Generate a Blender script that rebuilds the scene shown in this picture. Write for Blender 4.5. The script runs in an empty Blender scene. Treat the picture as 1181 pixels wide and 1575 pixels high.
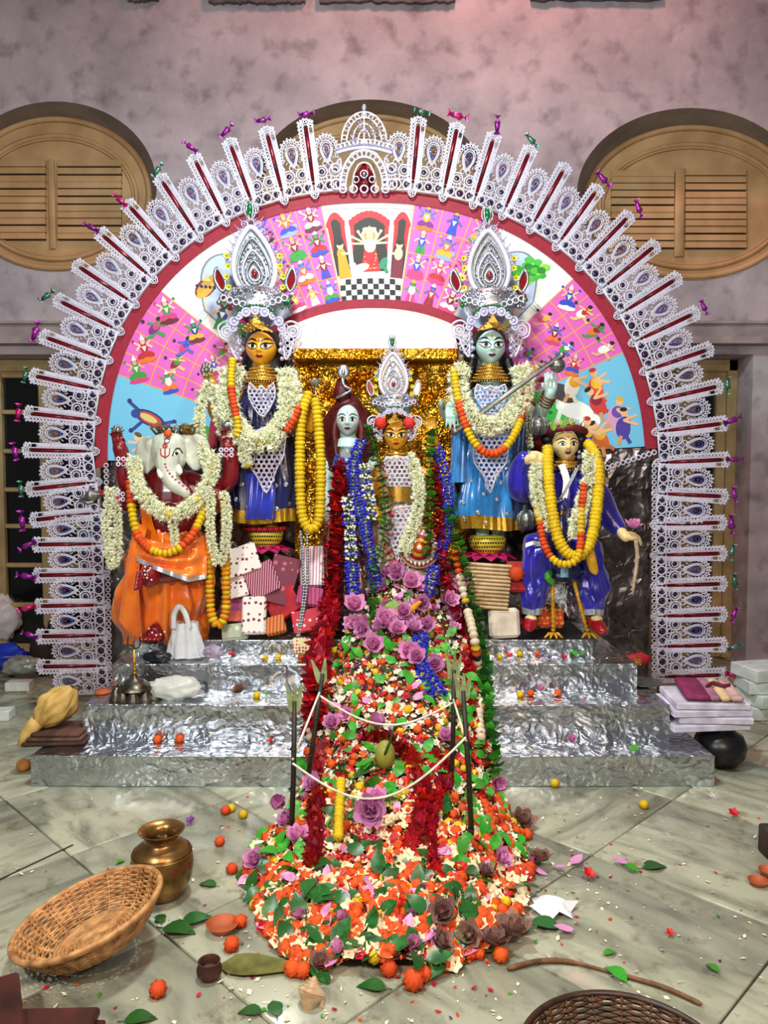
import bpy, math, random
from mathutils import Vector, Matrix, Euler, noise
from mathutils.bvhtree import BVHTree
R = random.Random(7)
PI = math.pi
scene = bpy.context.scene
COL = scene.collection

# ------------------------------------------------------------------ camera, world, lights, exposure
FPX, PITCH, CAMH = 1183.0, math.radians(3.0), 1.48
cam = bpy.data.cameras.new('camera')
cam.sensor_fit = 'VERTICAL'; cam.sensor_height = 36.0; cam.lens = 36.0 * FPX / 1575.0
cam.clip_start = 0.05; cam.clip_end = 60
camo = bpy.data.objects.new('camera', cam); COL.objects.link(camo)
camo.location = (0, 0, CAMH); camo.rotation_euler = (PI / 2 - PITCH, 0, 0)
scene.camera = camo
world = bpy.data.worlds.new('hall_ambient'); scene.world = world; world.use_nodes = True
world.node_tree.nodes['Background'].inputs[0].default_value = (0.60, 0.56, 0.58, 1)
world.node_tree.nodes['Background'].inputs[1].default_value = 0.22

def area(name, loc, target, power, size, color):
    l = bpy.data.lights.new(name, 'AREA'); l.energy = power; l.shape = 'DISK'; l.size = size; l.color = color
    o = bpy.data.objects.new(name, l); COL.objects.link(o); o.location = loc
    o.rotation_euler = (Vector(target) - Vector(loc)).to_track_quat('-Z', 'Y').to_euler()
    return o
def spot(name, loc, target, power, deg, radius, color, blend=0.8):
    l = bpy.data.lights.new(name, 'SPOT'); l.energy = power; l.spot_size = math.radians(deg); l.spot_blend = blend
    l.shadow_soft_size = radius; l.color = color
    o = bpy.data.objects.new(name, l); COL.objects.link(o); o.location = loc
    o.rotation_euler = (Vector(target) - Vector(loc)).to_track_quat('-Z', 'Y').to_euler()
    return o
area('flood_lamp_overhead', (-0.25, 2.7, 4.3), (0.0, 3.8, 0.3), 108, 0.4, (0.82, 1.0, 0.97))
area('flood_lamp_front', (-1.5, 0.3, 2.5), (0.1, 4.5, 1.6), 74, 0.3, (1.0, 0.98, 0.95))
area('flood_lamp_front_right', (1.2, 0.3, 2.3), (0.0, 4.5, 1.6), 38, 0.4, (1.0, 0.96, 0.92))
area('hall_bulb_warm', (0.3, -0.6, 3.6), (0.0, 2.2, 0.0), 62, 0.4, (1.0, 0.58, 0.30))
spot('pink_lamp', (0.7, 4.6, 6.5), (0.7, 5.8, 4.6), 270, 150, 0.2, (1.0, 0.42, 0.36))
vs = scene.view_settings
vs.view_transform = 'Standard'; vs.look = 'None'; vs.gamma = 1.0; vs.use_curve_mapping = False
vs.exposure = 0.0

# ------------------------------------------------------------------ photo-frame helpers (pixel of the 1181x1575 frame -> point at a real depth)
def ray(px, py):
    u = (px - 590.5) / FPX; v = (787.5 - py) / FPX
    return Vector((u, math.cos(PITCH) + v * math.sin(PITCH), -math.sin(PITCH) + v * math.cos(PITCH)))
def at(px, py, Y):
    d = ray(px, py); t = Y / d.y
    return Vector((d.x * t, Y, CAMH + d.z * t))
def on(px, py, Z=0.0):
    d = ray(px, py); t = (Z - CAMH) / d.z
    return Vector((d.x * t, d.y * t, Z))
def sc(Y): return Y / FPX

# ------------------------------------------------------------------ mesh builder
class MB:
    def __init__(s): s.v = []; s.f = []; s.m = []; s.c = []; s.cur = 0; s.col = None
    def add(s, vs_, fs, flip=False):
        b = len(s.v); s.v.extend([tuple(p) for p in vs_])
        for q in fs:
            s.f.append(tuple(b + i for i in (reversed(q) if flip else q))); s.m.append(s.cur); s.c.append(s.col)
        return b
    def box(s, c, size, M=None):
        c = Vector(c); h = Vector(size) / 2; vs_ = []
        for sx in (-1, 1):
            for sy in (-1, 1):
                for sz in (-1, 1):
                    p = Vector((sx * h.x, sy * h.y, sz * h.z)); vs_.append(c + (M @ p if M else p))
        s.add(vs_, [(0, 1, 3, 2), (4, 6, 7, 5), (0, 4, 5, 1), (2, 3, 7, 6), (0, 2, 6, 4), (1, 5, 7, 3)])
    def bbox(s, c, size, b=0.01, M=None):
        """box with chamfered edges"""
        c = Vector(c); h = Vector(size) / 2; b = min(b, h.x * .9, h.y * .9, h.z * .9)
        rings = []
        for z, k in ((-h.z, b), (-h.z + b, 0), (h.z - b, 0), (h.z, b)):
            x, y = h.x - k, h.y - k; xx, yy = x, y
            cc = b if k == 0 else b * .5
            r = [(xx - cc, -yy), (xx, -yy + cc), (xx, yy - cc), (xx - cc, yy), (-xx + cc, yy), (-xx, yy - cc), (-xx, -yy + cc), (-xx + cc, -yy)]
            rings.append([c + (M @ Vector((a, d, z)) if M else Vector((a, d, z))) for a, d in r])
        s.loft(rings, caps=True)
    def loft(s, rings, closed=True, caps=False):
        n = len(rings[0]); vs_ = [p for r in rings for p in r]; fs = []
        for i in range(len(rings) - 1):
            for j in range(n if closed else n - 1):
                k = (j + 1) % n
                fs.append((i * n + j, i * n + k, (i + 1) * n + k, (i + 1) * n + j))
        if caps:
            fs.append(tuple(reversed(range(n)))); fs.append(tuple((len(rings) - 1) * n + j for j in range(n)))
        s.add(vs_, fs)
    def tube(s, pts, r, n=8, caps=True, flat=1.0, up=None):
        pts = [Vector(p) for p in pts]; k = len(pts)
        rs = r if isinstance(r, (list, tuple)) else [r] * k
        rings = []; nrm = None
        for i, p in enumerate(pts):
            t = (pts[min(i + 1, k - 1)] - pts[max(i - 1, 0)])
            if t.length < 1e-9: t = Vector((0, 0, 1))
            t.normalize()
            if nrm is None:
                a = Vector(up) if up else (Vector((0, 0, 1)) if abs(t.z) < .9 else Vector((1, 0, 0)))
                nrm = (a - t * a.dot(t)).normalized()
            else:
                nrm = nrm - t * nrm.dot(t)
                if nrm.length < 1e-6: nrm = t.orthogonal()
                nrm.normalize()
            b = t.cross(nrm)
            rings.append([p + (nrm * math.cos(2 * PI * j / n) + b * math.sin(2 * PI * j / n) * flat) * rs[i] for j in range(n)])
        s.loft(rings, caps=caps)
    def loop(s, pts, r, n=6):
        """closed tube"""
        pts = [Vector(p) for p in pts]; k = len(pts); c = sum(pts, Vector()) / k
        nz = Vector()
        for i in range(k): nz += (pts[i] - c).cross(pts[(i + 1) % k] - c)
        nz = nz.normalized() if nz.length > 1e-12 else Vector((0, 1, 0))
        rings = []
        for i, p in enumerate(pts):
            t = (pts[(i + 1) % k] - pts[i - 1]).normalized(); b = nz.cross(t).normalized()
            rings.append([p + (nz * math.cos(2 * PI * j / n) + b * math.sin(2 * PI * j / n)) * r for j in range(n)])
        rings.append(rings[0]); s.loft(rings)
    def ell(s, c, r, nu=14, nv=8, M=None, fn=None):
        c = Vector(c); r = Vector((r, r, r)) if not hasattr(r, '__len__') else Vector(r); vs_ = []; fs = []
        for i in range(nv + 1):
            a = PI * i / nv
            for j in range(nu):
                b = 2 * PI * j / nu
                p = Vector((math.sin(a) * math.cos(b), math.sin(a) * math.sin(b), math.cos(a)))
                k = fn(p) if fn else 1.0
                p = Vector((p.x * r.x, p.y * r.y, p.z * r.z)) * k
                vs_.append(c + (M @ p if M else p))
        for i in range(nv):
            for j in range(nu):
                k = (j + 1) % nu
                fs.append((i * nu + j, (i + 1) * nu + j, (i + 1) * nu + k, i * nu + k))
        s.add(vs_, fs)
    def lathe(s, prof, c=(0, 0, 0), n=24, M=None):
        c = Vector(c); rings = []
        for r, z in prof:
            rings.append([c + (M @ Vector((r * math.cos(2 * PI * j / n), r * math.sin(2 * PI * j / n), z)) if M else Vector((r * math.cos(2 * PI * j / n), r * math.sin(2 * PI * j / n), z))) for j in range(n)])
        s.loft(rings)
    def torus(s, c, Rr, r, n=12, m=5, M=None, ez=1.0):
        """ring lying in the local xz plane (facing y)"""
        c = Vector(c); pts = []
        for i in range(n):
            a = 2 * PI * i / n; p = Vector((math.cos(a) * Rr, 0, math.sin(a) * Rr * ez)); pts.append(c + (M @ p if M else p))
        s.loop(pts, r, m)
    def prism(s, poly, y0, y1, fn=lambda x, y, z: Vector((x, y, z))):
        """polygon in local xz extruded along y"""
        n = len(poly); vs_ = [fn(x, y0, z) for x, z in poly] + [fn(x, y1, z) for x, z in poly]
        fs = [tuple(range(n)), tuple(reversed(range(n, 2 * n)))]
        for i in range(n):
            k = (i + 1) % n; fs.append((i, n + i, n + k, k))
        s.add(vs_, fs)
    def flat(s, pts):
        s.add(pts, [tuple(range(len(pts)))])
    def grid(s, fn, nu, nv):
        vs_ = [fn(i / nu, j / nv) for j in range(nv + 1) for i in range(nu + 1)]
        fs = [(j * (nu + 1) + i, j * (nu + 1) + i + 1, (j + 1) * (nu + 1) + i + 1, (j + 1) * (nu + 1) + i) for j in range(nv) for i in range(nu)]
        s.add(vs_, fs)
    def mesh(s, name, mats, off=None, smooth=True):
        me = bpy.data.meshes.new(name)
        o = off or Vector((0, 0, 0))
        me.from_pydata([(p[0] - o.x, p[1] - o.y, p[2] - o.z) for p in s.v], [], s.f)
        for m in (mats if isinstance(mats, (list, tuple)) else [mats]): me.materials.append(m)
        me.polygons.foreach_set('material_index', s.m)
        if smooth: me.polygons.foreach_set('use_smooth', [True] * len(s.f))
        if any(c is not None for c in s.c):
            ca = me.color_attributes.new('Col', 'FLOAT_COLOR', 'CORNER'); arr = []
            for q, c in zip(s.f, s.c): arr.extend(list(c or (1, 1, 1, 1)) * len(q))
            ca.data.foreach_set('color', arr)
        me.update()
        return me
    def build(s, name, mats, parent=None, smooth=True, sharp=None, mod=None, pivot=None):
        off = WL[parent.name] if parent else (Vector(pivot) if pivot is not None else base_of(s.v))
        me = s.mesh(name, mats, off, smooth)
        if smooth and sharp: me.set_sharp_from_angle(angle=math.radians(sharp))
        return link(name, me, parent, off)
def base_of(vs_):
    xs = [p[0] for p in vs_]; ys = [p[1] for p in vs_]; zs = [p[2] for p in vs_]
    return Vector(((min(xs) + max(xs)) / 2, (min(ys) + max(ys)) / 2, min(zs)))
WL = {}; WM = {}
def link(name, me, parent, off):
    o = bpy.data.objects.new(name, me); COL.objects.link(o)
    if parent: o.parent = parent; WL[o.name] = WL[parent.name].copy()
    else: o.location = off; WL[o.name] = Vector(off)
    return o
def inst(name, me, M, parent=None):
    """a copy of shared mesh data placed by a world matrix"""
    o = bpy.data.objects.new(name, me); COL.objects.link(o)
    if parent:
        o.parent = parent; o.matrix_local = (WM[parent.name].inverted() if parent.name in WM else Matrix.Translation(-WL[parent.name])) @ M
        WL[o.name] = WL[parent.name].copy()
    else:
        o.matrix_world = M; WL[o.name] = M.to_translation()
    WM[o.name] = M
    return o
def tag(o, label=None, cat=None, group=None, kind=None):
    if label: o['label'] = label
    if cat: o['category'] = cat
    if group: o['group'] = group
    if kind: o['kind'] = kind
    return o
def thing(name, label, cat, loc, group=None):
    o = bpy.data.objects.new(name, None); COL.objects.link(o); o.location = loc; o.empty_display_size = .05
    WL[o.name] = Vector(loc)
    return tag(o, label, cat, group)
def organic(mb, voxel, it=6, name='body'):
    """fuse overlapping solids into one continuous skin"""
    me = mb.mesh(name, [], None); o = bpy.data.objects.new('tmp', me); COL.objects.link(o)
    r = o.modifiers.new('r', 'REMESH'); r.mode = 'VOXEL'; r.voxel_size = voxel
    q = o.modifiers.new('s', 'SMOOTH'); q.iterations = it; q.factor = .5
    dg = bpy.context.evaluated_depsgraph_get(); dg.update()
    out = bpy.data.meshes.new_from_object(o.evaluated_get(dg)); out.name = name
    bpy.data.objects.remove(o); bpy.data.meshes.remove(me)
    out.polygons.foreach_set('use_smooth', [True] * len(out.polygons))
    return out
def put(name, me, mat, parent):
    """mesh in world coordinates -> part of parent"""
    me.materials.clear(); me.materials.append(mat); me.transform(Matrix.Translation(-WL[parent.name]))
    return link(name, me, parent, None)
def spline(pts, n=12, closed=False):
    P = [Vector(p) for p in pts]; out = []; k = len(P)
    for i in range(k if closed else k - 1):
        if closed: a, b, c, d = P[(i - 1) % k], P[i], P[(i + 1) % k], P[(i + 2) % k]
        else: a, b, c, d = P[max(i - 1, 0)], P[i], P[i + 1], P[min(i + 2, k - 1)]
        for j in range(n):
            t = j / n
            out.append(.5 * ((2 * b) + (c - a) * t + (2 * a - 5 * b + 4 * c - d) * t * t + (3 * b - a - 3 * c + d) * t ** 3))
    if not closed: out.append(P[-1])
    return out
def walk(pts, step):
    """points and tangents at even steps along a polyline"""
    out = []; acc = 0.0; nxt = 0.0
    for a, b in zip(pts, pts[1:]):
        L = (b - a).length
        while L > 1e-9 and nxt <= acc + L:
            out.append((a.lerp(b, (nxt - acc) / L), (b - a) / L)); nxt += step
        acc += L
    return out
def frame(t, spin=0.0):
    """matrix whose z is t"""
    q = Vector(t).normalized().to_track_quat('Z', 'Y')
    return q.to_matrix().to_4x4() @ Matrix.Rotation(spin, 4, 'Z')
def TRS(loc, rot=None, s=1.0):
    S = Matrix.Diagonal((s, s, s, 1)) if not hasattr(s, '__len__') else Matrix.Diagonal((*s, 1))
    return Matrix.Translation(loc) @ (rot if rot is not None else Matrix.Identity(4)) @ S

# ------------------------------------------------------------------ materials
def lin(h):
    h = h.lstrip('#'); o = []
    for i in (0, 2, 4):
        c = int(h[i:i + 2], 16) / 255; o.append(c / 12.92 if c <= .04045 else ((c + .055) / 1.055) ** 2.4)
    return (*o, 1.0)
MATS = {}
def mat(name, col, rough=.6, metal=0.0, var=.12, scale=30.0, bump=0.0, bscale=60.0, spec=.5, sheen=0, coat=0, sss=0, alpha=1.0, trans=0.0, dark=None, objvar=0.0, dist=.002):
    if name in MATS: return MATS[name]
    m = bpy.data.materials.new(name); m.use_nodes = True; nt = m.node_tree; b = nt.nodes['Principled BSDF']
    c = lin(col) if isinstance(col, str) else col
    tc = nt.nodes.new('ShaderNodeTexCoord')
    nz = nt.nodes.new('ShaderNodeTexNoise'); nz.inputs['Scale'].default_value = scale; nz.inputs['Detail'].default_value = 4
    nt.links.new(tc.outputs['Object'], nz.inputs['Vector'])
    rp = nt.nodes.new('ShaderNodeValToRGB'); rp.color_ramp.elements[0].position = .32; rp.color_ramp.elements[1].position = .68
    d = lin(dark) if dark else (c[0] * (1 - 2 * var), c[1] * (1 - 2 * var), c[2] * (1 - 2 * var), 1)
    l = (min(1, c[0] * (1 + var)), min(1, c[1] * (1 + var)), min(1, c[2] * (1 + var)), 1)
    rp.color_ramp.elements[0].color = d; rp.color_ramp.elements[1].color = l
    nt.links.new(nz.outputs['Fac'], rp.inputs['Fac'])
    src = rp.outputs['Color']
    if objvar:
        oi = nt.nodes.new('ShaderNodeObjectInfo'); hs = nt.nodes.new('ShaderNodeHueSaturation')
        mr = nt.nodes.new('ShaderNodeMapRange'); mr.inputs['To Min'].default_value = 1 - objvar; mr.inputs['To Max'].default_value = 1 + objvar * .6
        nt.links.new(oi.outputs['Random'], mr.inputs['Value']); nt.links.new(mr.outputs[0], hs.inputs['Value']); nt.links.new(src, hs.inputs['Color'])
        mh = nt.nodes.new('ShaderNodeMapRange'); mh.inputs['To Min'].default_value = .5 - objvar * .03; mh.inputs['To Max'].default_value = .5 + objvar * .03
        nt.links.new(oi.outputs['Random'], mh.inputs['Value']); nt.links.new(mh.outputs[0], hs.inputs['Hue']); src = hs.outputs['Color']
    nt.links.new(src, b.inputs['Base Color'])
    b.inputs['Roughness'].default_value = rough; b.inputs['Metallic'].default_value = metal
    b.inputs['Specular IOR Level'].default_value = spec
    if sheen: b.inputs['Sheen Weight'].default_value = sheen
    if coat: b.inputs['Coat Weight'].default_value = coat; b.inputs['Coat Roughness'].default_value = .12
    if sss: b.inputs['Subsurface Weight'].default_value = sss; b.inputs['Subsurface Radius'].default_value = (.02, .02, .01)
    if alpha < 1: b.inputs['Alpha'].default_value = alpha
    if trans: b.inputs['Transmission Weight'].default_value = trans
    if bump:
        n2 = nt.nodes.new('ShaderNodeTexNoise'); n2.inputs['Scale'].default_value = bscale; n2.inputs['Detail'].default_value = 5
        nt.links.new(tc.outputs['Object'], n2.inputs['Vector'])
        bp = nt.nodes.new('ShaderNodeBump'); bp.inputs['Strength'].default_value = bump; bp.inputs['Distance'].default_value = dist
        nt.links.new(n2.outputs['Fac'], bp.inputs['Height']); nt.links.new(bp.outputs['Normal'], b.inputs['Normal'])
    MATS[name] = m
    return m
def foil(name, col, rough=.22, cr=9.0, dist=.02, col2=None):
    """crumpled metal foil: creased relief from voronoi facets and noise"""
    m = bpy.data.materials.new(name); m.use_nodes = True; nt = m.node_tree; b = nt.nodes['Principled BSDF']
    b.inputs['Metallic'].default_value = 1.0; b.inputs['Roughness'].default_value = rough; b.inputs['Base Color'].default_value = lin(col)
    tc = nt.nodes.new('ShaderNodeTexCoord')
    wn = nt.nodes.new('ShaderNodeTexNoise'); wn.inputs['Scale'].default_value = cr * .6; wn.inputs['Detail'].default_value = 3
    nt.links.new(tc.outputs['Object'], wn.inputs['Vector'])
    mx = nt.nodes.new('ShaderNodeVectorMath'); mx.operation = 'MULTIPLY_ADD'; mx.inputs[1].default_value = (.25, .25, .25)
    nt.links.new(wn.outputs['Color'], mx.inputs[0]); nt.links.new(tc.outputs['Object'], mx.inputs[2])
    v1 = nt.nodes.new('ShaderNodeTexVoronoi'); v1.inputs['Scale'].default_value = cr
    v2 = nt.nodes.new('ShaderNodeTexVoronoi'); v2.inputs['Scale'].default_value = cr * 3.1; v2.distance = 'MANHATTAN'
    for v in (v1, v2): nt.links.new(mx.outputs[0], v.inputs['Vector'])
    ad = nt.nodes.new('ShaderNodeMath'); ad.operation = 'MULTIPLY_ADD'; ad.inputs[1].default_value = .35
    nt.links.new(v2.outputs['Distance'], ad.inputs[0]); nt.links.new(v1.outputs['Distance'], ad.inputs[2])
    bp = nt.nodes.new('ShaderNodeBump'); bp.inputs['Strength'].default_value = 1; bp.inputs['Distance'].default_value = dist
    nt.links.new(ad.outputs[0], bp.inputs['Height']); nt.links.new(bp.outputs['Normal'], b.inputs['Normal'])
    if col2:
        rp = nt.nodes.new('ShaderNodeValToRGB'); rp.color_ramp.elements[0].color = lin(col); rp.color_ramp.elements[1].color = lin(col2)
        rp.color_ramp.elements[0].position = .4; rp.color_ramp.elements[1].position = .62
        nt.links.new(wn.outputs['Fac'], rp.inputs['Fac']); nt.links.new(rp.outputs['Color'], b.inputs['Base Color'])
    MATS[name] = m
    return m
def paint_mat():
    m = bpy.data.materials.new('poster_paint'); m.use_nodes = True; nt = m.node_tree; b = nt.nodes['Principled BSDF']
    a = nt.nodes.new('ShaderNodeVertexColor'); a.layer_name = 'Col'
    nt.links.new(a.outputs['Color'], b.inputs['Base Color']); b.inputs['Roughness'].default_value = .55
    MATS['paint'] = m; return m
paint = paint_mat()
silver = mat('silver_tinsel', '#b6bac2', .28, .85, .18, 220, .5, 260)
silver_d = mat('old_silver', '#8d8f8c', .35, .8, .25, 90, .4, 120)
lace_w = mat('lace_paper', '#d8d3e6', .5, .0, .10, 160, .3, 300, objvar=.08)
bead_m = mat('iridescent_bead', '#b9c6ee', .15, .55, .35, 400, dark='#c9a9de')
jewel_b = mat('blue_jewel', '#27449e', .12, .2, .1, 80, coat=.8)
jewel_r = mat('red_jewel', '#8c0f1c', .12, .1, .1, 80, coat=.8)
jewel_g = mat('green_jewel', '#15703c', .12, .2, .15, 80, coat=.8)
jewel_p = mat('purple_foil', '#a02c9c', .25, .6, .4, 30, dark='#5a1a6a', objvar=.2)
jewel_q = mat('green_foil', '#2c8a5c', .25, .6, .4, 30, dark='#6a2a7a', objvar=.2)
jewel_m = mat('magenta_foil', '#d02c78', .25, .6, .4, 30, dark='#8a1a5a', objvar=.2)
gold = mat('gilt_tinsel', '#d0a045', .3, .8, .25, 200, .6, 240)
redcloth = mat('crimson_ribbon', '#9c1230', .6, 0, .1, 60, .2, 300)
# ------------------------------------------------------------------ the room
YW = 5.8
def plaster():
    m = bpy.data.materials.new('mottled_plaster'); m.use_nodes = True; nt = m.node_tree; b = nt.nodes['Principled BSDF']; b.inputs['Roughness'].default_value = .8
    tc = nt.nodes.new('ShaderNodeTexCoord')
    n1 = nt.nodes.new('ShaderNodeTexNoise'); n1.inputs['Scale'].default_value = 1.3; n1.inputs['Detail'].default_value = 8; n1.inputs['Roughness'].default_value = .62
    n2 = nt.nodes.new('ShaderNodeTexNoise'); n2.inputs['Scale'].default_value = 6; n2.inputs['Detail'].default_value = 6
    for n in (n1, n2): nt.links.new(tc.outputs['Object'], n.inputs['Vector'])
    r1 = nt.nodes.new('ShaderNodeValToRGB'); e = r1.color_ramp.elements
    e[0].position = .34; e[0].color = lin('#979099'); e[1].position = .62; e[1].color = lin('#c2b8c0')
    nt.links.new(n1.outputs['Fac'], r1.inputs['Fac'])
    r2 = nt.nodes.new('ShaderNodeValToRGB'); e = r2.color_ramp.elements
    e[0].position = .30; e[0].color = lin('#8b8288'); e[1].position = .48; e[1].color = (1, 1, 1, 1)
    nt.links.new(n2.outputs['Fac'], r2.inputs['Fac'])
    mx = nt.nodes.new('ShaderNodeMix'); mx.data_type = 'RGBA'; mx.blend_type = 'MULTIPLY'; mx.inputs[0].default_value = .55
    nt.links.new(r1.outputs['Color'], mx.inputs[6]); nt.links.new(r2.outputs['Color'], mx.inputs[7]); nt.links.new(mx.outputs[2], b.inputs['Base Color'])
    bp = nt.nodes.new('ShaderNodeBump'); bp.inputs['Strength'].default_value = .5; bp.inputs['Distance'].default_value = .02
    nt.links.new(n2.outputs['Fac'], bp.inputs['Height']); nt.links.new(bp.outputs['Normal'], b.inputs['Normal'])
    return m
plast = plaster()
cream = mat('aged_cream_paint', '#c6a277', .6, 0, .10, 4, .3, 40, dark='#b08c60')
creamd = mat('door_cream_paint', '#b9a277', .5, 0, .12, 6, .2, 40, dark='#9a8a60')
reveal_m = mat('dark_reveal_plaster', '#8d857c', .85, 0, .12, 5, .4, 30)  # oval reveals browner and darker than the wall face
glass_d = mat('dark_door_glass', '#07080b', .08, 0, .1, 3, spec=.6)
dark_m = mat('dark_slot', '#171310', .9)

# wall with three oval recesses: outer oval at the wall face, inner oval a little behind
WIN = [((85, 287), 156, 131, (86, 298), 148, 119), ((569, 284), 177, 131, (569, 296), 166, 121), ((1062, 299), 175, 133, (1064, 311), 166, 119)]
REC = .22
def oval(c, rx, ry, Y, n=64):
    out = []
    for i in range(n):
        a = 2 * PI * i / n; out.append(at(c[0] + rx * math.cos(a), c[1] - ry * math.sin(a), Y))
    return out
zc0 = at(0, 497, YW).z        # top of the string course
zc1 = at(0, 532, YW).z        # underside
xs_l, xs_r = -3.6, 3.6; ztop = 6.4
# upper wall: vertical strips, each oval bridged to its rectangle
bounds = [xs_l, at(327, 300, YW).x, at(815, 300, YW).x, xs_r]
wb = MB()
for k, (c, rx, ry, c2, rx2, ry2) in enumerate(WIN):
    x0, x1 = bounds[k], bounds[k + 1]; z0, z1 = zc1, ztop
    ov = oval(c, rx, ry, YW); cc = at(c[0], c[1], YW); outer = []
    for p in ov:
        d = p - cc; t = 1e9
        if d.x > 1e-9: t = min(t, (x1 - cc.x) / d.x)
        if d.x < -1e-9: t = min(t, (x0 - cc.x) / d.x)
        if d.z > 1e-9: t = min(t, (z1 - cc.z) / d.z)
        if d.z < -1e-9: t = min(t, (z0 - cc.z) / d.z)
        outer.append(cc + d * t)
    for X in (x0, x1):
        for Z in (z0, z1):
            j = min(range(len(outer)), key=lambda i: (outer[i] - Vector((X, YW, Z))).length); outer[j] = Vector((X, YW, Z))
    n = len(ov)
    wb.add(ov + outer, [(i, (i + 1) % n, n + (i + 1) % n, n + i) for i in range(n)])
# lower wall: piers between the door openings
zd = at(0, 545, YW).z
DOORS = [(at(-140, 800, YW).x, at(250, 800, YW).x), (at(930, 800, YW).x, at(1152, 800, YW).x)]
segs = [(xs_l, DOORS[0][0]), (DOORS[0][1], DOORS[1][0]), (DOORS[1][1], xs_r)]
for a, b in segs: wb.box(((a + b) / 2, YW + .2, zc1 / 2), (b - a, .4, zc1))
for a, b in DOORS: wb.box(((a + b) / 2, YW + .2, (zd + zc1) / 2), (b - a, .4, zc1 - zd))
wall = tag(wb.build('wall_back', plast, pivot=(0, YW, 0), smooth=False), 'mottled grey-pink plaster back wall with oval recesses', kind='structure')
pe = MB()   # pieces of a flaking upper coat along the very top
for x0, x1, dp in ((198, 245, 8), (322, 470, 14), (492, 700, 12), (815, 1015, 5)):
    N = 34; poly = []
    for i in range(N + 1):
        px = x0 + (x1 - x0) * i / N
        py = dp * (.55 + .6 * noise.noise(Vector((px * .045, 3.1, 0))) + .35 * noise.noise(Vector((px * .19, 9, 0))))
        poly.append(at(px, max(-3, py) - 0, YW))
    lo = [(p.x, p.z) for p in poly]; hi = [(at(x1, -40, YW).x, at(x1, -40, YW).z), (at(x0, -40, YW).x, at(x0, -40, YW).z)]
    pe.prism(lo + hi, YW - .035, YW + .01)
pe.build('flaking_coat', mat('old_limewash', '#655e62', .9, 0, .2, 12, .4, 50), wall, smooth=False)
# string course
st = MB()
for z0, z1, d in ((zc0 - .02, zc0, .10), (zc1 + .05, zc0 - .02, .07), (zc1, zc1 + .05, .12)):
    st.box((0, YW - d / 2, (z0 + z1) / 2), (xs_r - xs_l, d, z1 - z0))
tag(st.build('trim_1', mat('dusty_ledge_plaster', '#a89a9c', .8, 0, .15, 6, .3, 40), smooth=False), 'pale plaster ledge running across the wall above the doors', kind='structure')
# oval windows with painted shutters
for k, (c, rx, ry, c2, rx2, ry2) in enumerate(WIN):
    root = thing('window_%d' % (k + 1), ['oval shuttered window recess on the left', 'oval window recess mostly hidden behind the lace arch', 'oval shuttered window recess on the right'][k], None, at(c2[0], c2[1] + ry2, YW + REC)); tag(root, kind='structure')
    a = oval(c, rx, ry, YW - .002); b = oval(c2, rx2, ry2, YW + REC)
    m = MB(); m.loft([a, b]); m.build('reveal', reveal_m, root)
    m = MB(); m.flat(oval(c2, rx2 + 2, ry2 + 2, YW + REC + .03)); m.build('shutter_board', cream, root, smooth=False)
    for q, (dr, t) in enumerate(((4, .025), (24, .018), (29, .010))):
        m = MB(); m.loop(oval((c2[0], c2[1] + (q > 0) * 6), rx2 - dr, ry2 - dr, YW + REC + .02, 56), t, 6); m.build('moulding', cream, root)
    sx0, sx1, sx2, sx3 = [(-12, 69, 88, 186), (470, 560, 578, 668), (941, 1037, 1055, 1148)][k]
    y0, y1 = [(244, 382), (250, 380), (258, 394)][k]
    m = MB(); cxp = (sx1 + sx2) / 2
    p0 = at(sx1 + 3, y0, YW + REC); p1 = at(sx2 - 3, y1, YW + REC)
    m.bbox(((p0.x + p1.x) / 2, YW + REC + .014, (p0.z + p1.z) / 2), (p1.x - p0.x, .012, p0.z - p1.z), .004); m.build('centre_stile', cream, root)
    if k == 1: continue
    nl = 11
    for (u0, u1) in ((sx0, sx1), (sx2, sx3)):
        for i in range(nl):
            yy = y0 + 13 + (y1 - y0 - 26) * i / (nl - 1) + R.uniform(-1.2, 1.2)
            p0 = at(u0, yy, YW + REC); p1 = at(u1, yy, YW + REC); h = (y1 - y0 - 26) / (nl - 1) * sc(YW + REC)
            m = MB(); m.box(((p0.x + p1.x) / 2, YW + REC + .015, p0.z + h * .48), (p1.x - p0.x, .02, h * .84), Matrix.Rotation(math.radians(-9), 3, 'X')); m.build('louvre', cream, root, smooth=False)
            m = MB(); m.box(((p0.x + p1.x) / 2, YW + REC + .021, p0.z + .003), (p1.x - p0.x, .02, h * .16)); m.build('louvre_gap', dark_m, root, smooth=False)
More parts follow.
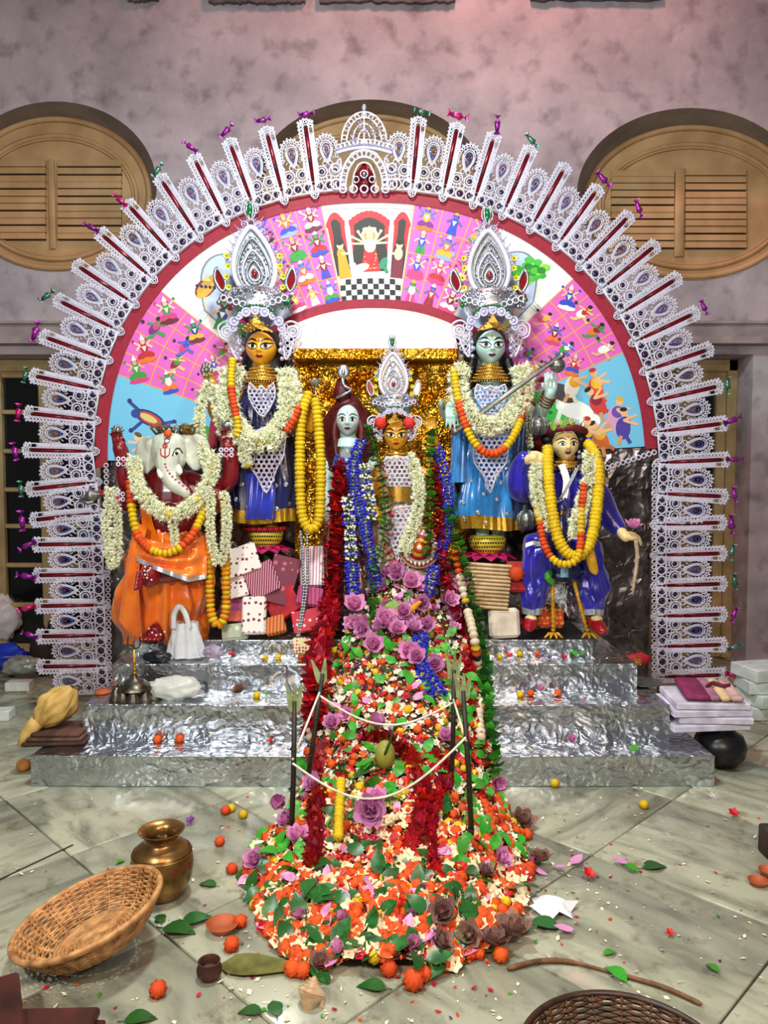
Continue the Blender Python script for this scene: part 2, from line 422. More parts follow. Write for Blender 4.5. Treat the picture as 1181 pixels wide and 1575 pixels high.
# glazed doors
for k, (x0, x1) in enumerate(DOORS):
    YD = YW + .28; root = thing('door_%d' % (k + 1), ['tall cream glazed door on the left behind the bags', 'tall cream glazed door on the right behind the lace arch'][k], None, ((x0 + x1) / 2, YD, 0)); tag(root, kind='structure')
    m = MB(); T = zd
    for xx in (x0 + .04, x1 - .04): m.bbox((xx, YD, T / 2), (.08, .10, T), .01)
    m.bbox(((x0 + x1) / 2, YD, T - .05), (x1 - x0, .10, .10), .01)
    m.build('frame', creamd, root, sharp=40)
    nleaf = 4 if k == 0 else 3
    w = (x1 - x0 - .16) / nleaf
    yrows = [578, 634, 694, 753, 809, 869, 930, 990] if k == 0 else [590, 646, 703, 761, 818, 875, 933, 993]
    zr = [at(590, y, YD).z for y in yrows]
    for L in range(nleaf):
        a = x0 + .08 + w * L; st_w = .075
        m = MB()
        for xx in (a + st_w / 2, a + w - st_w / 2): m.bbox((xx, YD, T / 2 - .06), (st_w, .06, T - .13), .008)
        m.bbox((a + w / 2, YD, zr[-1] / 2 + .02), (w, .058, zr[-1] - .04), .008)
        m.bbox((a + w / 2, YD, (zr[0] + T - .13) / 2 + .02), (w, .058, T - .1 - zr[0]), .008)
        lf = m.build('leaf', creamd, root, sharp=40)
        for i in range(7):
            zz0, zz1 = zr[i + 1], zr[i]
            m = MB(); m.box((a + w / 2, YD + .02, (zz0 + zz1) / 2), (w - 2 * st_w, .006, zz1 - zz0)); m.build('pane', glass_d, lf, smooth=False)
            m = MB(); m.bbox((a + w / 2, YD, zz1), (w - 2 * st_w, .045, .035), .006); m.build('glazing_bar', creamd, lf, sharp=40)
# floor: diagonal marble tiles with recessed joints
def marble():
    m = bpy.data.materials.new('worn_marble'); m.use_nodes = True; nt = m.node_tree; b = nt.nodes['Principled BSDF']
    tc = nt.nodes.new('ShaderNodeTexCoord'); oi = nt.nodes.new('ShaderNodeObjectInfo')
    va = nt.nodes.new('ShaderNodeVectorMath'); va.operation = 'ADD'; nt.links.new(tc.outputs['Object'], va.inputs[0])
    cx = nt.nodes.new('ShaderNodeCombineXYZ'); mu = nt.nodes.new('ShaderNodeMath'); mu.operation = 'MULTIPLY'; mu.inputs[1].default_value = 30
    nt.links.new(oi.outputs['Random'], mu.inputs[0]); nt.links.new(mu.outputs[0], cx.inputs[0]); nt.links.new(cx.outputs[0], va.inputs[1])
    n1 = nt.nodes.new('ShaderNodeTexNoise'); n1.inputs['Scale'].default_value = 2.2; n1.inputs['Detail'].default_value = 7; n1.inputs['Distortion'].default_value = 1.2
    mp = nt.nodes.new('ShaderNodeMapping'); mp.inputs['Scale'].default_value = (1, 3.2, 1); mp.inputs['Rotation'].default_value = (0, 0, .5)
    nt.links.new(va.outputs[0], mp.inputs['Vector']); nt.links.new(mp.outputs['Vector'], n1.inputs['Vector'])
    r1 = nt.nodes.new('ShaderNodeValToRGB'); e = r1.color_ramp.elements
    e[0].position = .33; e[0].color = lin('#7d8070'); e[1].position = .56; e[1].color = lin('#acae98')
    nt.links.new(n1.outputs['Fac'], r1.inputs['Fac'])
    n2 = nt.nodes.new('ShaderNodeTexNoise'); n2.inputs['Scale'].default_value = 9; n2.inputs['Detail'].default_value = 8; n2.inputs['Roughness'].default_value = .7
    nt.links.new(va.outputs[0], n2.inputs['Vector'])
    r2 = nt.nodes.new('ShaderNodeValToRGB'); e = r2.color_ramp.elements
    e[0].position = .30; e[0].color = lin('#84704f'); e[1].position = .46; e[1].color = (1, 1, 1, 1)  # brown stains that also put the warm lamp tint into the marble
    nt.links.new(n2.outputs['Fac'], r2.inputs['Fac'])
    mx = nt.nodes.new('ShaderNodeMix'); mx.data_type = 'RGBA'; mx.blend_type = 'MULTIPLY'; mx.inputs[0].default_value = .7
    nt.links.new(r1.outputs['Color'], mx.inputs[6]); nt.links.new(r2.outputs['Color'], mx.inputs[7]); nt.links.new(mx.outputs[2], b.inputs['Base Color'])
    rr = nt.nodes.new('ShaderNodeMapRange'); rr.inputs['To Min'].default_value = .14; rr.inputs['To Max'].default_value = .42
    nt.links.new(n2.outputs['Fac'], rr.inputs['Value']); nt.links.new(rr.outputs[0], b.inputs['Roughness'])
    return m
marb = marble()
fb = MB(); fb.box((0, 2.6, -.06), (9, 9, .1))
floor = tag(fb.build('floor', mat('grout_dirt', '#3b3730', .9), pivot=(0, 2.6, 0), smooth=False), 'worn pale marble tile floor laid diagonally', kind='structure')
TS = .7125; g = .004
tm = MB(); tm.bbox((0, 0, -.02), (TS - g * 2, TS - g * 2, .04), .003); tile_me = tm.mesh('tile', marb)
rot45 = Matrix.Rotation(PI / 4, 4, 'Z')
for i in range(-6, 12):
    for j in range(-6, 12):
        a = 1.194 + TS * (i + .5); b_ = .772 + TS * (j + .5)
        x = (a - b_) / math.sqrt(2); y = (a + b_) / math.sqrt(2)
        if abs(x) > 4.2 or y < .6 or y > 6.7 or (y < 2 and abs(x) > 2): continue
        inst('tile', tile_me, TRS((x, y, R.uniform(-.0008, .0004)), rot45 @ Matrix.Rotation(R.choice((0, 1, 2, 3)) * PI / 2, 4, 'Z')), floor)
# dark inlay strip crossing on the left (double line)
for (a, b_) in (((-3, 1.194 * math.sqrt(2) + 3), None),): pass
sm = MB()
p0, p1 = on(-60, 1381), on(112, 1300)
sm.tube([p0 + Vector((0, 0, .0005)), p1 + Vector((0, 0, .0005))], .004, 4); sm.build('hairline_crack', MATS['grout_dirt'], floor)

# ------------------------------------------------------------------ foil covered stepped platform
foil_s = foil('silver_foil', '#cdd3da', .22, 8, .008)
foil_d = foil('backdrop_foil', '#928a88', .28, 5, .014, '#5d5450')  # reflection of the dark hall put into the brownish foil colours
foil_g = foil('gold_foil', '#e08010', .27, 13, .016, '#ffc840')
XC = -.05
plat = thing('foil_platform', 'wide stepped platform wrapped in crumpled silver foil under the idols', 'platform', (XC, 4.0, 0))
def foil_block(x0, x1, y0, y1, z0, z1, name='step'):
    """subdivided box with wrinkled faces and soft edges"""
    m = MB(); amp = .004
    def wr(p):
        n = noise.noise(Vector((p.x * 5, p.y * 5, p.z * 9))) + .5 * noise.noise(Vector((p.x * 17 + 9, p.y * 17, p.z * 22)))
        n2 = noise.noise(Vector((p.x * 6 + 31, p.y * 6, p.z * 11))) + .5 * noise.noise(Vector((p.x * 19 + 5, p.y * 15, p.z * 20)))
        return Vector((0, n * amp, n2 * amp))
    nx = int((x1 - x0) / .025); nz = max(3, int((z1 - z0) / .025)); ny = max(3, int((y1 - y0) / .03))
    m.grid(lambda u, v: (lambda p: p + wr(p))(Vector((x0 + (x1 - x0) * u, y0, z0 + (z1 - z0) * v))), nx, nz)
    m.grid(lambda u, v: (lambda p: p + wr(p))(Vector((x0 + (x1 - x0) * u, y0 + (y1 - y0) * v, z1))), nx, ny)
    m.grid(lambda u, v: (lambda p: p + wr(p))(Vector((x0, y1 + (y0 - y1) * u, z0 + (z1 - z0) * v))), ny, nz)
    m.grid(lambda u, v: (lambda p: p + wr(p))(Vector((x1, y0 + (y1 - y0) * u, z0 + (z1 - z0) * v))), ny, nz)
    m.grid(lambda u, v: Vector((x1 + (x0 - x1) * u, y1, z0 + (z1 - z0) * v)), 4, 1)
    o = m.build(name, foil_s, plat)
    e = MB(); pts = []
    for i in range(nx + 1):
        p = Vector((x0 + (x1 - x0) * i / nx, y0, z1)); pts.append(p + wr(p))
    e.tube(pts, .0045, 5); e.build('crimped_edge', foil_s, o)
    return o
Z1, Z2, Z3, Z4 = .146, .326, .465, .549
Y1, Y2, Y3, Y4 = 3.546, 3.748, 4.008, 4.209
foil_block(-1.659, 1.552, Y1, 4.755, 0.002, Z1)
foil_block(at(127, 1085, Y2).x, at(1030, 1085, Y2).x, Y2, 4.755, Z1, Z2)
foil_block(at(172, 1022, Y3).x, at(980, 1022, Y3).x, Y3, 4.755, Z2, Z3)
foil_block(at(205, 985, Y4).x, at(912, 985, Y4).x, Y4, 4.755, Z3, Z4)

# ------------------------------------------------------------------ backdrop: foil board, painted arch, lace arch
YB = 4.74
AC = (579, 712); ARX, ARY, AN = 427.0, 414.0, 2.18
def arch_r(phi):
    s_, c_ = abs(math.sin(phi)), abs(math.cos(phi))
    return ((s_ / ARX) ** AN + (c_ / ARY) ** AN) ** (-1 / AN)
def arch_px(phi, k=1.0, off=0.0):
    """phi measured from straight up, positive to the right; the top of the arch leans a little left"""
    r = arch_r(phi) * k + off
    x, y = AC[0] + r * math.sin(phi), AC[1] - r * math.cos(phi)
    return x - 9 * max(0, (AC[1] - y)) / ARY, y
def arch(phi, k=1.0, off=0.0, Y=YB): x, y = arch_px(phi, k, off); return at(x, y, Y)
fbm = MB(); N = 60; top = []
for i in range(N + 1):
    phi = -PI / 2 + PI * i / N; top.append(arch(phi, 1.0, -3, YB + .045))
zb = .15
def fb_pt(u, v):
    x = u * N; i = min(int(x), N - 1); p = top[i].lerp(top[i + 1], x - i)
    z = zb + (p.z - zb) * v
    return Vector((p.x, YB + .045 + .012 * noise.noise(Vector((p.x * 4, z * 4, 1))), z))
fbm.grid(fb_pt, 60, 40)
board = tag(fbm.build('foil_backdrop', foil_d), 'crumpled foil board standing behind the idols, dark hall reflection in its colour', 'backdrop')

# ------------------------------------------------------------------ painted arch: nine cloth panels with flat painted scenes
pa = thing('painted_arch', 'semicircular painted cloth arch of pink, white and blue panels with crimson border', 'backdrop', (at(579, 712, YB).x, YB, at(579, 712, YB).z))
K_IN = .605
def hexc(h): return lin(h)
class Art:
    """flat painted polygons on a plane, stacked in very thin coats"""
    def __init__(s, y): s.m = MB(); s.y = y; s.k = 0
    def poly(s, pts, col, lift=0):
        s.k += 1; y = s.y - .0006 - .00002 * (s.k % 400) - lift
        s.m.col = lin(col); s.m.flat([(p[0], y, p[1]) for p in pts])
    def disc(s, c, rx, rz=None, col='#000000', n=14, rot=0.0):
        rz = rz or rx; ca, sa = math.cos(rot), math.sin(rot)
        s.poly([(c[0] + ca * rx * math.cos(2 * PI * i / n) - sa * rz * math.sin(2 * PI * i / n), c[1] + sa * rx * math.cos(2 * PI * i / n) + ca * rz * math.sin(2 * PI * i / n)) for i in range(n)], col)
    def line(s, a, b, w, col):
        d = Vector((b[0] - a[0], b[1] - a[1])); d = d.normalized() if d.length else Vector((1, 0)); q = Vector((-d.y, d.x)) * w / 2
        s.poly([(a[0] + q.x, a[1] + q.y), (b[0] + q.x, b[1] + q.y), (b[0] - q.x, b[1] - q.y), (a[0] - q.x, a[1] - q.y)], col)
    def path(s, pts, w, col):
        for a, b in zip(pts, pts[1:]): s.line(a, b, w, col)
class Loc:
    """art frame: origin, up direction, scale"""
    def __init__(s, art, o, up, k):
        s.a = art; s.o = o; u = Vector((up[0], up[1])).normalized(); s.u = u; s.r = Vector((u.y, -u.x)); s.k = k; s.ang = math.atan2(s.r.y, s.r.x)
    def p(s, x, y): return (s.o[0] + (s.r.x * x + s.u.x * y) * s.k, s.o[1] + (s.r.y * x + s.u.y * y) * s.k)
    def poly(s, pts, col): s.a.poly([s.p(*q) for q in pts], col)
    def disc(s, x, y, rx, ry=None, col='#000000', n=14, rot=0): s.a.disc(s.p(x, y), rx * s.k, (ry or rx) * s.k, col, n, s.ang + rot)
    def line(s, x0, y0, x1, y1, w, col): s.a.line(s.p(x0, y0), s.p(x1, y1), w * s.k, col)
SKIN = ['#f0b9a0', '#e8a88c', '#f3c7ae', '#5b74d8', '#4a63c9', '#3f9a48', '#f0b9a0', '#e8c07a']
CLO = ['#c2202c', '#e8731e', '#2d9a3a', '#2f49c4', '#7d1f8a', '#8c1030', '#f1efe9', '#e2b01e', '#d43a7e', '#203a80']
def figure(L, kind=None):
    """small upright or moving painted figure about one unit tall"""
    sk = R.choice(SKIN); c1 = R.choice(CLO); c2 = R.choice(CLO); kind = kind or R.choice(('sit', 'sit', 'stand', 'ride', 'arms'))
    if kind == 'run':
        L.line(-.28, -.3, .02, -.12, .13, sk); L.line(.3, -.34, .05, -.1, .13, sk); L.line(-.28, -.3, -.42, -.24, .09, sk)
        L.disc(0, 0, .26, .15, c1, rot=.5); L.disc(.13, .1, .2, .13, c2, rot=.7); L.line(.15, .12, .42, .02, .08, sk); L.line(.1, .15, -.2, .25, .08, sk)
        L.disc(.26, .25, .1, .1, sk); L.disc(.24, .3, .1, .08, '#1b1210'); L.disc(-.34, .34, .07, .07, '#23264a'); return
    if kind in ('sit', 'arms', 'ride'):
        base = R.choice(('#f4f1ee', '#d43a7e', '#2d9a3a', '#2f49c4', '#6a1b2a', '#e8731e')) if kind != 'ride' else R.choice(('#f4f1ee', '#3a2018', '#8c1030', '#9aa7c9'))
        L.disc(0, -.42, .36, .10, base)
        if kind == 'ride':
            L.disc(0, -.30, .3, .14, base); L.line(-.2, -.3, -.22, -.5, .07, base); L.line(.2, -.3, .22, -.5, .07, base); L.disc(.3, -.2, .1, .1, base)
        L.disc(-.13, -.24, .2, .11, c1, rot=.3); L.disc(.13, -.24, .2, .11, c1, rot=-.3)
    else:
        L.poly([(-.1, .05), (.1, .05), (.2, -.46), (-.2, -.46)], c1); L.line(0, 0, 0, -.45, .03, c2)
    L.disc(0, .02, .14, .2, c2); L.poly([(-.09, .08), (.09, .08), (.0, -.12)], '#f2e8d0')
    L.line(-.12, .12, -.3, -.02, .075, sk); L.line(.12, .12, .3, -.02, .075, sk)
    if kind != 'stand':
        L.line(-.12, .12, -.32, .28, .07, sk); L.line(.12, .12, .32, .28, .07, sk)
        L.disc(-.34, .33, .055, .055, c1); L.disc(.34, .33, .055, .055, c2)
    L.disc(0, .27, .115, .115, '#1b1210'); L.disc(0, .25, .09, .1, sk)
    L.poly([(-.1, .32), (.1, .32), (0, .52)], R.choice(('#f3eee8', '#e2b01e', '#c8d0dd', '#f3eee8')))
    L.disc(-.035, .26, .016, .012, '#1b1210'); L.disc(.035, .26, .016, .012, '#1b1210')
DG = math.radians
PANELS = [(-89.5, -71, '#72c4ea', 'sky'), (-71, -51, '#e263c2', 'grid'), (-51, -28.5, '#f4f2ee', 'archway'), (-28.5, -11, '#e263c2', 'grid'), (-11, 9.6, '#f5f3f0', 'hall'), (9.6, 28.6, '#e263c2', 'grid'),
          (28.6, 47.5, '#f4f2ee', 'archway2'), (47.5, 66, '#e263c2', 'grid'), (66, 86.5, '#72c4ea', 'field')]
PLAB = ['sky-blue panel with a running painted figure', 'pink panel with a grid of painted figures', 'white archway panel with pale blue sky', 'pink panel with a grid of painted deities', 'white hall panel with black and white floor', 'pink panel with a grid of painted deities', 'white archway panel with a green tree', 'pink panel with a grid of painted figures', 'sky-blue panel with riders and a white bull']
KO = .972
def cell_frame(art, phi, k, k_units):
    p = arch(phi, k); q = arch(phi, k + .02); return Loc(art, (p.x, p.z), (q.x - p.x, q.z - p.z), k_units)
for (a0, a1, colr, kind), lb in zip(PANELS, PLAB):
    f0, f1 = DG(a0), DG(a1)
    m = MB(); nu, nv = 10, 6
    def pt(u, v, d=0): return arch(f0 + (f1 - f0) * u, K_IN + (KO - K_IN) * v, 0, YB + d)
    m.col = lin(colr)
    m.grid(lambda u, v: pt(u, v), nu, nv); m.grid(lambda u, v: pt(1 - u, v, .012), nu, nv)
    rim = [(i / nu, 0) for i in range(nu)] + [(1, j / nv) for j in range(nv)] + [(1 - i / nu, 1) for i in range(nu)] + [(0, 1 - j / nv) for j in range(nv)]
    m.loft([[pt(*r, .012) for r in rim], [pt(*r) for r in rim]])
    pn = m.build('painted_panel', paint, pa, smooth=False); pn['label'] = lb
    A = Art(YB)
    def P2(u, v): p = pt(u, v); return (p.x, p.z)
    if kind == 'grid':
        nc, nr = (3, 4) if abs(a0 + a1) < 60 else (4, 3)
        for i in range(nc + 1):
            A.path([P2(i / nc, v / 8) for v in range(9)], .007, '#f2a24a')
        for j in range(nr + 1):
            A.path([P2(u / 8, j / nr) for u in range(9)], .007, '#f2a24a')
        for i in range(nc):
            for j in range(nr):
                u, v = (i + .5) / nc, (j + .5) / nr
                ph = f0 + (f1 - f0) * u; kk = K_IN + (KO - K_IN) * v
                w = arch_r(ph) * kk * abs(f1 - f0) / nc; h = arch_r(ph) * (KO - K_IN) / nr
                L = cell_frame(A, ph, kk, 1.02 * min(w * 1.2, h) * sc(YB))
                if nc == 4:
                    sgn = 1 if a0 > 0 else -1
                    L.u = Vector((.25 * sgn, 1)).normalized(); L.r = Vector((L.u.y, -L.u.x)); L.ang = math.atan2(L.r.y, L.r.x)
                    figure(L, 'run' if (i * (1 if a0 > 0 else -1) + j) % 3 == 0 or R.random() < .35 else 'arms')
                else: figure(L)
    elif kind == 'hall':
        # black and white floor, dark bays with red curtains, white columns, a many-armed figure between two attendants
        for j in range(4):
            for i in range(11):
                if (i + j) % 2 == 0:
                    def fl(u, v): return P2(.5 + (u - .5) * (1.02 - .12 * v * 4), v)
                    A.poly([fl(i / 11, j * .055), fl((i + 1) / 11, j * .055), fl((i + 1) / 11 + .0, (j + 1) * .055), fl(i / 11, (j + 1) * .055)], '#15141a')
        for u0, u1 in ((.02, .22), (.28, .74), (.80, .98)):
            n = 10; A.poly([P2(u0, .26), P2(u1, .26)] + [P2(u1 + (u0 - u1) * i / n, .78 + .1 * math.sin(PI * i / n)) for i in range(n + 1)], '#2d2522')
            for i in range(n):
                q0, q1 = i / n, (i + 1) / n; um = u0 + (u1 - u0) * (q0 + q1) / 2
                A.disc(P2(um, .77 + .1 * math.sin(PI * (q0 + q1) / 2)), (u1 - u0) * .055, .022, '#cf2030', 10)
            for e, s_ in ((u0, 1), (u1, -1)):
                A.poly([P2(e, .80), P2(e + s_ * .045, .80), P2(e + s_ * .05, .66), P2(e + s_ * .012, .50), P2(e, .48)], '#cf2030')
        for u in (.25, .77):
            A.poly([P2(u - .022, .24), P2(u + .022, .24), P2(u + .022, .86), P2(u - .022, .86)], '#fbfaf6')
            A.line(P2(u - .022, .24), P2(u - .022, .86), .002, '#8b8b93'); A.line(P2(u + .022, .24), P2(u + .022, .86), .002, '#8b8b93')
            for vv in (.24, .86): A.poly([P2(u - .034, vv - .012), P2(u + .034, vv - .012), P2(u + .034, vv + .016), P2(u - .034, vv + .016)], '#e6e4e2')
        A.path([P2(u / 10, .93) for u in range(11)], .003, '#9a9aa2'); A.path([P2(u / 10, .965) for u in range(11)], .002, '#9a9aa2')
        L = cell_frame(A, f0 + (f1 - f0) * .51, K_IN + (KO - K_IN) * .50, .30)
        L.disc(0, -.46, .42, .05, '#e9e4d0')
        for s_ in (-1, 1):
            for i in range(5):
                t = .15 + i * .42; x, y = math.cos(t) * .42, math.sin(t) * .34 + .04
                L.line(s_ * .08, .14, s_ * x, y + .06, .042, '#f0c9a8'); L.disc(s_ * x, y + .06, .03, .03, '#f6efe0')
        L.disc(0, .3, .17, .17, '#e8e2d8', 20); L.disc(0, .3, .12, .12, '#d99a4a', 18)
        L.poly([(-.11, .06), (.11, .06), (.2, -.42), (-.2, -.42)], '#c8202e')
        for i in range(16): L.disc(R.uniform(-.13, .13), R.uniform(-.38, .0), .012, .012, '#f2d060', 6)
        L.disc(0, .1, .12, .14, '#f4ead8'); L.disc(0, .29, .075, .09, '#f0b9a0'); L.poly([(-.09, .35), (.09, .35), (0, .5)], '#e8d9a0')
        L.disc(-.2, -.34, .18, .08, '#f4f2ee', rot=.3); L.disc(-.36, -.28, .07, .06, '#f4f2ee'); L.disc(.26, -.26, .07, .13, '#2f8f6a', rot=-.5); L.line(.26, -.3, .34, -.46, .07, '#2f8f6a')
        for u, c in ((.13, '#e8a01e'), (.885, '#7a1834')):
            L = cell_frame(A, f0 + (f1 - f0) * u, K_IN + (KO - K_IN) * .42, .24)
            L.poly([(-.1, .1), (.1, .1), (.17, -.46), (-.15, -.46)], c); L.disc(0, .14, .11, .16, '#f0c9a8' if u > .5 else c); L.line(.0, .16, .2 if u < .5 else -.2, .12, .06, '#f0c9a8')
            L.disc(0, .36, .085, .1, '#f0c9a8'); L.disc(0, .42, .085, .06, '#1b1210')
    elif kind.startswith('archway'):
        s_ = 1 if kind == 'archway' else -1
        uu = (lambda u: u) if s_ == 1 else (lambda u: 1 - u)
        n = 14
        A.poly([P2(uu(.13), .02), P2(uu(1), .02)] + [P2(uu(1 + (.13 - 1) * i / n), .55 + .35 * math.sin(PI * (.0 + i / n))) for i in range(n + 1)], '#7f8a96')
        A.poly([P2(uu(.15), .02), P2(uu(.99), .02)] + [P2(uu(.99 + (.15 - .99) * i / n), .55 + .33 * math.sin(PI * (.0 + i / n))) for i in range(n + 1)], '#c3d2f2')
        for vv in (.34, .37, .40): A.line(P2(uu(.01), vv + .16), P2(uu(.14), vv + .16), .004, '#a5acb5')
        A.line(P2(uu(.09), .05), P2(uu(.09), .3), .006, '#d8d8da')
        if s_ == 1:
            L = cell_frame(A, f0 + (f1 - f0) * .33, K_IN + (KO - K_IN) * .70, .19); L.u = Vector((.1, 1)).normalized(); L.r = Vector((L.u.y, -L.u.x))
            L.disc(0, 0, .42, .27, '#8a2030'); L.disc(0, -.08, .36, .17, '#e8b03a'); L.disc(0, .12, .42, .11, '#c9a23c')
            for i in range(5): L.disc(-.28 + .14 * i, .02, .05, .06, '#3a1a50')
            L.poly([(-.16, .2), (.16, .2), (0, .42)], '#d9c890'); L.line(0, -.3, .1, -.7, .05, '#e6c9a0')
            for ph, v in ((.24, .40), (.36, .22), (.5, .3)):
                q = cell_frame(A, f0 + (f1 - f0) * ph, K_IN + (KO - K_IN) * v, .20); q.u = Vector((.2, 1)).normalized(); q.r = Vector((q.u.y, -q.u.x)); figure(q, 'stand')
            for i in range(4): A.disc(P2(R.uniform(.3, .8), R.uniform(.45, .75)), .03, .012, '#7f98e0')
        else:
            L = cell_frame(A, f0 + (f1 - f0) * .56, K_IN + (KO - K_IN) * .70, .28); L.u = Vector((0, 1)); L.r = Vector((1, 0)); L.ang = 0
            L.poly([(-.3, -.5), (-.18, -.5), (-.04, -.1), (-.14, -.1)], '#5b3a26'); L.line(-.1, -.15, .25, .1, .05, '#5b3a26')
            for i in range(34):
                a = R.uniform(0, 6.28); r_ = R.uniform(.1, .42); L.disc(.08 + r_ * math.cos(a), .12 + r_ * .62 * math.sin(a), .10, .075, R.choice(('#2fae2c', '#48c23a', '#1f8a28', '#8fd83c')), 9)
            q = cell_frame(A, f0 + (f1 - f0) * .74, K_IN + (KO - K_IN) * .36, .26); q.u = Vector((.45, 1)).normalized(); q.r = Vector((q.u.y, -q.u.x)); q.ang = -.42
            q.disc(0, -.1, .12, .32, '#d9c87a'); q.disc(0, .28, .09, .11, '#e6c9a0'); q.disc(0, .36, .1, .07, '#2a2018'); q.disc(0, 0, .06, .2, '#f3efe2')
    elif kind == 'sky':
        L = cell_frame(A, DG(-79), K_IN + (KO - K_IN) * .62, .30); L.u = Vector((.92, -.38)).normalized(); L.r = Vector((L.u.y, -L.u.x)) * -1; L.ang = math.atan2(L.r.y, L.r.x)
        L.u, L.r = Vector((.0, 1)), Vector((1, 0)); L.ang = -.45
        for x0, y0, x1, y1 in ((-.1, .1, -.36, .34), (-.1, -.05, -.3, -.22), (.25, -.12, .55, -.06), (.2, -.22, .42, -.32)): L.line(x0, y0, x1, y1, .07, '#28408f')
        L.disc(.05, 0, .34, .15, '#22307a', rot=0); L.disc(.05, 0, .26, .11, '#c8402a'); L.disc(.02, .01, .2, .07, '#d8c87a'); L.disc(-.24, .1, .1, .09, '#28408f'); L.disc(-.36, .36, .05, .05, '#22307a'); L.disc(-.34, -.24, .05, .05, '#22307a'); L.disc(.55, -.06, .05, .04, '#22307a')
        q = cell_frame(A, DG(-85), K_IN + (KO - K_IN) * .60, .28); q.u, q.r = Vector((0, 1)), Vector((1, 0)); q.ang = -.5
        q.disc(0, 0, .24, .1, '#f0c9a8'); q.disc(.24, -.08, .18, .13, '#b01c30'); q.disc(-.2, .12, .09, .09, '#f0c9a8'); q.line(-.15, 0, -.42, .02, .06, '#f0c9a8'); q.line(-.1, -.05, -.34, -.18, .06, '#f0c9a8'); q.disc(-.2, .18, .09, .05, '#6a4a20')
        for cx, cy, rx, ry, c in ((.83, .18, .05, .05, '#f6f6f2'),): pass
        A.disc(P2(.28, .12), .10, .07, '#f7f7f4', 18); A.disc(P2(.12, .05), .05, .04, '#29a038', 10); A.disc(P2(.5, .06), .06, .05, '#29a038', 10); A.disc(P2(.18, .20), .04, .05, '#29a038', 10)
    elif kind == 'field':
        A.poly([P2(.02, 0), P2(.98, 0), P2(.97, .42), P2(.8, .3), P2(.6, .34), P2(.4, .2), P2(.2, .24), P2(.04, .2)], '#36c24a')
        for i in range(14): A.disc(P2(R.uniform(.1, .9), R.uniform(.03, .25)), .014, .010, '#14702a', 8)
        L = cell_frame(A, DG(75), K_IN + (KO - K_IN) * .36, .34); L.u, L.r, L.ang = Vector((0, 1)), Vector((1, 0)), 0
        L.disc(0, 0, .36, .17, '#fbfbf8', rot=-.3); L.disc(.34, -.2, .13, .12, '#fbfbf8'); L.line(-.25, 0, -.34, -.3, .08, '#fbfbf8'); L.line(.12, -.1, .14, -.42, .08, '#fbfbf8'); L.line(-.3, .1, -.4, .34, .03, '#e8e8e8'); L.line(.4, -.1, .5, 0, .04, '#d8d0b0')
        A.disc(P2(.18, .3), .09, .05, '#3b3a40', 14, -.5)
        for (u, v, c1, c2, rt) in ((.10, .42, '#e8e0d0', '#e8a01e', .2), (.22, .62, '#e84a1e', '#f2c02a', -.2), (.42, .58, '#d03a30', '#8c1030', -.6), (.60, .74, '#d8a0c0', '#6a4ab0', .3), (.74, .80, '#4a3aa0', '#4a3aa0', .0), (.84, .55, '#d86a2a', '#e8b030', -.5), (.86, .3, '#b02a3a', '#e87a2a', -.3), (.78, .42, '#2f49c4', '#e2b01e', .1)):
            p = P2(u, v); q = Loc(A, p, (math.sin(rt), math.cos(rt)), .23)
            q.disc(0, -.1, .2, .3, c1); q.disc(.05, .05, .16, .16, c2); q.line(.05, .1, .4, .0, .08, '#f0b98a'); q.line(0, .1, .35, .25, .07, '#f0b98a'); q.disc(.02, .32, .1, .11, '#f0b98a'); q.disc(0, .4, .1, .06, R.choice(('#1b1210', '#c2202c', '#e2b01e'))); q.line(-.05, -.3, -.12, -.55, .1, '#d89a6a'); q.line(.08, -.3, .2, -.5, .1, c1)
    A.m.build('painted_scene', paint, pn, smooth=False)
for (k0, k1) in ((KO - .004, 1.012), (K_IN - .03, K_IN + .004)):
    m = MB(); n = 90
    f0, f1 = (DG(-91), DG(87)) if k0 > .8 else (DG(-90), DG(87))
    m.loft([[arch(f0 + (f1 - f0) * i / n, k, 0, YB - d) for i in range(n + 1)] for k, d in ((k0, -.012), (k0, .008), (k1, .008), (k1, -.012))], closed=False)
    m.build('border', redcloth, pa, smooth=False)
m = MB(); n = 60     # silver edging along the inner border
for i in range(n + 1):
    pass
m.loft([[arch(DG(-40 + 80 * i / n), k, 0, YB - d) for i in range(n + 1)] for k, d in ((K_IN - .065, -.01), (K_IN - .065, .016), (K_IN - .03, .016), (K_IN - .03, -.01))], closed=False)
m.build('silver_edging', silver, pa, smooth=False)

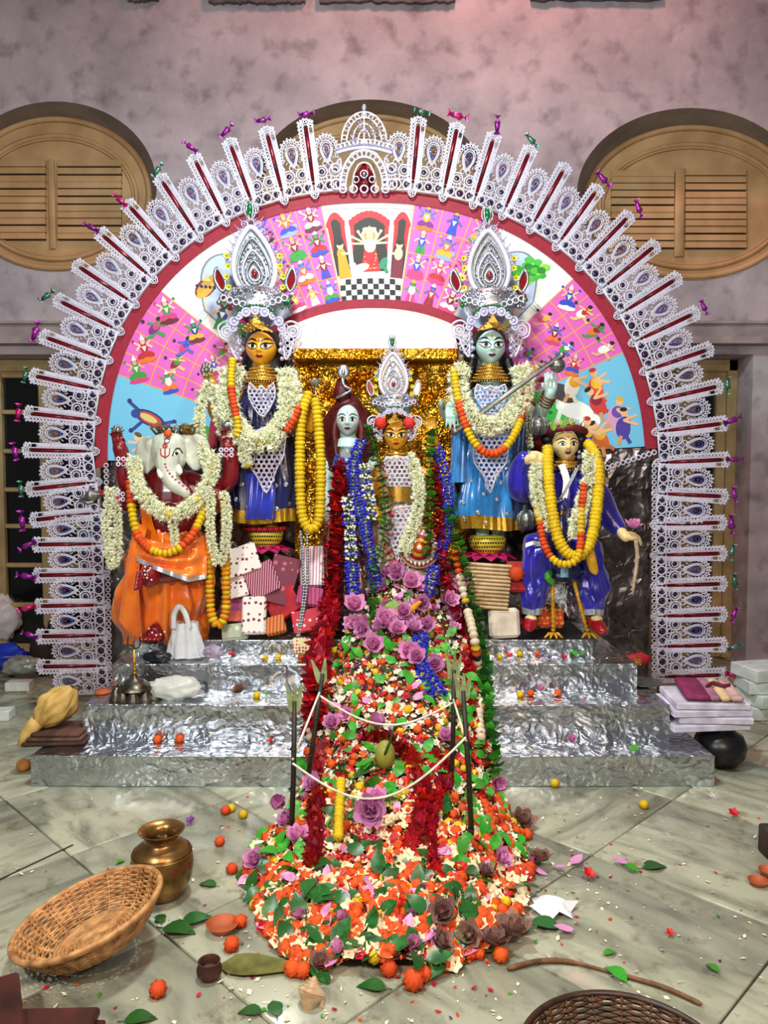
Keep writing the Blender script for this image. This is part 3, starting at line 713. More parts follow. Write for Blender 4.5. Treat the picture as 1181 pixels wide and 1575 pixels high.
# ------------------------------------------------------------------ lace arch: spikes and paisley motifs cut from white paper lace
YL = YB - .03
la = thing('lace_arch', 'tall white filigree lace arch with spikes and paisley motifs framing the idols', 'arch', (at(579, 1062, YL).x, YL, .14))
s0 = sc(YL)
blk = mat('dark_sequin', '#23202c', .15, .5, .4, 200, dark='#3a2a66', coat=.6)
spike_red = mat('red_slot_foil', '#8e1022', .25, .4, .5, 8, dark='#2a0a10')
def capsule(w, z0, z1, n=7):
    h = w; out = []
    for i in range(n + 1): a = PI * i / n; out.append(Vector((h * math.cos(a), 0, z1 - h + h * math.sin(a))))
    out += [Vector((-w * .72, 0, z0)), Vector((w * .72, 0, z0))]
    return out
def spike_mesh():
    m = MB(); k = s0
    pts = [p for p in capsule(10.5 * k, 0, 106 * k)]
    side = spline(pts, 5, True); m.cur = 0; m.loop(side, .0042, 5)
    inner = spline(capsule(4.0 * k, 8 * k, 98 * k), 4, True); m.loop(inner, .0036, 5)
    for q, _ in walk(spline(capsule(7.4 * k, 4 * k, 102.5 * k), 6, True) + [Vector((7.4 * k, 0, 4 * k))], .0205): m.torus((q.x, -.002, q.z), .0086, .0034, 8, 4)
    for q, _ in walk(spline(capsule(11.8 * k, 0, 107.5 * k), 6, True)[:-12], .022): m.ell(q, .0052, 6, 4)
    m.cur = 1; m.prism([(3.6 * k, 10 * k), (3.6 * k, 90 * k), (0, 96 * k), (-3.6 * k, 90 * k), (-3.6 * k, 10 * k)], .004, .007)
    return m.mesh('spike', [lace_w, spike_red])
def tear(w, z0, z1, n=20):
    """drop: round end outward"""
    out = []
    for i in range(n):
        a = 2 * PI * i / n; t = (1 - math.cos(a)) / 2
        out.append(Vector((w * math.sin(a) * (math.sin(a / 2) ** .9), 0, z0 + (z1 - z0) * t)))
    return out
def motif_mesh():
    m = MB(); k = s0; m.cur = 0
    rim = [Vector((17.6 * k * math.cos(a), 0, 56 * k + 24 * k * math.sin(a))) for a in [DG(-25 + 230 * i / 26) for i in range(27)]]
    m.tube(rim, .0040, 5)
    for q, _ in walk(rim, .0195): m.torus((q.x * .90, -.003, 56 * k + (q.z - 56 * k) * .90), .0082, .0033, 8, 4)
    for i, q in enumerate(rim[::2]):
        d = (q - Vector((0, 0, 56 * k))).normalized(); m.ell(q + d * .008, .0066 if i % 2 else .0048, 6, 4)
    d2 = tear(11.5 * k, 38 * k, 72 * k); m.loop(d2, .0045, 5)
    for i in range(16):
        a = 2 * PI * i / 16; m.tube([(12 * k * math.cos(a), 0, 57 * k + 14 * k * math.sin(a)), (15.5 * k * math.cos(a), 0, 57 * k + 19 * k * math.sin(a))], .0030, 4)
    m.loop(tear(8.8 * k, 42 * k, 69 * k), .0034, 5)
    for s_ in (-1, 1):
        m.torus((s_ * 10 * k, 0, 26 * k), 8.6 * k, .0052, 16, 5); m.torus((s_ * 10 * k, -.003, 26 * k), 5.0 * k, .0036, 12, 5)
        m.torus((s_ * 4.2 * k, 0, 38 * k), 3.2 * k, .0034, 9, 4); m.torus((s_ * 17.5 * k, 0, 38 * k), 3.4 * k, .0034, 9, 4); m.torus((0, 0, 31 * k), 2.6 * k, .003, 8, 4)
        m.tube([(s_ * 20.5 * k, 0, 0), (s_ * 20.5 * k, 0, 44 * k)], .0034, 4)
        for i in range(5): m.torus((s_ * 18.0 * k, 0, (4 + i * 9) * k), 2.6 * k, .0030, 7, 4)
        m.torus((s_ * 6 * k, 0, 15.5 * k), 2.6 * k, .003, 8, 4); m.torus((s_ * 14 * k, 0, 15 * k), 2.6 * k, .003, 8, 4)
    m.torus((0, 0, 17 * k), 3.2 * k, .0034, 8, 4)
    for i in range(3): m.torus(((-15.5 + 15.5 * i) * k, 0, 5.5 * k), 6.6 * k, .0048, 12, 5)
    m.tube([(-23.5 * k, 0, -2.5 * k), (23.5 * k, 0, -2.5 * k)], .0062, 5); m.tube([(-23.5 * k, 0, 12.6 * k), (23.5 * k, 0, 12.6 * k)], .004, 5)
    m.cur = 1
    for i in range(3): m.ell(((-15.5 + 15.5 * i) * k, .0, 5.5 * k), (4.6 * k, .006, 4.6 * k), 8, 5)
    for s_ in (-1, 1): m.ell((s_ * 10 * k, .002, 26 * k), (3.6 * k, .004, 3.6 * k), 8, 4)
    m.cur = 2
    for i in range(12):
        a = R.uniform(0, 6.28); r_ = R.uniform(.6, 1); m.ell((15 * k * r_ * math.cos(a), -.006, 56 * k + 19 * k * r_ * math.sin(a)), .0042, 6, 4)
    for i in range(5): m.ell((R.uniform(-15, 15) * k, -.006, R.uniform(15, 38) * k), .004, 6, 4)
    return m.mesh('paisley_motif', [lace_w, blk, bead_m])
def drop_mesh():
    m = MB(); k = s0; m.loop([Vector((p.x, -.006, p.z)) for p in tear(5.2 * k, 47 * k, 64 * k)], .0042, 6)
    m.cur = 1; m.ell((0, -.005, 58 * k), (.0075, .006, .010), 8, 5)
    return m.mesh('jewel_drop', [jewel_b, jewel_r])
def bow_mesh():
    m = MB(); k = s0
    m.ell((0, 0, 0), (8 * k, 3.2 * k, 3.6 * k), 8, 6, fn=lambda p: 1 + .25 * math.sin(6 * p.x))
    for s_ in (-1, 1):
        m.add([(s_ * 7 * k, 0, 0), (s_ * 12 * k, -2 * k, 5 * k), (s_ * 12.5 * k, 1.5 * k, 1 * k), (s_ * 11.5 * k, -1 * k, -4.5 * k), (s_ * 11 * k, 2 * k, 0)], [(0, 1, 2), (0, 2, 3), (0, 3, 4), (0, 4, 1)])
    return [m.mesh('foil_bow', q) for q in (jewel_p, jewel_q, jewel_m)]
SP, MO, DR, BO = spike_mesh(), motif_mesh(), drop_mesh(), bow_mesh()
path = [(163, 1064), (160, 980), (157, 900), (154, 810)] + [arch_px(DG(-90 + i * 1.5), 1.02, 2) for i in range(0, 121)] + [(1011, 800), (1012, 900), (1013, 980), (1014, 1064)]
wp = [at(x, y, YL) for x, y in path]
cum = [0.0]
for a, b in zip(wp, wp[1:]): cum.append(cum[-1] + (b - a).length)
itop = min(range(len(path)), key=lambda i: abs(path[i][0] - 563) + (1000 if path[i][1] > 400 else 0)); stop = cum[itop]
def along(s_):
    for i in range(len(wp) - 1):
        if cum[i + 1] >= s_:
            t = (s_ - cum[i]) / max(1e-9, cum[i + 1] - cum[i]); return wp[i].lerp(wp[i + 1], t), (wp[i + 1] - wp[i]).normalized()
    return wp[-1], (wp[-1] - wp[-2]).normalized()
def out_frame(p, t):
    n = Vector((-t.z, 0, t.x))          # outward (left-hand normal of a left-to-right path)
    x = t; y = n.cross(x)
    return Matrix(((x.x, y.x, n.x, p.x), (x.y, y.y, n.y, p.y), (x.z, y.z, n.z, p.z), (0, 0, 0, 1)))
SPC = 47.6 * s0; cnt = 0
for side in (-1, 1):
    d = 74 * s0
    while 0 < stop + side * d < cum[-1]:
        p, t = along(stop + side * d); M = out_frame(p, t)
        inst('spike', SP, M, la)
        if R.random() < .93:
            q = M @ Vector((R.uniform(-4, 4) * s0, -.012, (113 + R.uniform(-2, 5)) * s0)); a = math.atan2(t.z, t.x) + R.uniform(-.5, .5) + (PI / 2 if R.random() < .25 else 0)
            inst('foil_bow', R.choice(BO), TRS(q, Matrix.Rotation(-a, 4, 'Y'), R.uniform(1.0, 1.35)), la)
        d += SPC
    d = (74 - 23.8) * s0
    while 0 < stop + side * d < cum[-1]:
        p, t = along(stop + side * d); M = out_frame(p, t)
        mo = inst('paisley_motif', MO, M, la); inst('jewel_drop', DR, M, mo)
        d += SPC
# centre crest of the lace arch
m = MB(); ct = at(560, 296, YL - .01); k = s0
def c3(x, z, d=0): return Vector((ct.x + x * k, ct.y - d, ct.z + z * k))
for w, h, r_ in ((36, 62, .008), (28, 52, .006), (18, 44, .006)): m.tube([c3(w * math.cos(DG(a)) * (1 + .12 * (a > 60 and a < 120)), h * math.sin(DG(a)) ** .8 if math.sin(DG(a)) > 0 else 0) for a in range(0, 181, 9)], r_, 5)
for i in range(15): a = DG(6 + 168 * i / 14); m.torus(c3(32 * math.cos(a), 57 * math.sin(a) ** .85), .016, .0045, 10, 4)
m.tube([c3(-42 + i * 84 / 20, 58 + 8 * math.sin(PI * i / 20)) for i in range(21)], .011, 5)
for i in range(13): m.torus(c3(-38 + i * 76 / 12, 66 + 8 * math.sin(PI * i / 12)), .018, .005, 10, 4)
for w, h in ((34, 44), (26, 36), (17, 27), (9, 18)): m.tube([c3(w * math.cos(DG(a)), 74 + h * math.sin(DG(a))) for a in range(0, 181, 10)], .0055, 5)
for i in range(9): a = DG(10 + 160 * i / 8); m.torus(c3(30 * math.cos(a), 74 + 39 * math.sin(a)), .014, .0042, 9, 4)
m.tube([c3(0, 60), c3(0, 122)], .006, 5)
for x in (-42, 42): m.torus(c3(x, 12), .03, .006, 12, 5); m.torus(c3(x, 36), .026, .006, 12, 5)
for i in range(5): m.torus(c3(-32 + 16 * i, 5), .022, .006, 10, 4)
cr = m.build('crest', lace_w, la)
m = MB()
for i in range(60): a = R.uniform(0, PI); r_ = R.uniform(.3, 1); m.ell(c3(33 * r_ * math.cos(a), 74 + 38 * r_ * math.sin(a), .01), .0052, 6, 4)
for i in range(24): m.ell(c3(-40 + 80 * i / 23, 62 + 8 * math.sin(PI * i / 23), .012), .007, 6, 4)
m.ell(c3(0, 124), (.014, .012, .022), 8, 6); m.build('bead_work', bead_m, cr)
m = MB(); m.prism([((ct.x + x * k), ct.z + z * k) for x, z in ((-14, 4), (14, 4), (14, 28), (0, 46), (-14, 28))], ct.y + .012, ct.y + .016); m.build('red_backing', spike_red, cr)
m = MB(); m.torus(c3(0, 26, .01), .022, .006, 12, 5); m.torus(c3(-12, 18, .01), .018, .005, 10, 5); m.torus(c3(12, 18, .01), .018, .005, 10, 5); m.ell(c3(0, 26, .01), .012, 8, 5); m.build('silver_flower', silver, cr)
# inner lace border down both sides (between foil board and motifs)
for side in (-1, 1):
    m = MB()
    for i in range(40):
        y = 716 + i * 8.7
        x = (157 + 6 * (y - 712) / 350) if side < 0 else 1012
        m.torus(at(x - side * 6, y, YL - .004), .013, .0045, 8, 4)
    m.build('edge_rings', lace_w, la)
m = MB()   # lace strip under the right end of the painted arch
for i in range(18): p = at(1006 - i * 8, 696 + i * 2.6, YB - .02); m.torus(p, .014, .005, 8, 4)
m.build('edge_strip', lace_w, la)
for xx in (154, 1017):
    m = MB(); p = at(xx, 900, YL + .022); m.tube([(p.x, p.y, 0.001), (p.x, p.y, 1.0), (p.x, p.y, at(xx, 720, YL).z)], .014, 8); m.build('support_post', mat('grey_bamboo_post', '#6a6258', .7, 0, .2, 20), la)
# throne canopy and gold foil niche
th = thing('throne_canopy', 'silver canopy with gold foil front edge above the two central idols', 'canopy', (at(575, 545, 4.5).x, 4.6, at(575, 575, 4.7).z))
a, b = at(450, 536, 4.53), at(704, 536, 4.53); e0, e1 = at(462, 500, 4.70), at(697, 500, 4.70)
m = MB()
def roof(u, v):
    p = a.lerp(b, u).lerp(e0.lerp(e1, u), v); p.z += .055 * math.sin(PI * u) * v + .006 * noise.noise(Vector((u * 14, v * 8, 2))); return p
m.grid(roof, 40, 16); m.build('roof', foil('flood_glare_foil', '#f4f6fa', .6, 9, .005), th)  # white glare of the flood lamp put into a brighter foil colour
fz = at(447, 553, 4.53).z; m = MB(); m.bbox(((a.x + b.x) / 2, 4.535, (a.z + fz) / 2), (b.x - a.x, .03, a.z - fz), .006); m.build('front_edge', foil_g, th, sharp=40)
m = MB(); m.box(((a.x + b.x) / 2, 4.615, fz + .012), (b.x - a.x - .02, .15, .02)); m.build('underside', mat('dark_brown_board', '#4a1d0a', .5, .2, .2, 12), th, smooth=False)  # underside coloured much darker than the gold front edge
gp = at(452, 556, 4.72); gq = at(716, 860, 4.72)
m = MB(); m.grid(lambda u, v: Vector((gp.x + (gq.x - gp.x) * u, 4.71 + .012 * noise.noise(Vector((u * 9, v * 9, 3))), gq.z + (gp.z - gq.z) * v)), 30, 30)
tag(m.build('gold_foil_screen', foil_g), 'crumpled gold foil screen behind the two central idols', 'screen')
# ------------------------------------------------------------------ flowers and garlands (unit meshes, axis z)
mg_o = mat('marigold_orange', '#f4530a', .75, 0, .3, 60, objvar=.16, sss=.1)
mg_y = mat('marigold_yellow', '#f5c50c', .75, 0, .25, 60, objvar=.12, sss=.1)
mg_a = mat('marigold_amber', '#f29a08', .75, 0, .25, 60, objvar=.12, sss=.1)
tub = mat('tuberose_white', '#fbf9e2', .6, 0, .06, 40, dark='#ecf0c8', objvar=.08, sss=.15)
wht = mat('white_petal', '#f6f2e2', .6, 0, .08, 40, dark='#e2d8b8', objvar=.08, sss=.15)
crm = mat('cream_petal', '#f8ecc8', .6, 0, .08, 40, dark='#ecd6a6', objvar=.1, sss=.15)
redp = mat('crimson_petal', '#d40f26', .5, 0, .2, 50, dark='#9a0818', objvar=.22, sss=.05)
drkr = mat('dark_red_petal', '#9c0a1c', .5, 0, .25, 50, dark='#5f0612', objvar=.3)
blup = mat('blue_petal', '#2430d8', .5, 0, .25, 50, dark='#161a86', objvar=.15)
lotp = mat('lotus_pink', '#e0a0cc', .5, 0, .2, 25, dark='#c06fa6', objvar=.2, sss=.1)
lotd = mat('wilted_lotus', '#9a7068', .6, 0, .3, 25, dark='#5d4a3c', objvar=.25)
leafm = mat('leaf_green', '#45a82c', .4, 0, .25, 40, dark='#2a7a20', objvar=.3)
leafd = mat('dark_leaf', '#2a6a28', .35, 0, .3, 40, dark='#174018', objvar=.3)
purp = mat('violet_petal', '#6b2a8a', .5, 0, .3, 40, objvar=.3)
stem_m = mat('green_stalk', '#5a7a2a', .6, 0, .2, 40)
beadw = mat('ivory_bead', '#e4d6bc', .5, 0, .15, 40, dark='#b9a58a', objvar=.1)
thr = mat('white_thread', '#e8e2d0', .8)
def ruffle(m, r, h, n=16, layers=4, seed=0):
    rg = random.Random(seed); rings = []
    for i in range(layers * 2 + 1):
        a = PI * i / (layers * 2); z = math.cos(a) * h; rr = max(.02, math.sin(a)) * r; up = (i % 2)
        rings.append([Vector(((rr * (1.0 + (.16 if (j + i) % 2 else -.14) + rg.uniform(-.05, .05))) * math.cos(2 * PI * j / n), (rr * (1.0 + (.16 if (j + i) % 2 else -.14))) * math.sin(2 * PI * j / n), z + (.08 * h if up else -.05 * h))) for j in range(n)])
    m.loft(list(reversed(rings)))
def petal(m, M, L, W, curl=.25, segs=4, tip=.15, belly=.5):
    pts = []
    for i in range(segs + 1):
        t = i / segs; w = W * (math.sin(PI * (t ** belly) * .93 + .07) if t < 1 else tip * .4) * .5 + .02 * W
        if i == segs: w = W * tip * .25
        z = curl * L * (t ** 2)
        for s_ in (-1, 0, 1): pts.append(M @ Vector((s_ * w, t * L, z + (0 if s_ == 0 else .18 * w))))
    fs = []
    for i in range(segs):
        for j in (0, 1): b = i * 3 + j; fs.append((b, b + 1, b + 4, b + 3))
    m.add(pts, fs)
def mk_marigold(name, mt, h=.72, seed=1):
    m = MB(); ruffle(m, .9, h, 16, 4, seed); return m.mesh(name, mt)
def mk_tuberose(name, mt, nb=9, seed=3):
    nb = nb + 5
    m = MB(); rg = random.Random(seed)
    for i in range(nb):
        a = 2 * PI * i / nb + rg.uniform(-.25, .25); el = rg.uniform(-.5, .7); d = Vector((math.cos(a) * math.cos(el), math.sin(a) * math.cos(el), math.sin(el)))
        L = rg.uniform(.85, 1.15); p0 = d * .15; p1 = d * L * .62; p2 = d * L
        m.tube([p0, p1, d * L * .8], [.09, .15, .20], 5, caps=False)
        o1 = d.orthogonal().normalized(); o2 = d.cross(o1)
        for q in range(4):
            b = 2 * PI * q / 4; e = (o1 * math.cos(b) + o2 * math.sin(b)); e2 = (o1 * math.cos(b + .9) + o2 * math.sin(b + .9))
            m.add([d * L * .78 + e * .10, d * L * .95 + e * .40, d * L * .78 + e2 * .10], [(0, 1, 2)])
    return m.mesh(name, mt)
def mk_whorl(name, mts, np_=9, W=.7, seed=5, curl=.4, buds=0):
    m = MB(); rg = random.Random(seed)
    for i in range(np_):
        a = 2 * PI * i / np_ + rg.uniform(-.3, .3); M = Matrix.Rotation(a, 4, 'Z') @ Matrix.Rotation(rg.uniform(-.5, .6), 4, 'X')
        petal(m, M, rg.uniform(.8, 1.15), W * rg.uniform(.8, 1.15), rg.uniform(-curl, curl), 3)
    m.cur = 1
    for i in range(buds):
        a = rg.uniform(0, 6.28); el = rg.uniform(-.4, .5); d = Vector((math.cos(a) * math.cos(el), math.sin(a) * math.cos(el), math.sin(el))); m.ell(d * .98, .13, 5, 4)
    return m.mesh(name, mts)
def mk_spindles(name, mts, nb=13, seed=6):
    """thin radiating buds with pale throats"""
    m = MB(); rg = random.Random(seed)
    for i in range(nb):
        a = 2 * PI * i / nb + rg.uniform(-.3, .3); el = rg.uniform(-.5, .5); d = Vector((math.cos(a) * math.cos(el), math.sin(a) * math.cos(el), math.sin(el)))
        m.cur = 1; m.tube([d * .1, d * .62], [.05, .09], 4, caps=False)
        m.cur = 0; m.tube([d * .55, d * .8, d * 1.05], [.09, .2, .04], 5)
    return m.mesh(name, mts)
def mk_leaf(name, mt, L=1.0, W=.6, bend=.15):
    m = MB(); n = 6
    pts = []
    for i in range(n + 1):
        t = i / n; w = W * .5 * math.sin(PI * t ** .8) * (1 - .25 * t); z = bend * math.sin(PI * t) - bend * .6 * t * t
        for s_ in (-1, 0, 1): pts.append((s_ * max(w, .008), t * L - .1, z + (.1 * w if s_ else 0)))
    m.add(pts, [(i * 3 + j, i * 3 + j + 1, i * 3 + j + 4, i * 3 + j + 3) for i in range(n) for j in (0, 1)])
    m.tube([(0, -.28, .0), (0, -.1, .004), (0, L * .85, .012 + bend * .3)], [.02, .022, .006], 4)
    return m.mesh(name, mt)
def mk_leaves(name, mt, n=4, seed=8):
    m = MB(); rg = random.Random(seed)
    for i in range(n):
        a = 2 * PI * i / n + rg.uniform(-.4, .4); M = Matrix.Rotation(a, 4, 'Z') @ Matrix.Rotation(rg.uniform(-.7, .2), 4, 'X'); petal(m, M, rg.uniform(.95, 1.25), rg.uniform(.75, 1.0), rg.uniform(-.3, .3), 4, .05, .75)
    return m.mesh(name, mt)
def mk_lotus(name, mt, n=(7, 6, 5), op=1.0, seed=2):
    m = MB(); rg = random.Random(seed)
    for k, q in enumerate(n):
        for i in range(q):
            a = 2 * PI * (i + .5 * k) / q + rg.uniform(-.15, .15); tilt = (.25 + .42 * k) * op + rg.uniform(-.1, .1)
            petal(m, Matrix.Rotation(a, 4, 'Z') @ Matrix.Rotation(tilt, 4, 'X'), (1.0 - .14 * k) * rg.uniform(.85, 1.1), rg.uniform(.78, .95), .45, 5, .35, .75)
    m.cur = 0; m.ell((0, 0, .18), (.2, .2, .22), 8, 5)
    return m.mesh(name, mt)
def mk_star(name, mt, n=6, seed=4):
    m = MB()
    for i in range(n): petal(m, Matrix.Rotation(2 * PI * i / n, 4, 'Z') @ Matrix.Rotation(.3, 4, 'X'), 1.0, .9, .15, 3, .3, .7)
    m.ell((0, 0, .12), .22, 6, 4); m.tube([(0, 0, -.7), (0, 0, 0)], [.06, .12], 5)
    return m.mesh(name, mt)
def mk_rosebud(name, mt, seed=9):
    m = MB(); rg = random.Random(seed)
    for k, q in enumerate((3, 4)):
        for i in range(q): petal(m, Matrix.Rotation(2 * PI * i / q + k, 4, 'Z') @ Matrix.Rotation(1.05 - .2 * k, 4, 'X'), 1.1 - .1 * k, .9, .25, 4, .1, .8)
    return m.mesh(name, mt)
def mk_petal(name, mt):
    m = MB(); petal(m, Matrix.Identity(4), 1, .62, .3, 4, .2, .8); return m.mesh(name, mt)
F = {
    'mo': mk_marigold('marigold', mg_o, .62, 1), 'my': mk_marigold('marigold', mg_y, .62, 2), 'ma': mk_marigold('marigold', mg_a, .62, 3),
    'MO': mk_marigold('marigold', mg_o, .85, 4), 'MY': mk_marigold('marigold', mg_y, .85, 5),
    'tu': mk_tuberose('tuberose', tub, 10, 3), 'tu2': mk_tuberose('tuberose', tub, 8, 13), 'tw': mk_tuberose('tuberose', wht, 9, 23),
    're': mk_whorl('rose_petals', [redp, wht], 10, .75, 5, .4, 0), 'dr': mk_whorl('rose_petals', [drkr, wht], 10, .75, 6, .4, 0),
    'rs': mk_whorl('oleander', [redp, wht], 6, .6, 15, .2, 0),
    'bl': mk_spindles('aparajita_bud', [blup, tub], 13, 6), 'bw': mk_spindles('white_bud', [tub, stem_m], 11, 16),
    'lf': mk_leaves('leaf', leafm, 4, 8), 'lf2': mk_leaves('leaf', leafd, 4, 18),
    'LO': mk_lotus('lotus', lotp), 'LD': mk_lotus('lotus', lotd, (6, 5, 4), .8, 12), 'LB': mk_rosebud('lotus_bud', lotp), 'LP': mk_petal('lotus_petal', lotp), 'LQ': mk_petal('lotus_petal', lotd),
    'wh': mk_star('jasmine', wht), 'cr': mk_star('tuberose_blossom', crm, 6), 'hb': mk_star('hibiscus', redp, 5), 'vi': mk_star('violet_bloom', purp, 5),
    'LF': mk_leaf('leaf', leafm), 'LG': mk_leaf('leaf', leafd, 1, .7, .1), 'bd': None,
}
m = MB(); m.ell((0, 0, 0), (1, 1, .8), 12, 8, fn=lambda p: 1 + .05 * math.sin(7 * math.atan2(p.y, p.x))); F['bd'] = m.mesh('ball', beadw)
m = MB(); m.ell((0, 0, 0), (1, 1, .9), 8, 6); F['sb'] = m.mesh('silver_bead', silver); F['bb'] = m.mesh('black_bead', mat('black_bead', '#0c0b10', .2, 0, .1, 30, coat=.5))
def garland(name, label, pts, kinds, size, step, jitter=.12, group=None, cat='garland', squash=1.0, cord=True):
    """pts: (px, py, Y); size and step in photo pixels; kinds: list or function of t in 0..1"""
    W = [at(*p) for p in pts]; line = spline(W, 14); Ym = sum(p[2] for p in pts) / len(pts); s_ = sc(Ym)
    root = thing(name, label, cat, min(line, key=lambda p: p.z), group)
    if cord:
        m = MB(); m.tube(line[::3] + [line[-1]], .004, 4); m.build('thread', stem_m, root)
    st = walk(line, step * s_); n = len(st)
    for i, (p, t) in enumerate(st):
        kd = kinds(i / max(1, n - 1), i) if callable(kinds) else kinds[i % len(kinds)]
        if isinstance(kd, str): kd = (kd, 1.0)
        k, f_ = kd; r_ = size * s_ * f_ * R.uniform(1 - jitter, 1 + jitter)
        q = p + Vector((R.uniform(-1, 1), R.uniform(-1, 1) * .5, R.uniform(-1, 1))) * size * s_ * jitter * .6
        inst(F[k].name.split('.')[0], F[k], TRS(q, frame(t + Vector((R.uniform(-.2, .2), R.uniform(-.2, .2), R.uniform(-.2, .2))) * jitter * 3, R.uniform(0, 6.28)), (r_, r_, r_ * squash)), root)
    return root
def seq(*parts):
    """parts: (fraction end, [kinds])"""
    def fn(t, i):
        for e, ks in parts:
            if t <= e: return ks[i % len(ks)]
        return parts[-1][1][0]
    return fn
def rnd(*ks):
    return lambda t, i: R.choice(ks)
# ------------------------------------------------------------------ idol building blocks
def satin(name, col, dark, rough=.27): return mat(name, col, rough, 0, .12, 6, .12, 90, .8, sheen=.3, coat=.15, dark=dark)
orange_s = satin('orange_satin', '#f8820c', '#e05a04'); navy_s = satin('navy_satin', '#10185e', '#0a0d33'); royal_s = satin('royal_blue_satin', '#2318b8', '#150c7a'); sky_s = satin('sky_blue_satin', '#2f93dd', '#1a6cb4')
maroon_s = satin('maroon_velvet', '#7a0d16', '#4d0710', .45)
sk_yel = mat('yellow_clay_paint', '#e8a51c', .32, 0, .05, 14, coat=.4); sk_pale = mat('pale_blue_clay_paint', '#b4d8d2', .32, 0, .05, 14, coat=.4); sk_white = mat('white_blue_clay_paint', '#c3dcdb', .32, 0, .05, 14, coat=.4)
sk_cream = mat('cream_clay_paint', '#ecd391', .32, 0, .05, 14, coat=.4); sk_grey = mat('grey_clay_paint', '#cdd0c2', .4, 0, .08, 10, .15, 60, dark='#b4b6a8'); sk_red = mat('maroon_clay_paint', '#7d0d17', .35, 0, .1, 14, coat=.3)
hair_b = mat('black_hair', '#0b0909', .45, 0, .3, 60, .8, 120); hair_r = mat('maroon_hair', '#5d0f18', .5, 0, .35, 50, .9, 90, dark='#2f060b')
hem_g = mat('gold_brocade', '#c79a2e', .35, .6, .25, 120, .5, 160); trim_s = mat('silver_ribbon', '#c2c9cf', .35, .5, .15, 90, .3, 200)
wpaint = mat('eye_white', '#f3efe4', .3); kpaint = mat('black_line_paint', '#0c0808', .4); rpaint = mat('red_paint', '#b3121c', .35); ppaint = mat('plum_paint', '#7c1a5c', .35); brn = mat('brown_iris', '#2a140c', .25)
def bvh_of(mb): return BVHTree.FromPolygons([tuple(v) for v in mb.v], mb.f)
def head(parent, cx, cy, hw, hh, Y, skin, turn=0.0):
    """clay head: cheek, chin, nose, lips; returns (object, face painter)"""
    s_ = sc(Y); c = at(cx, cy, Y); W, H, D = hw * s_, hh * s_, hw * s_ * 1.12
    m = MB(); nu, nv = 56, 44; vs_ = []
    g2 = lambda x, z, a, b: math.exp(-(x / a) ** 2 - (z / b) ** 2)
    for i in range(nv + 1):
        a = PI * i / nv
        for j in range(nu):
            b = 2 * PI * j / nu; p = Vector((math.sin(a) * math.cos(b), math.sin(a) * math.sin(b), math.cos(a)))
            wx = 1 - .34 * max(0, -p.z) ** 1.7 + .02 * math.cos(p.z * 3)
            x, y, z = p.x * wx, p.y, p.z
            if p.y < 0:
                xn = x
                nz = max(0, min(1, (.22 - z) / .42)) * (1 if z > -.22 else max(0, 1 - (-.22 - z) / .10))
                y -= .24 * nz * math.exp(-(xn / (.075 + .07 * max(0, min(1, -z / .2)))) ** 2) * (1 if z < .22 else 0)
                y -= .07 * g2(xn, z + .50, .24, .09) + .09 * g2(xn, z + .84, .24, .14) + .05 * g2(abs(xn) - .52, z + .22, .25, .22)
                y += .06 * g2(abs(xn) - .40, z - .08, .24, .13)
            vs_.append(c + Vector((x * W, y * D, z * H)))
    fs = [(i * nu + j, (i + 1) * nu + j, (i + 1) * nu + (j + 1) % nu, i * nu + (j + 1) % nu) for i in range(nv) for j in range(nu)]
    m.add(vs_, fs); tree = bvh_of(m); o = m.build('head', skin, parent)
    def hit(x, z, d):
        q = c + Vector((x * W, -2 * D, z * H)); h = tree.ray_cast(q, Vector((0, 1, 0)))[0]
        return (h if h else c + Vector((x * W, -D * .5, z * H))) + Vector((0, -d, 0))
    class FP: pass
    fp = FP(); fp.o = o; fp.c = c; fp.W, fp.H, fp.D = W, H, D
    def patch(name, poly, mt, d=.0012, rings=4):
        mm = MB(); n = len(poly); gx = sum(p[0] for p in poly) / n; gz = sum(p[1] for p in poly) / n
        vs2 = [hit(gx, gz, d)]; f2 = []
        for r_ in range(1, rings + 1):
            for (x, z) in poly: vs2.append(hit(gx + (x - gx) * r_ / rings, gz + (z - gz) * r_ / rings, d))
        for j in range(n): f2.append((0, 1 + j, 1 + (j + 1) % n))
        for r_ in range(rings - 1):
            for j in range(n): f2.append((1 + r_ * n + j, 1 + (r_ + 1) * n + j, 1 + (r_ + 1) * n + (j + 1) % n, 1 + r_ * n + (j + 1) % n))
        mm.add(vs2, f2); return mm.build(name, mt, o)
    def stroke(name, pts, w, mt, d=.0018, taper=True):
        line = spline([Vector((x, 0, z)) for x, z in pts], 6); mm = MB(); k = len(line); L = []; Rr = []
        for i, q in enumerate(line):
            t = (line[min(i + 1, k - 1)] - line[max(0, i - 1)]).normalized(); nrm = Vector((-t.z * 1.0, 0, t.x)); ww = w * (math.sin(PI * min(max(i / (k - 1), .06), .94)) ** .6 if taper else 1) / 2
            L.append(hit(q.x + nrm.x * ww, q.z + nrm.z * ww * W / H, d)); Rr.append(hit(q.x - nrm.x * ww, q.z - nrm.z * ww * W / H, d))
        mm.loft([L, Rr], closed=False); return mm.build(name, mt, o)
    fp.patch, fp.stroke, fp.hit = patch, stroke, hit
    return fp
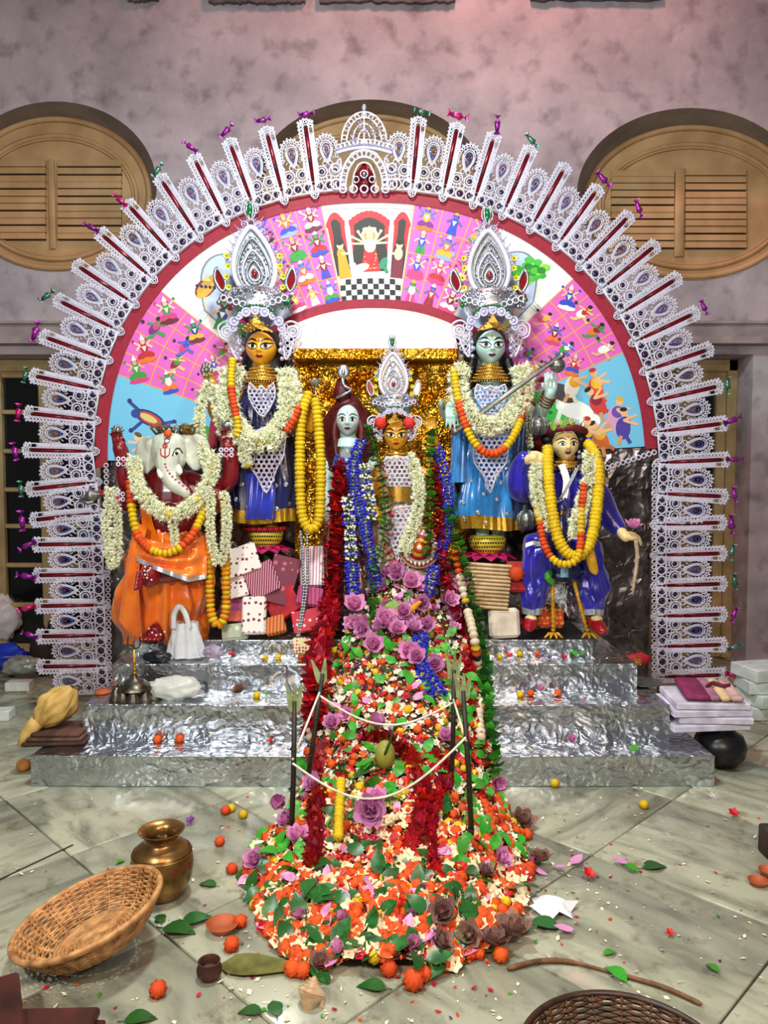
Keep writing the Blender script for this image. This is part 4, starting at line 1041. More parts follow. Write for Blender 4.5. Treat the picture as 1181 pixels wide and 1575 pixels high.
def face(fp, style, lipm=None):
    lipm = lipm or rpaint
    for s_ in (-1, 1):
        if style == 'devi':
            ep = [(.12, .0), (.26, .13), (.44, .18), (.62, .15), (.82, .18), (.62, -.02), (.44, -.10), (.26, -.09)]
            fp.patch('eye', [(s_ * x, z) for x, z in ep], wpaint)
            fp.patch('iris', [(s_ * (.42 + .13 * math.cos(2 * PI * i / 12)), .045 + .125 * math.sin(2 * PI * i / 12)) for i in range(12)], brn, .0020, 2)
            fp.stroke('eye_line', [(s_ * x, z) for x, z in ((.08, 0), (.24, .15), (.44, .205), (.64, .19), (.94, .27))], .11, kpaint, .0024)
            fp.stroke('eye_line', [(s_ * x, z) for x, z in ((.08, -.01), (.24, -.10), (.44, -.12), (.64, -.04), (.88, .16))], .06, kpaint, .0024)
            fp.stroke('eyebrow', [(s_ * x, z) for x, z in ((.10, .27), (.30, .39), (.56, .46), (.92, .42))], .12, kpaint)
        else:
            ep = [(.16, .01), (.30, .12), (.42, .15), (.56, .11), (.70, .01), (.56, -.07), (.42, -.10), (.30, -.06)]
            fp.patch('eye', [(s_ * x, z) for x, z in ep], wpaint)
            fp.patch('iris', [(s_ * (.42 + .115 * math.cos(2 * PI * i / 12)), .03 + .105 * math.sin(2 * PI * i / 12)) for i in range(12)], brn, .0020, 2)
            fp.stroke('eye_line', [(s_ * x, z) for x, z in ((.14, .01), (.30, .14), (.44, .17), (.58, .13), (.76, .03))], .09, kpaint, .0024)
            fp.stroke('eye_line', [(s_ * x, z) for x, z in ((.17, .01), (.30, -.05), (.44, -.08), (.68, .0))], .03, kpaint, .0024)
            fp.stroke('eyebrow', [(s_ * x, z) for x, z in ((.10, .24), (.34, .35), (.56, .35), (.84, .24))], .09, kpaint)
    lp = [(-.24, -.50), (-.12, -.445), (-.04, -.455), (0, -.465), (.04, -.455), (.12, -.445), (.24, -.50), (.12, -.565), (0, -.585), (-.12, -.565)]
    fp.patch('lips', [(x * 1.15, -.51 + (z + .51) * 1.3) for x, z in lp], lipm, .0014, 3); fp.stroke('lip_line', [(-.25, -.5), (-.08, -.505), (0, -.515), (.08, -.505), (.25, -.5)], .025, kpaint, .0024)
    for s_ in (-1, 1): fp.stroke('nostril', [(s_ * .05, -.275), (s_ * .12, -.27)], .035, kpaint, .0016)
def hand(m, wrist, d, nrm, L, curl=.5, spread=.25, thumb=1):
    """palm and five fingers: d points along the hand, nrm out of the palm's back"""
    d = Vector(d).normalized(); nrm = Vector(nrm); nrm = (nrm - d * nrm.dot(d)).normalized(); side = d.cross(nrm); wrist = Vector(wrist)
    pl = L * .5; r_ = L * .055
    for q in range(-1, 2): m.tube([wrist + side * q * L * .07, wrist + d * pl * .5 + side * q * L * .14, wrist + d * pl + side * q * L * .15], [L * .12, L * .135, L * .11], 8, flat=.75)
    for i, fl in enumerate((.40, .50, .47, .36)):
        b = wrist + d * pl + side * (i - 1.5) * L * .125; ang = (i - 1.5) * spread * .35; a = curl; p = b; dd = (d + side * ang).normalized(); pts = [b - d * L * .12, b]
        for sg in (.42, .33, .25):
            ax = dd * math.cos(a) - nrm * math.sin(a); p = p + ax * L * fl * sg; pts.append(p); a += curl
        m.tube(pts, [r_, r_ * 1.05, r_, r_ * .92, r_ * .75], 7)
    t0 = wrist + d * pl * .35 - side * thumb * L * .16; pts = [wrist + d * pl * .2, t0, t0 + (d * .6 - side * thumb * .75 - nrm * .25).normalized() * L * .17, t0 + (d * .85 - side * thumb * .45 - nrm * .5).normalized() * L * .32]
    m.tube(pts, [r_ * 1.2, r_ * 1.25, r_ * 1.1, r_ * .8], 7)
def pxl(pts): return [at(*p) for p in pts]
def limb(m, pts, rpx, n=12):
    w = spline(pxl(pts), 6); k = len(w); rs = []
    for i in range(k):
        t = i / (k - 1) * (len(rpx) - 1); a = min(int(t), len(rpx) - 2); rs.append((rpx[a] + (rpx[a + 1] - rpx[a]) * (t - a)) * sc(pts[0][2]))
    m.tube(w, rs, n)
    for e in (0, -1): m.ell(w[e], rs[e] * .98, 10, 7)
    return w
def cloth(parent, name, mt, rows, nf=9, amp=.08, seed=1, nseg=96, front=False, thick=0, a0=0, a1=2 * PI, sharp=1.6, sway=.0, steps=8):
    """garment loft. rows: (py, xl, xr, Y, depth_px, fold)"""
    rg = random.Random(seed); ph = [rg.uniform(0, 6.28) for _ in range(6)]; rings = []
    rows2 = []
    for r0, r1 in zip(rows, rows[1:]):
        for i in range(steps):
            t = i / steps; t2 = t * t * (3 - 2 * t); rows2.append([r0[q] + (r1[q] - r0[q]) * (t if q == 0 else t2) for q in range(6)])
    rows2.append(list(rows[-1])); n = len(rows2)
    for i, (py, xl, xr, Y, dp, fo) in enumerate(rows2):
        v = i / (n - 1); c = at((xl + xr) / 2, py, Y); rx = (xr - xl) / 2 * sc(Y); ry = dp * sc(Y); ring = []
        for j in range(nseg):
            a = a0 + (a1 - a0) * j / nseg
            f_ = .55 * abs(math.sin(nf * a / 2 + ph[0] + v * 1.3 + sway * math.sin(v * 5))) ** sharp + .3 * abs(math.sin(nf * .8 * a + ph[1] - v * 2)) ** sharp + .25 * math.sin(nf * 1.9 * a + ph[2] + v * 3) * .4 + .18 * math.sin(v * 14 + 3 * a + ph[3])
            k = 1 + amp * fo * (f_ - .4)
            ring.append(c + Vector((rx * k * math.cos(a), ry * k * math.sin(a), .006 * math.sin(3 * a + ph[4]) * fo)))
        rings.append(ring)
    m = MB(); m.loft(rings); tree = bvh_of(m); o = m.build(name, mt, parent)
    return o, rings, tree
def hem(parent, rings, i0, i1, mt, name='hem', grow=1.012):
    m = MB(); rr = []
    for r_ in rings[i0:i1]:
        c = sum(r_, Vector()) / len(r_); rr.append([c + (p - c) * grow for p in r_])
    m.loft(rr); return m.build(name, mt, parent)
def inside(p, poly):
    c = False; j = len(poly) - 1
    for i in range(len(poly)):
        if (poly[i][1] > p[1]) != (poly[j][1] > p[1]) and p[0] < (poly[j][0] - poly[i][0]) * (p[1] - poly[i][1]) / (poly[j][1] - poly[i][1]) + poly[i][0]: c = not c
        j = i
    return c
def pendant(parent, poly, Y, mt=None, step=8.5, name='lace_pendant', curve=0.0):
    """openwork paper lace filling a pixel outline"""
    m = MB(); s_ = sc(Y); x0 = min(p[0] for p in poly); x1 = max(p[0] for p in poly); y0 = min(p[1] for p in poly); y1 = max(p[1] for p in poly); cx = (x0 + x1) / 2
    def yy(x): return Y + curve * ((x - cx) / (x1 - x0) * 2) ** 2
    m.loop([at(x, y, yy(x) - .004) for x, y in [(p.x, p.z) for p in spline([Vector((a, 0, b)) for a, b in poly], 5, True)]], .0045, 5)
    r_ = 0; y = y0
    while y < y1:
        x = x0 + (step / 2 if r_ % 2 else 0)
        while x < x1:
            if inside((x, y), poly): m.torus(at(x, y, yy(x)), step * .46 * s_, .0040, 9, 4); 
            x += step
        y += step * .86; r_ += 1
    n = len(poly)
    for i in range(n):
        a, b = poly[i], poly[(i + 1) % n]; L = math.hypot(b[0] - a[0], b[1] - a[1])
        for q in range(int(L / 7)): t = q / max(1, int(L / 7)); x = a[0] + (b[0] - a[0]) * t; m.ell(at(x, a[1] + (b[1] - a[1]) * t, yy(x) - .004), .0075, 6, 4)
    o = m.build(name, mt or lace_w, parent)
    mm = MB()
    for i in range(26):
        for _ in range(8):
            x, y = R.uniform(x0, x1), R.uniform(y0, y1)
            if inside((x, y), poly): mm.ell(at(x, y, yy(x) - .010), .0052, 6, 4); break
    mm.cur = 0; mm.build('bead_work', bead_m, o)['kind'] = 'stuff'; return o
def rosette_mesh():
    m = MB(); m.torus((0, 0, 0), .78, .2, 14, 6); m.ell((0, -.12, 0), (.32, .25, .32), 8, 5); m.cur = 1; m.ell((0, .05, 0), (.74, .12, .74), 12, 5); return m.mesh('rosette', [lace_w, mat('lavender_disc', '#a9a3de', .4, .2, .2, 20)])
ROS = rosette_mesh()
def tflower_mesh():
    m = MB()
    for i in range(6): petal(m, Matrix.Rotation(PI / 2, 4, 'X') @ Matrix.Rotation(2 * PI * i / 6, 4, 'Z') @ Matrix.Rotation(.2, 4, 'X'), 1, .7, .1, 3, .2, .7)
    m.cur = 1; m.ell((0, -.1, 0), .26, 8, 5); return m.mesh('tinsel_flower', [mat('yellow_tinsel', '#e8d824', .4, .2, .2, 60), mat('green_bead', '#3a6a1a', .3)])
TFL = tflower_mesh()
def crown(parent, bx, by, Y, s=1.0, lean=0.0, gold_tiara=True, fin=True):
    """tall pith-and-tinsel crown; bx, by: middle of the forehead edge in the photo"""
    u = sc(Y) * s; o = at(bx, by, Y)
    def q(x, z, d=0): return Vector((o.x + (x + lean * z) * u, o.y - d * u + z * u * .10, o.z + z * u))
    m = MB()   # silver band: a flaring basket-work tier
    m.loft([[q(w * math.cos(a), z + 5 * math.sin(PI * (j / 24)) , dp * math.sin(a)) for j, a in enumerate([PI * i / 24 for i in range(25)])] for w, z, dp in ((30, 14, 26), (40, 30, 32), (50, 46, 34), (46, 56, 30), (34, 62, 20))], closed=False)
    cr_ = m.build('crown', silver, parent)
    m = MB()   # bead relief on the band
    for i in range(230):
        a = R.uniform(.1, PI - .1); z = R.uniform(16, 60); w = (30 + (z - 14) * .62 if z < 46 else 50 - (z - 46) * .9); dp = 26 + (z - 14) * .25
        m.cur = R.choice((0, 0, 0, 1)); m.ell(q(w * math.cos(a), z + 4, dp * math.sin(a)), R.uniform(1.3, 2.6) * u, 6, 4)
    m.build('bead_work', [silver, bead_m], cr_)
    m = MB()
    for s_ in (-1, 1):
        for i in range(4):
            m.torus(q(s_ * (18 + 9 * i), 36 + 3 * i, 33), 4.4 * u, 1.1 * u, 10, 5)
    m.build('ring_work', lace_w, cr_)
    nR = 9
    for i in range(nR):
        a = PI * (i + .0) / (nR - 1); inst('rosette', ROS, TRS(q(-36 * math.cos(a), 2 + 24 * math.sin(a), 24 + 8 * math.sin(a)), None, (7.6 if i % 2 else 6.6) * u), cr_)
    m = MB()
    for i in range(18): a = PI * (.12 + .76 * i / 17); m.ell(q(-33 * math.cos(a), 12 + 23 * math.sin(a), 32), 2.3 * u, 6, 4)
    m.build('green_beads', jewel_g, cr_)
    # drop-shaped plate
    def dpx(w, z0, z1, n=30): return [(w * math.sin(2 * PI * i / n) * (math.sin(PI * i / n) ** -.0) * (.35 + .65 * (math.cos(2 * PI * i / n * .5) ** 2) ** .55 if False else 1) * (1 - .55 * ((1 - math.cos(2 * PI * i / n)) / 2) ** 2.2), z0 + (z1 - z0) * (1 - math.cos(2 * PI * i / n)) / 2) for i in range(n)]
    m = MB(); P0 = dpx(35, 54, 160); vs_ = [q(x, z, 4) for x, z in P0] + [q(x, z, -4) for x, z in P0]; n = len(P0)
    m.add(vs_ , [tuple(range(n)), tuple(reversed(range(n, 2 * n)))] + [(i, n + i, n + (i + 1) % n, (i + 1) % n) for i in range(n)])
    pl = m.build('drop_plate', foil_s if False else silver, cr_, smooth=False)
    m = MB(); m.loop([q(x, z, 6) for x, z in P0], 4.2 * u, 6); m.build('white_rim', lace_w, cr_)
    for w, z0, z1, r_, mt in ((27, 60, 142, 1.5, silver), (20, 66, 124, 1.6, lace_w), (13, 72, 108, 1.6, silver), (8, 77, 98, 1.3, lace_w)):
        m = MB(); m.loop([q(x, z, 8) for x, z in dpx(w, z0, z1)], r_ * u, 5); m.build('drop_ring', mt, cr_)
    m = MB()
    for i in range(170):
        a = R.uniform(0, 6.28); t = R.uniform(.3, 1); x, z = dpx(29 * t, 92 - 34 * t, 92 + 56 * t, 30)[int(a / 6.2832 * 30) % 30]; m.cur = R.choice((0, 0, 1)); m.ell(q(x, z, 6), R.uniform(1.0, 2.2) * u, 6, 4)
    m.build('bead_work', [silver, bead_m], cr_)
    m = MB(); m.ell(q(0, 88, 9), (4.4 * u, 3 * u, 6 * u), 10, 7); m.build('red_jewel', jewel_r, cr_)
    for s_ in (-1, 1):
        m = MB()
        for i in range(6):
            t = i / 5; m.torus(q(s_ * (38 - 28 * t), 108 + 58 * t, 2), 4.6 * u, 1.2 * u, 9, 5); m.ell(q(s_ * (38 - 28 * t), 108 + 58 * t, 2), 2.2 * u, 6, 4)
            m.tube([q(s_ * (40 - 28 * t), 110 + 58 * t, 1), q(s_ * (49 - 29 * t), 118 + 60 * t, 1)], [1.2 * u, .4 * u], 4)
        m.build('ring_edge', bead_m, cr_)
        for i in range(4): inst('tinsel_flower', TFL, TRS(q(s_ * (41 + 2 * math.sin(i * 2)), 68 + 16 * i, 6), None, 5.6 * u), cr_)
        m = MB()   # pointed side leaf
        lf = [Vector((s_ * 52, 0, 62)), Vector((s_ * 46, 0, 76)), Vector((s_ * 57, 0, 98)), Vector((s_ * 62, 0, 80))]
        m.loop([q(p.x, p.z, 3) for p in spline(lf, 5, True)], 2.6 * u, 6); m.cur = 1; m.add([q(p.x, p.z, 2) for p in spline(lf, 5, True)], [tuple(range(20))]); m.build('side_leaf', [silver, jewel_r], cr_)
        m = MB()
        for i in range(16): m.cur = R.choice((0, 0, 1, 2)); m.ell(q(s_ * (47 + R.uniform(-9, 9)), 44 + R.uniform(-10, 10), 12 + R.uniform(-3, 5)), R.uniform(2.5, 4.5) * u, 7, 5)
        m.build('jewel_cluster', [jewel_g, jewel_r, silver], cr_)
        m = MB(); tp = [(s_ * x, z) for x, z in ((35, 6), (48, 16), (62, 8), (60, -8), (50, -14), (44, -30), (36, -42), (34, -20))]   # side wing
        m.loop([q(p.x, p.z, 4) for p in spline([Vector((a, 0, b)) for a, b in tp], 5, True)], 1.8 * u, 5); m.torus(q(s_ * 50, 0, 4), 8 * u, 1.8 * u, 14, 5); m.torus(q(s_ * 50, 0, 4), 4 * u, 1.4 * u, 10, 5)
        for i in range(16): m.torus(q(s_ * (40 + 8 * math.sin(i * 2.1)), 8 - i * 2.8, 3), 3.4 * u, 1.0 * u, 8, 4)
        w_ = m.build('side_wing', lace_w, cr_)
        m = MB(); m.ell(q(s_ * 30, -30, 12), 4.2 * u, 8, 6); m.ell(q(s_ * 31, -20, 11), 3.2 * u, 8, 6); m.ell(q(s_ * 31, -42, 10), 3.4 * u, 8, 6); m.build('earring', [bead_m], cr_)
    if gold_tiara:
        m = MB(); tr = [(-25, -4), (-15, 2), (-8, 8), (0, 20), (8, 8), (15, 2), (25, -4), (14, -3), (0, 0), (-14, -3)]
        vs_ = [q(x, z, 34 - abs(x) * .35) for x, z in tr] + [q(x, z, 30 - abs(x) * .35) for x, z in tr]; n = len(tr)
        m.add(vs_, [tuple(range(n)), tuple(reversed(range(n, 2 * n)))] + [(i, n + i, n + (i + 1) % n, (i + 1) % n) for i in range(n)])
        for i in range(26): x = R.uniform(-22, 22); z = R.uniform(-5, 20 - abs(x) * .95); m.ell(q(x, z, 35.5 - abs(x) * .35), 1.5 * u, 6, 4)
        m.build('tiara', gold, cr_, smooth=False)
    m = MB(); m.ell(q(0, 188, 2), (5.5 * u, 4 * u, 11 * u), 8, 7); m.build('green_finial', jewel_g, cr_)
    m = MB()
    for s_ in (-1, 1):
        m.loop([q(p.x, p.z, 2) for p in spline([Vector((s_ * 1, 0, 172)), Vector((s_ * 9, 0, 186)), Vector((s_ * 4, 0, 204)), Vector((s_ * 5, 0, 188))], 5, True)], 1.5 * u, 5)
        m.tube([q(s_ * 2, 170, 0), q(s_ * 10, 176, 0)], [2 * u, 1 * u], 5)
    m.torus(q(0, 168, 2), 5 * u, 1.6 * u, 10, 5); m.ell(q(0, 202, 2), 2 * u, 6, 5); m.build('finial_leaves', silver, cr_)
    return cr_
def mirror_dots(parent, pts, tree):
    for (x, y) in pts:
        c = face_hit(tree, x, y, None)
        if c is None: continue
        c = c + Vector((0, -.004, 0)); m = MB(); m.torus(c, .011, .0035, 10, 5); m.ell(c, (.009, .003, .009), 8, 4); m.build('mirror_disc', silver, parent)
def bangles(parent, p0, p1, r_, n=3, mt=None):
    a, b = at(*p0), at(*p1); ax = (b - a).normalized(); M = frame(ax).to_3x3() @ Matrix.Rotation(PI / 2, 3, 'X')
    for i in range(n):
        m = MB(); m.torus(a.lerp(b, i / max(1, n - 1)), r_ * sc(p0[2]), .005, 16, 6, M); m.build('bangle', mt or gold, parent)
def face_hit(tree, px, py, default):
    d = ray(px, py).normalized(); h = tree.ray_cast(Vector((0, 0, CAMH)), d)[0]; return h if h else default

def choker(parent, cx, cy, Y, w0, w1, h, rows=6, mt=None):
    """collar of small gilt beads draped over neck and chest"""
    m = MB(); u_ = sc(Y); c = at(cx, cy, Y)
    for r_ in range(rows):
        t = r_ / (rows - 1); w = (w0 + (w1 - w0) * t ** .85) * u_; n = int(14 + 10 * t)
        for i in range(n):
            a = -PI * (i + .5 * (r_ % 2)) / (n - 1) ; p = c + Vector((w * math.cos(a), w * .95 * math.sin(a), -h * t * u_ - .012 * t * math.sin(-a))); m.ell(p, R.uniform(.0055, .0075), 6, 4)
    m.lathe([(w0 * .93 * u_, .004), ((w0 + (w1 - w0) * .4) * .92 * u_, -h * .4 * u_), (w1 * .93 * u_, -h * u_)], c, 24)
    return m.build('choker', mt or gold, parent)
# ------------------------------------------------------------------ elephant-headed idol
YA = 4.38
ga = thing('deity_idol', 'elephant-headed idol in orange satin seated at the left', 'idol', (at(250, 980, 4.30).x, 4.36, Z4))
m = MB(); u = sc(YA)
m.ell(at(258, 768, YA), (44 * u, 30 * u, 58 * u), 20, 14); m.ell(at(260, 806, YA - .03), (48 * u, 38 * u, 40 * u), 20, 14); m.ell(at(256, 858, YA), (50 * u, 34 * u, 40 * u), 18, 12)
limb(m, [(226, 738, YA), (204, 752, YA - .03), (192, 735, YA - .06), (190, 708, YA - .07), (184, 688, YA - .09)], [15, 15, 13, 12, 11])
limb(m, [(226, 752, YA - .02), (205, 772, YA - .05), (186, 772, YA - .09), (168, 760, YA - .12)], [14, 13, 12, 11])
limb(m, [(292, 738, YA), (325, 752, YA - .02), (352, 738, YA - .06), (355, 705, YA - .08), (350, 684, YA - .1)], [15, 15, 14, 12, 11])
limb(m, [(292, 752, YA - .02), (318, 785, YA - .06), (333, 775, YA - .12), (333, 762, YA - .13)], [14, 13, 11, 10])
limb(m, [(280, 862, YA - .06), (305, 862, YA - .14), (270, 878, YA - .24), (240, 884, YA - .31)], [24, 24, 17, 12])   # folded leg
limb(m, [(240, 870, YA - .05), (236, 915, YA - .12), (240, 965, YA - .17)], [24, 22, 13])                              # hanging leg
def foot(m, hx, hy, Y, dx, L, r_):
    a = at(hx, hy, Y); u_ = sc(Y); b = a + Vector((dx * u_, -.06, -.012)); m.tube([a, a.lerp(b, .5), b], [r_ * u_, r_ * 1.05 * u_, r_ * .8 * u_], 10, flat=.8); sd = Vector((1, 0, 0)) if abs(dx) < 10 else Vector((0, -.5, -.85))
    for i in range(5): q = b + sd * (i - 2) * r_ * .38 * u_; m.tube([q, q + (b - a).normalized() * r_ * .75 * u_], [r_ * .22 * u_, r_ * .18 * u_], 6); m.ell(q + (b - a).normalized() * r_ * .75 * u_, r_ * .2 * u_, 6, 5)
foot(m, 238, 884, YA - .34, -12, 30, 17); foot(m, 242, 972, YA - .20, -2, 30, 17)
hand(m, at(184, 690, YA - .09), (-.15, -.1, 1), (0, 1, 0), .13, .55, .2, 1)
hand(m, at(170, 761, YA - .12), (-1, -.1, .25), (0, 0, 1), .13, .45, .2, 1)
hand(m, at(350, 686, YA - .1), (-.05, -.1, 1), (0, 1, 0), .13, .6, .2, -1)
hand(m, at(333, 764, YA - .13), (0, -.25, 1), (0, 1, 0), .11, .5, .2, -1)
put('body', organic(m, .0048, 5), sk_red, ga)
# white dots painted on the two feet
m = MB()
for (x, y, Y) in ((x_, y_, Y_ - (.115 if y_ < 900 else .075)) for (x_, y_, Y_) in ((223, 872, YA - .325), (222, 878, YA - .325), (223, 884, YA - .32), (226, 889, YA - .32), (231, 874, YA - .31), (233, 892, YA - .30), (229, 967, YA - .24), (234, 973, YA - .25), (240, 977, YA - .25), (247, 976, YA - .25), (253, 972, YA - .24))): m.ell(at(x, y, Y), .0055, 6, 5)
m.build('toe_dots', wpaint, ga)
# elephant head: skull, trunk, tusks and fan ears
m = MB(); YH = YA - .12
m.ell(at(260, 695, YH), (26 * u, 26 * u, 30 * u), 20, 14); m.ell(at(261, 708, YH - .03), (23 * u, 22 * u, 22 * u), 16, 10); m.ell(at(249, 682, YH), (14 * u, 16 * u, 15 * u)); m.ell(at(271, 681, YH), (14 * u, 16 * u, 15 * u))
tr = spline([at(258, 698, YH - .07), at(258, 718, YH - .10), at(262, 734, YH - .12), at(271, 748, YH - .14), at(283, 756, YH - .16), at(287, 762, YH - .15)], 6)
rs = [18, 17.4, 16.5, 15, 13.5, 12, 10.5, 9, 8, 7, 6]; nn = len(tr)
m.tube(tr, [(rs[min(int(i / (nn - 1) * 10), 9)] + (rs[min(int(i / (nn - 1) * 10), 9) + 1] - rs[min(int(i / (nn - 1) * 10), 9)]) * ((i / (nn - 1) * 10) % 1 if i < nn - 1 else 1)) * u for i in range(nn)], 14)
def ear(m, cx, cy, sgn):
    pts = [(0, 16), (sgn * 14, 26), (sgn * 32, 20), (sgn * 40, 2), (sgn * 34, -20), (sgn * 20, -32), (sgn * 8, -22), (0, -12)]
    sp = spline([Vector((x, 0, z)) for x, z in pts], 5, True)
    def f(x, y, z): return at(cx, cy, YH) + Vector((x * u, y + .0016 * abs(x) + (.004 * math.sin(abs(x) * .32)) - .006 * (z / 20) ** 2, z * u))
    c0 = Vector((sgn * 18, 0, 0)); rings = []
    for k, y in ((.0, .02), (.55, .016), (.85, .010), (1.0, .0), (.85, -.010), (.55, -.016), (.0, -.012)):
        rings.append([f(c0.x + (p.x - c0.x) * max(k, .02), y, c0.z + (p.z - c0.z) * max(k, .02)) for p in sp])
    m.loft(rings, caps=True)
ear(m, 243, 697, -1); ear(m, 279, 692, 1)
eh = put('head', organic(m, .0042, 4), sk_grey, ga)
bm = BVHTree.FromPolygons([tuple(v.co + WL[ga.name]) for v in eh.data.vertices], [tuple(p.vertices) for p in eh.data.polygons])
def on_head(px, py, d=.002): h = face_hit(bm, px, py, at(px, py, YH - .1)); return h + Vector((0, -d, 0))
def hpatch(name, c, rx, ry, mt, d=.0016, rot=0.0, n=14):
    mm = MB(); vs_ = [on_head(c[0], c[1], d)]; f2 = []
    for k in (.5, 1):
        for i in range(n): a = 2 * PI * i / n; x, y = rx * k * math.cos(a), ry * k * math.sin(a); vs_.append(on_head(c[0] + x * math.cos(rot) - y * math.sin(rot), c[1] + x * math.sin(rot) + y * math.cos(rot), d))
    f2 = [(0, 1 + (i + 1) % n, 1 + i) for i in range(n)] + [(1 + i, 1 + (i + 1) % n, 1 + n + (i + 1) % n, 1 + n + i) for i in range(n)]
    mm.add(vs_, f2); return mm.build(name, mt, eh)
def hstroke(name, pts, w, mt, d=.002):
    mm = MB(); line = spline([Vector((x, y, 0)) for x, y in pts], 6); mm.tube([on_head(p.x, p.y, d) for p in line], w * u, 5); return mm.build(name, mt, eh)
for x, sg in ((272, 1),):
    hpatch('eye', (x, 697), 5.4 if sg > 0 else 4.2, 4.2, wpaint); hpatch('iris', (x, 697), 2.6, 3.4, brn, .0026); hstroke('eye_line', [(x - 7 * sg, 701), (x - 2, 691), (x + 4 * sg, 690), (x + 9 * sg, 697)], .9, kpaint)
hpatch('forehead_gem', (257, 678), 4.5, 4, kpaint); hpatch('forehead_gem', (257, 678), 3, 2.5, wpaint, .003)
for pts in ([(254, 705), (254, 690), (254, 682)], [(247, 690), (248, 699), (254, 703), (260, 699), (261, 690)], [(254, 690), (251, 686), (254, 681), (257, 686), (254, 690)]): hstroke('trident_mark', pts, .9, rpaint)
for i in range(9):
    t = i / 8; q = tr[int(3 + t * (nn - 5))]; hpatch('trunk_dot', (252 + 34 * t ** 1.6 + 2, 714 + 38 * t), 2.2, 1.8, mat('pink_paint', '#a82c5c', .4))
for sg, x0 in ((-1, 249), (1, 273)):
    m = MB(); m.tube(spline([at(x0, 718, YH - .1), at(x0 + sg * 3, 726, YH - .14), at(x0 + sg * 1, 735 - (8 if sg > 0 else 0), YH - .17)], 5), [5 * u] * 6 + [4 * u] * 3 + [2 * u] * 2, 8); m.build('tusk', wpaint, ga)
m = MB()
for i in range(46):
    x = R.uniform(240, 298); m.tube([at(x, 668, YH), at(x + R.uniform(-9, 9), 660 - R.uniform(0, 5), YH - .03), at(x + R.uniform(-16, 16), 655 + R.uniform(-6, 6), YH - .04)], [.006, .005, .002], 4)
m.build('straw_crown', mat('gilt_straw', '#8a6526', .5, .3, .3, 40), ga)
m = MB(); ruffle(m, 1, .6, 14, 3, 4); mo_m = m; inst('forehead_marigold', F['mo'], TRS(at(258, 667, YH - .08), Matrix.Rotation(PI / 2, 4, 'X'), .022), ga)
# dhoti
o, rg_, tree = cloth(ga, 'dhoti', orange_s, [(812, 214, 306, YA - .03, 36, .3), (835, 208, 314, YA - .05, 40, .6), (870, 198, 320, YA - .09, 52, .9), (910, 191, 318, YA - .09, 48, 1.1), (950, 184, 312, YA - .07, 42, 1.2), (984, 200, 306, YA - .05, 36, 1.1)], 15, .42, 4, sway=.8)
m = MB()   # draped front fold over the raised knee
def flap(a, b):
    x = 210 + 108 * a; yt = 822 + 14 * math.sin(PI * a); yb = 858 + 42 * (a ** .8) - 14 * max(0, a - .75) * 4
    yy = yt + (yb - yt) * b
    return at(x, yy, YA - .20 - .13 * math.sin(PI * min(1, a * .9 + .1)) - .05 * b + .022 * math.sin(b * 15 + a * 5) * math.sin(PI * a) + .010 * math.sin(a * 26 + b * 4))
m.grid(flap, 46, 22); m.build('dhoti_fold', orange_s, ga)
m = MB(); ln = [flap(i / 40, 1.0) + Vector((0, -.006, 0)) for i in range(41)]
m.loft([[p + Vector((0, 0, .012)) for p in ln], [p + Vector((0, -.004, -.012)) for p in ln]], closed=False); m.build('silver_hem', trim_s, ga)
m = MB()   # left hanging edge with silver border
ed = spline([at(207, 800, YA - .20), at(198, 850, YA - .26), at(189, 905, YA - .27), at(183, 955, YA - .25)], 8); ed2 = spline([at(226, 812, YA - .26), at(216, 860, YA - .31), at(214, 915, YA - .32), at(220, 990, YA - .28)], 8)
m.loft([ed, [a.lerp(b, .35) + Vector((0, -.02, 0)) for a, b in zip(ed, ed2)], [a.lerp(b, .7) + Vector((0, .01, 0)) for a, b in zip(ed, ed2)], ed2], closed=False); m.build('side_panel', orange_s, ga)
m = MB(); m.loft([ed, [p + Vector((.016, -.008, 0)) for p in ed]], closed=False); m.build('silver_edge', trim_s, ga)
m = MB(); m.loft([[at(228, 760, YA - .16), at(234, 800, YA - .19), at(246, 840, YA - .2)], [at(214, 764, YA - .13), at(218, 806, YA - .17), at(228, 846, YA - .2)]], closed=False); m.build('sash', orange_s, ga)
for cx_, cy_, Y_ in ((190, 712, YA - .13), (348, 698, YA - .16), (181, 766, YA - .17)):
    m = MB(); [m.torus(at(cx_ + dx, cy_ + dy, Y_), .010, .0045, 8, 5) for dx in (-8, 0, 8) for dy in (-6, 2)]; cuff = m.build('cuff', lace_w, ga); m = MB(); m.ell(at(cx_, cy_ - 1, Y_ - .008), .010, 8, 6); m.ell(at(cx_ + 2, cy_ + 8, Y_ - .006), .008, 8, 6); m.build('cuff_jewel', mat('pink_gem', '#c2205a', .2, .2, .1, 40), cuff)
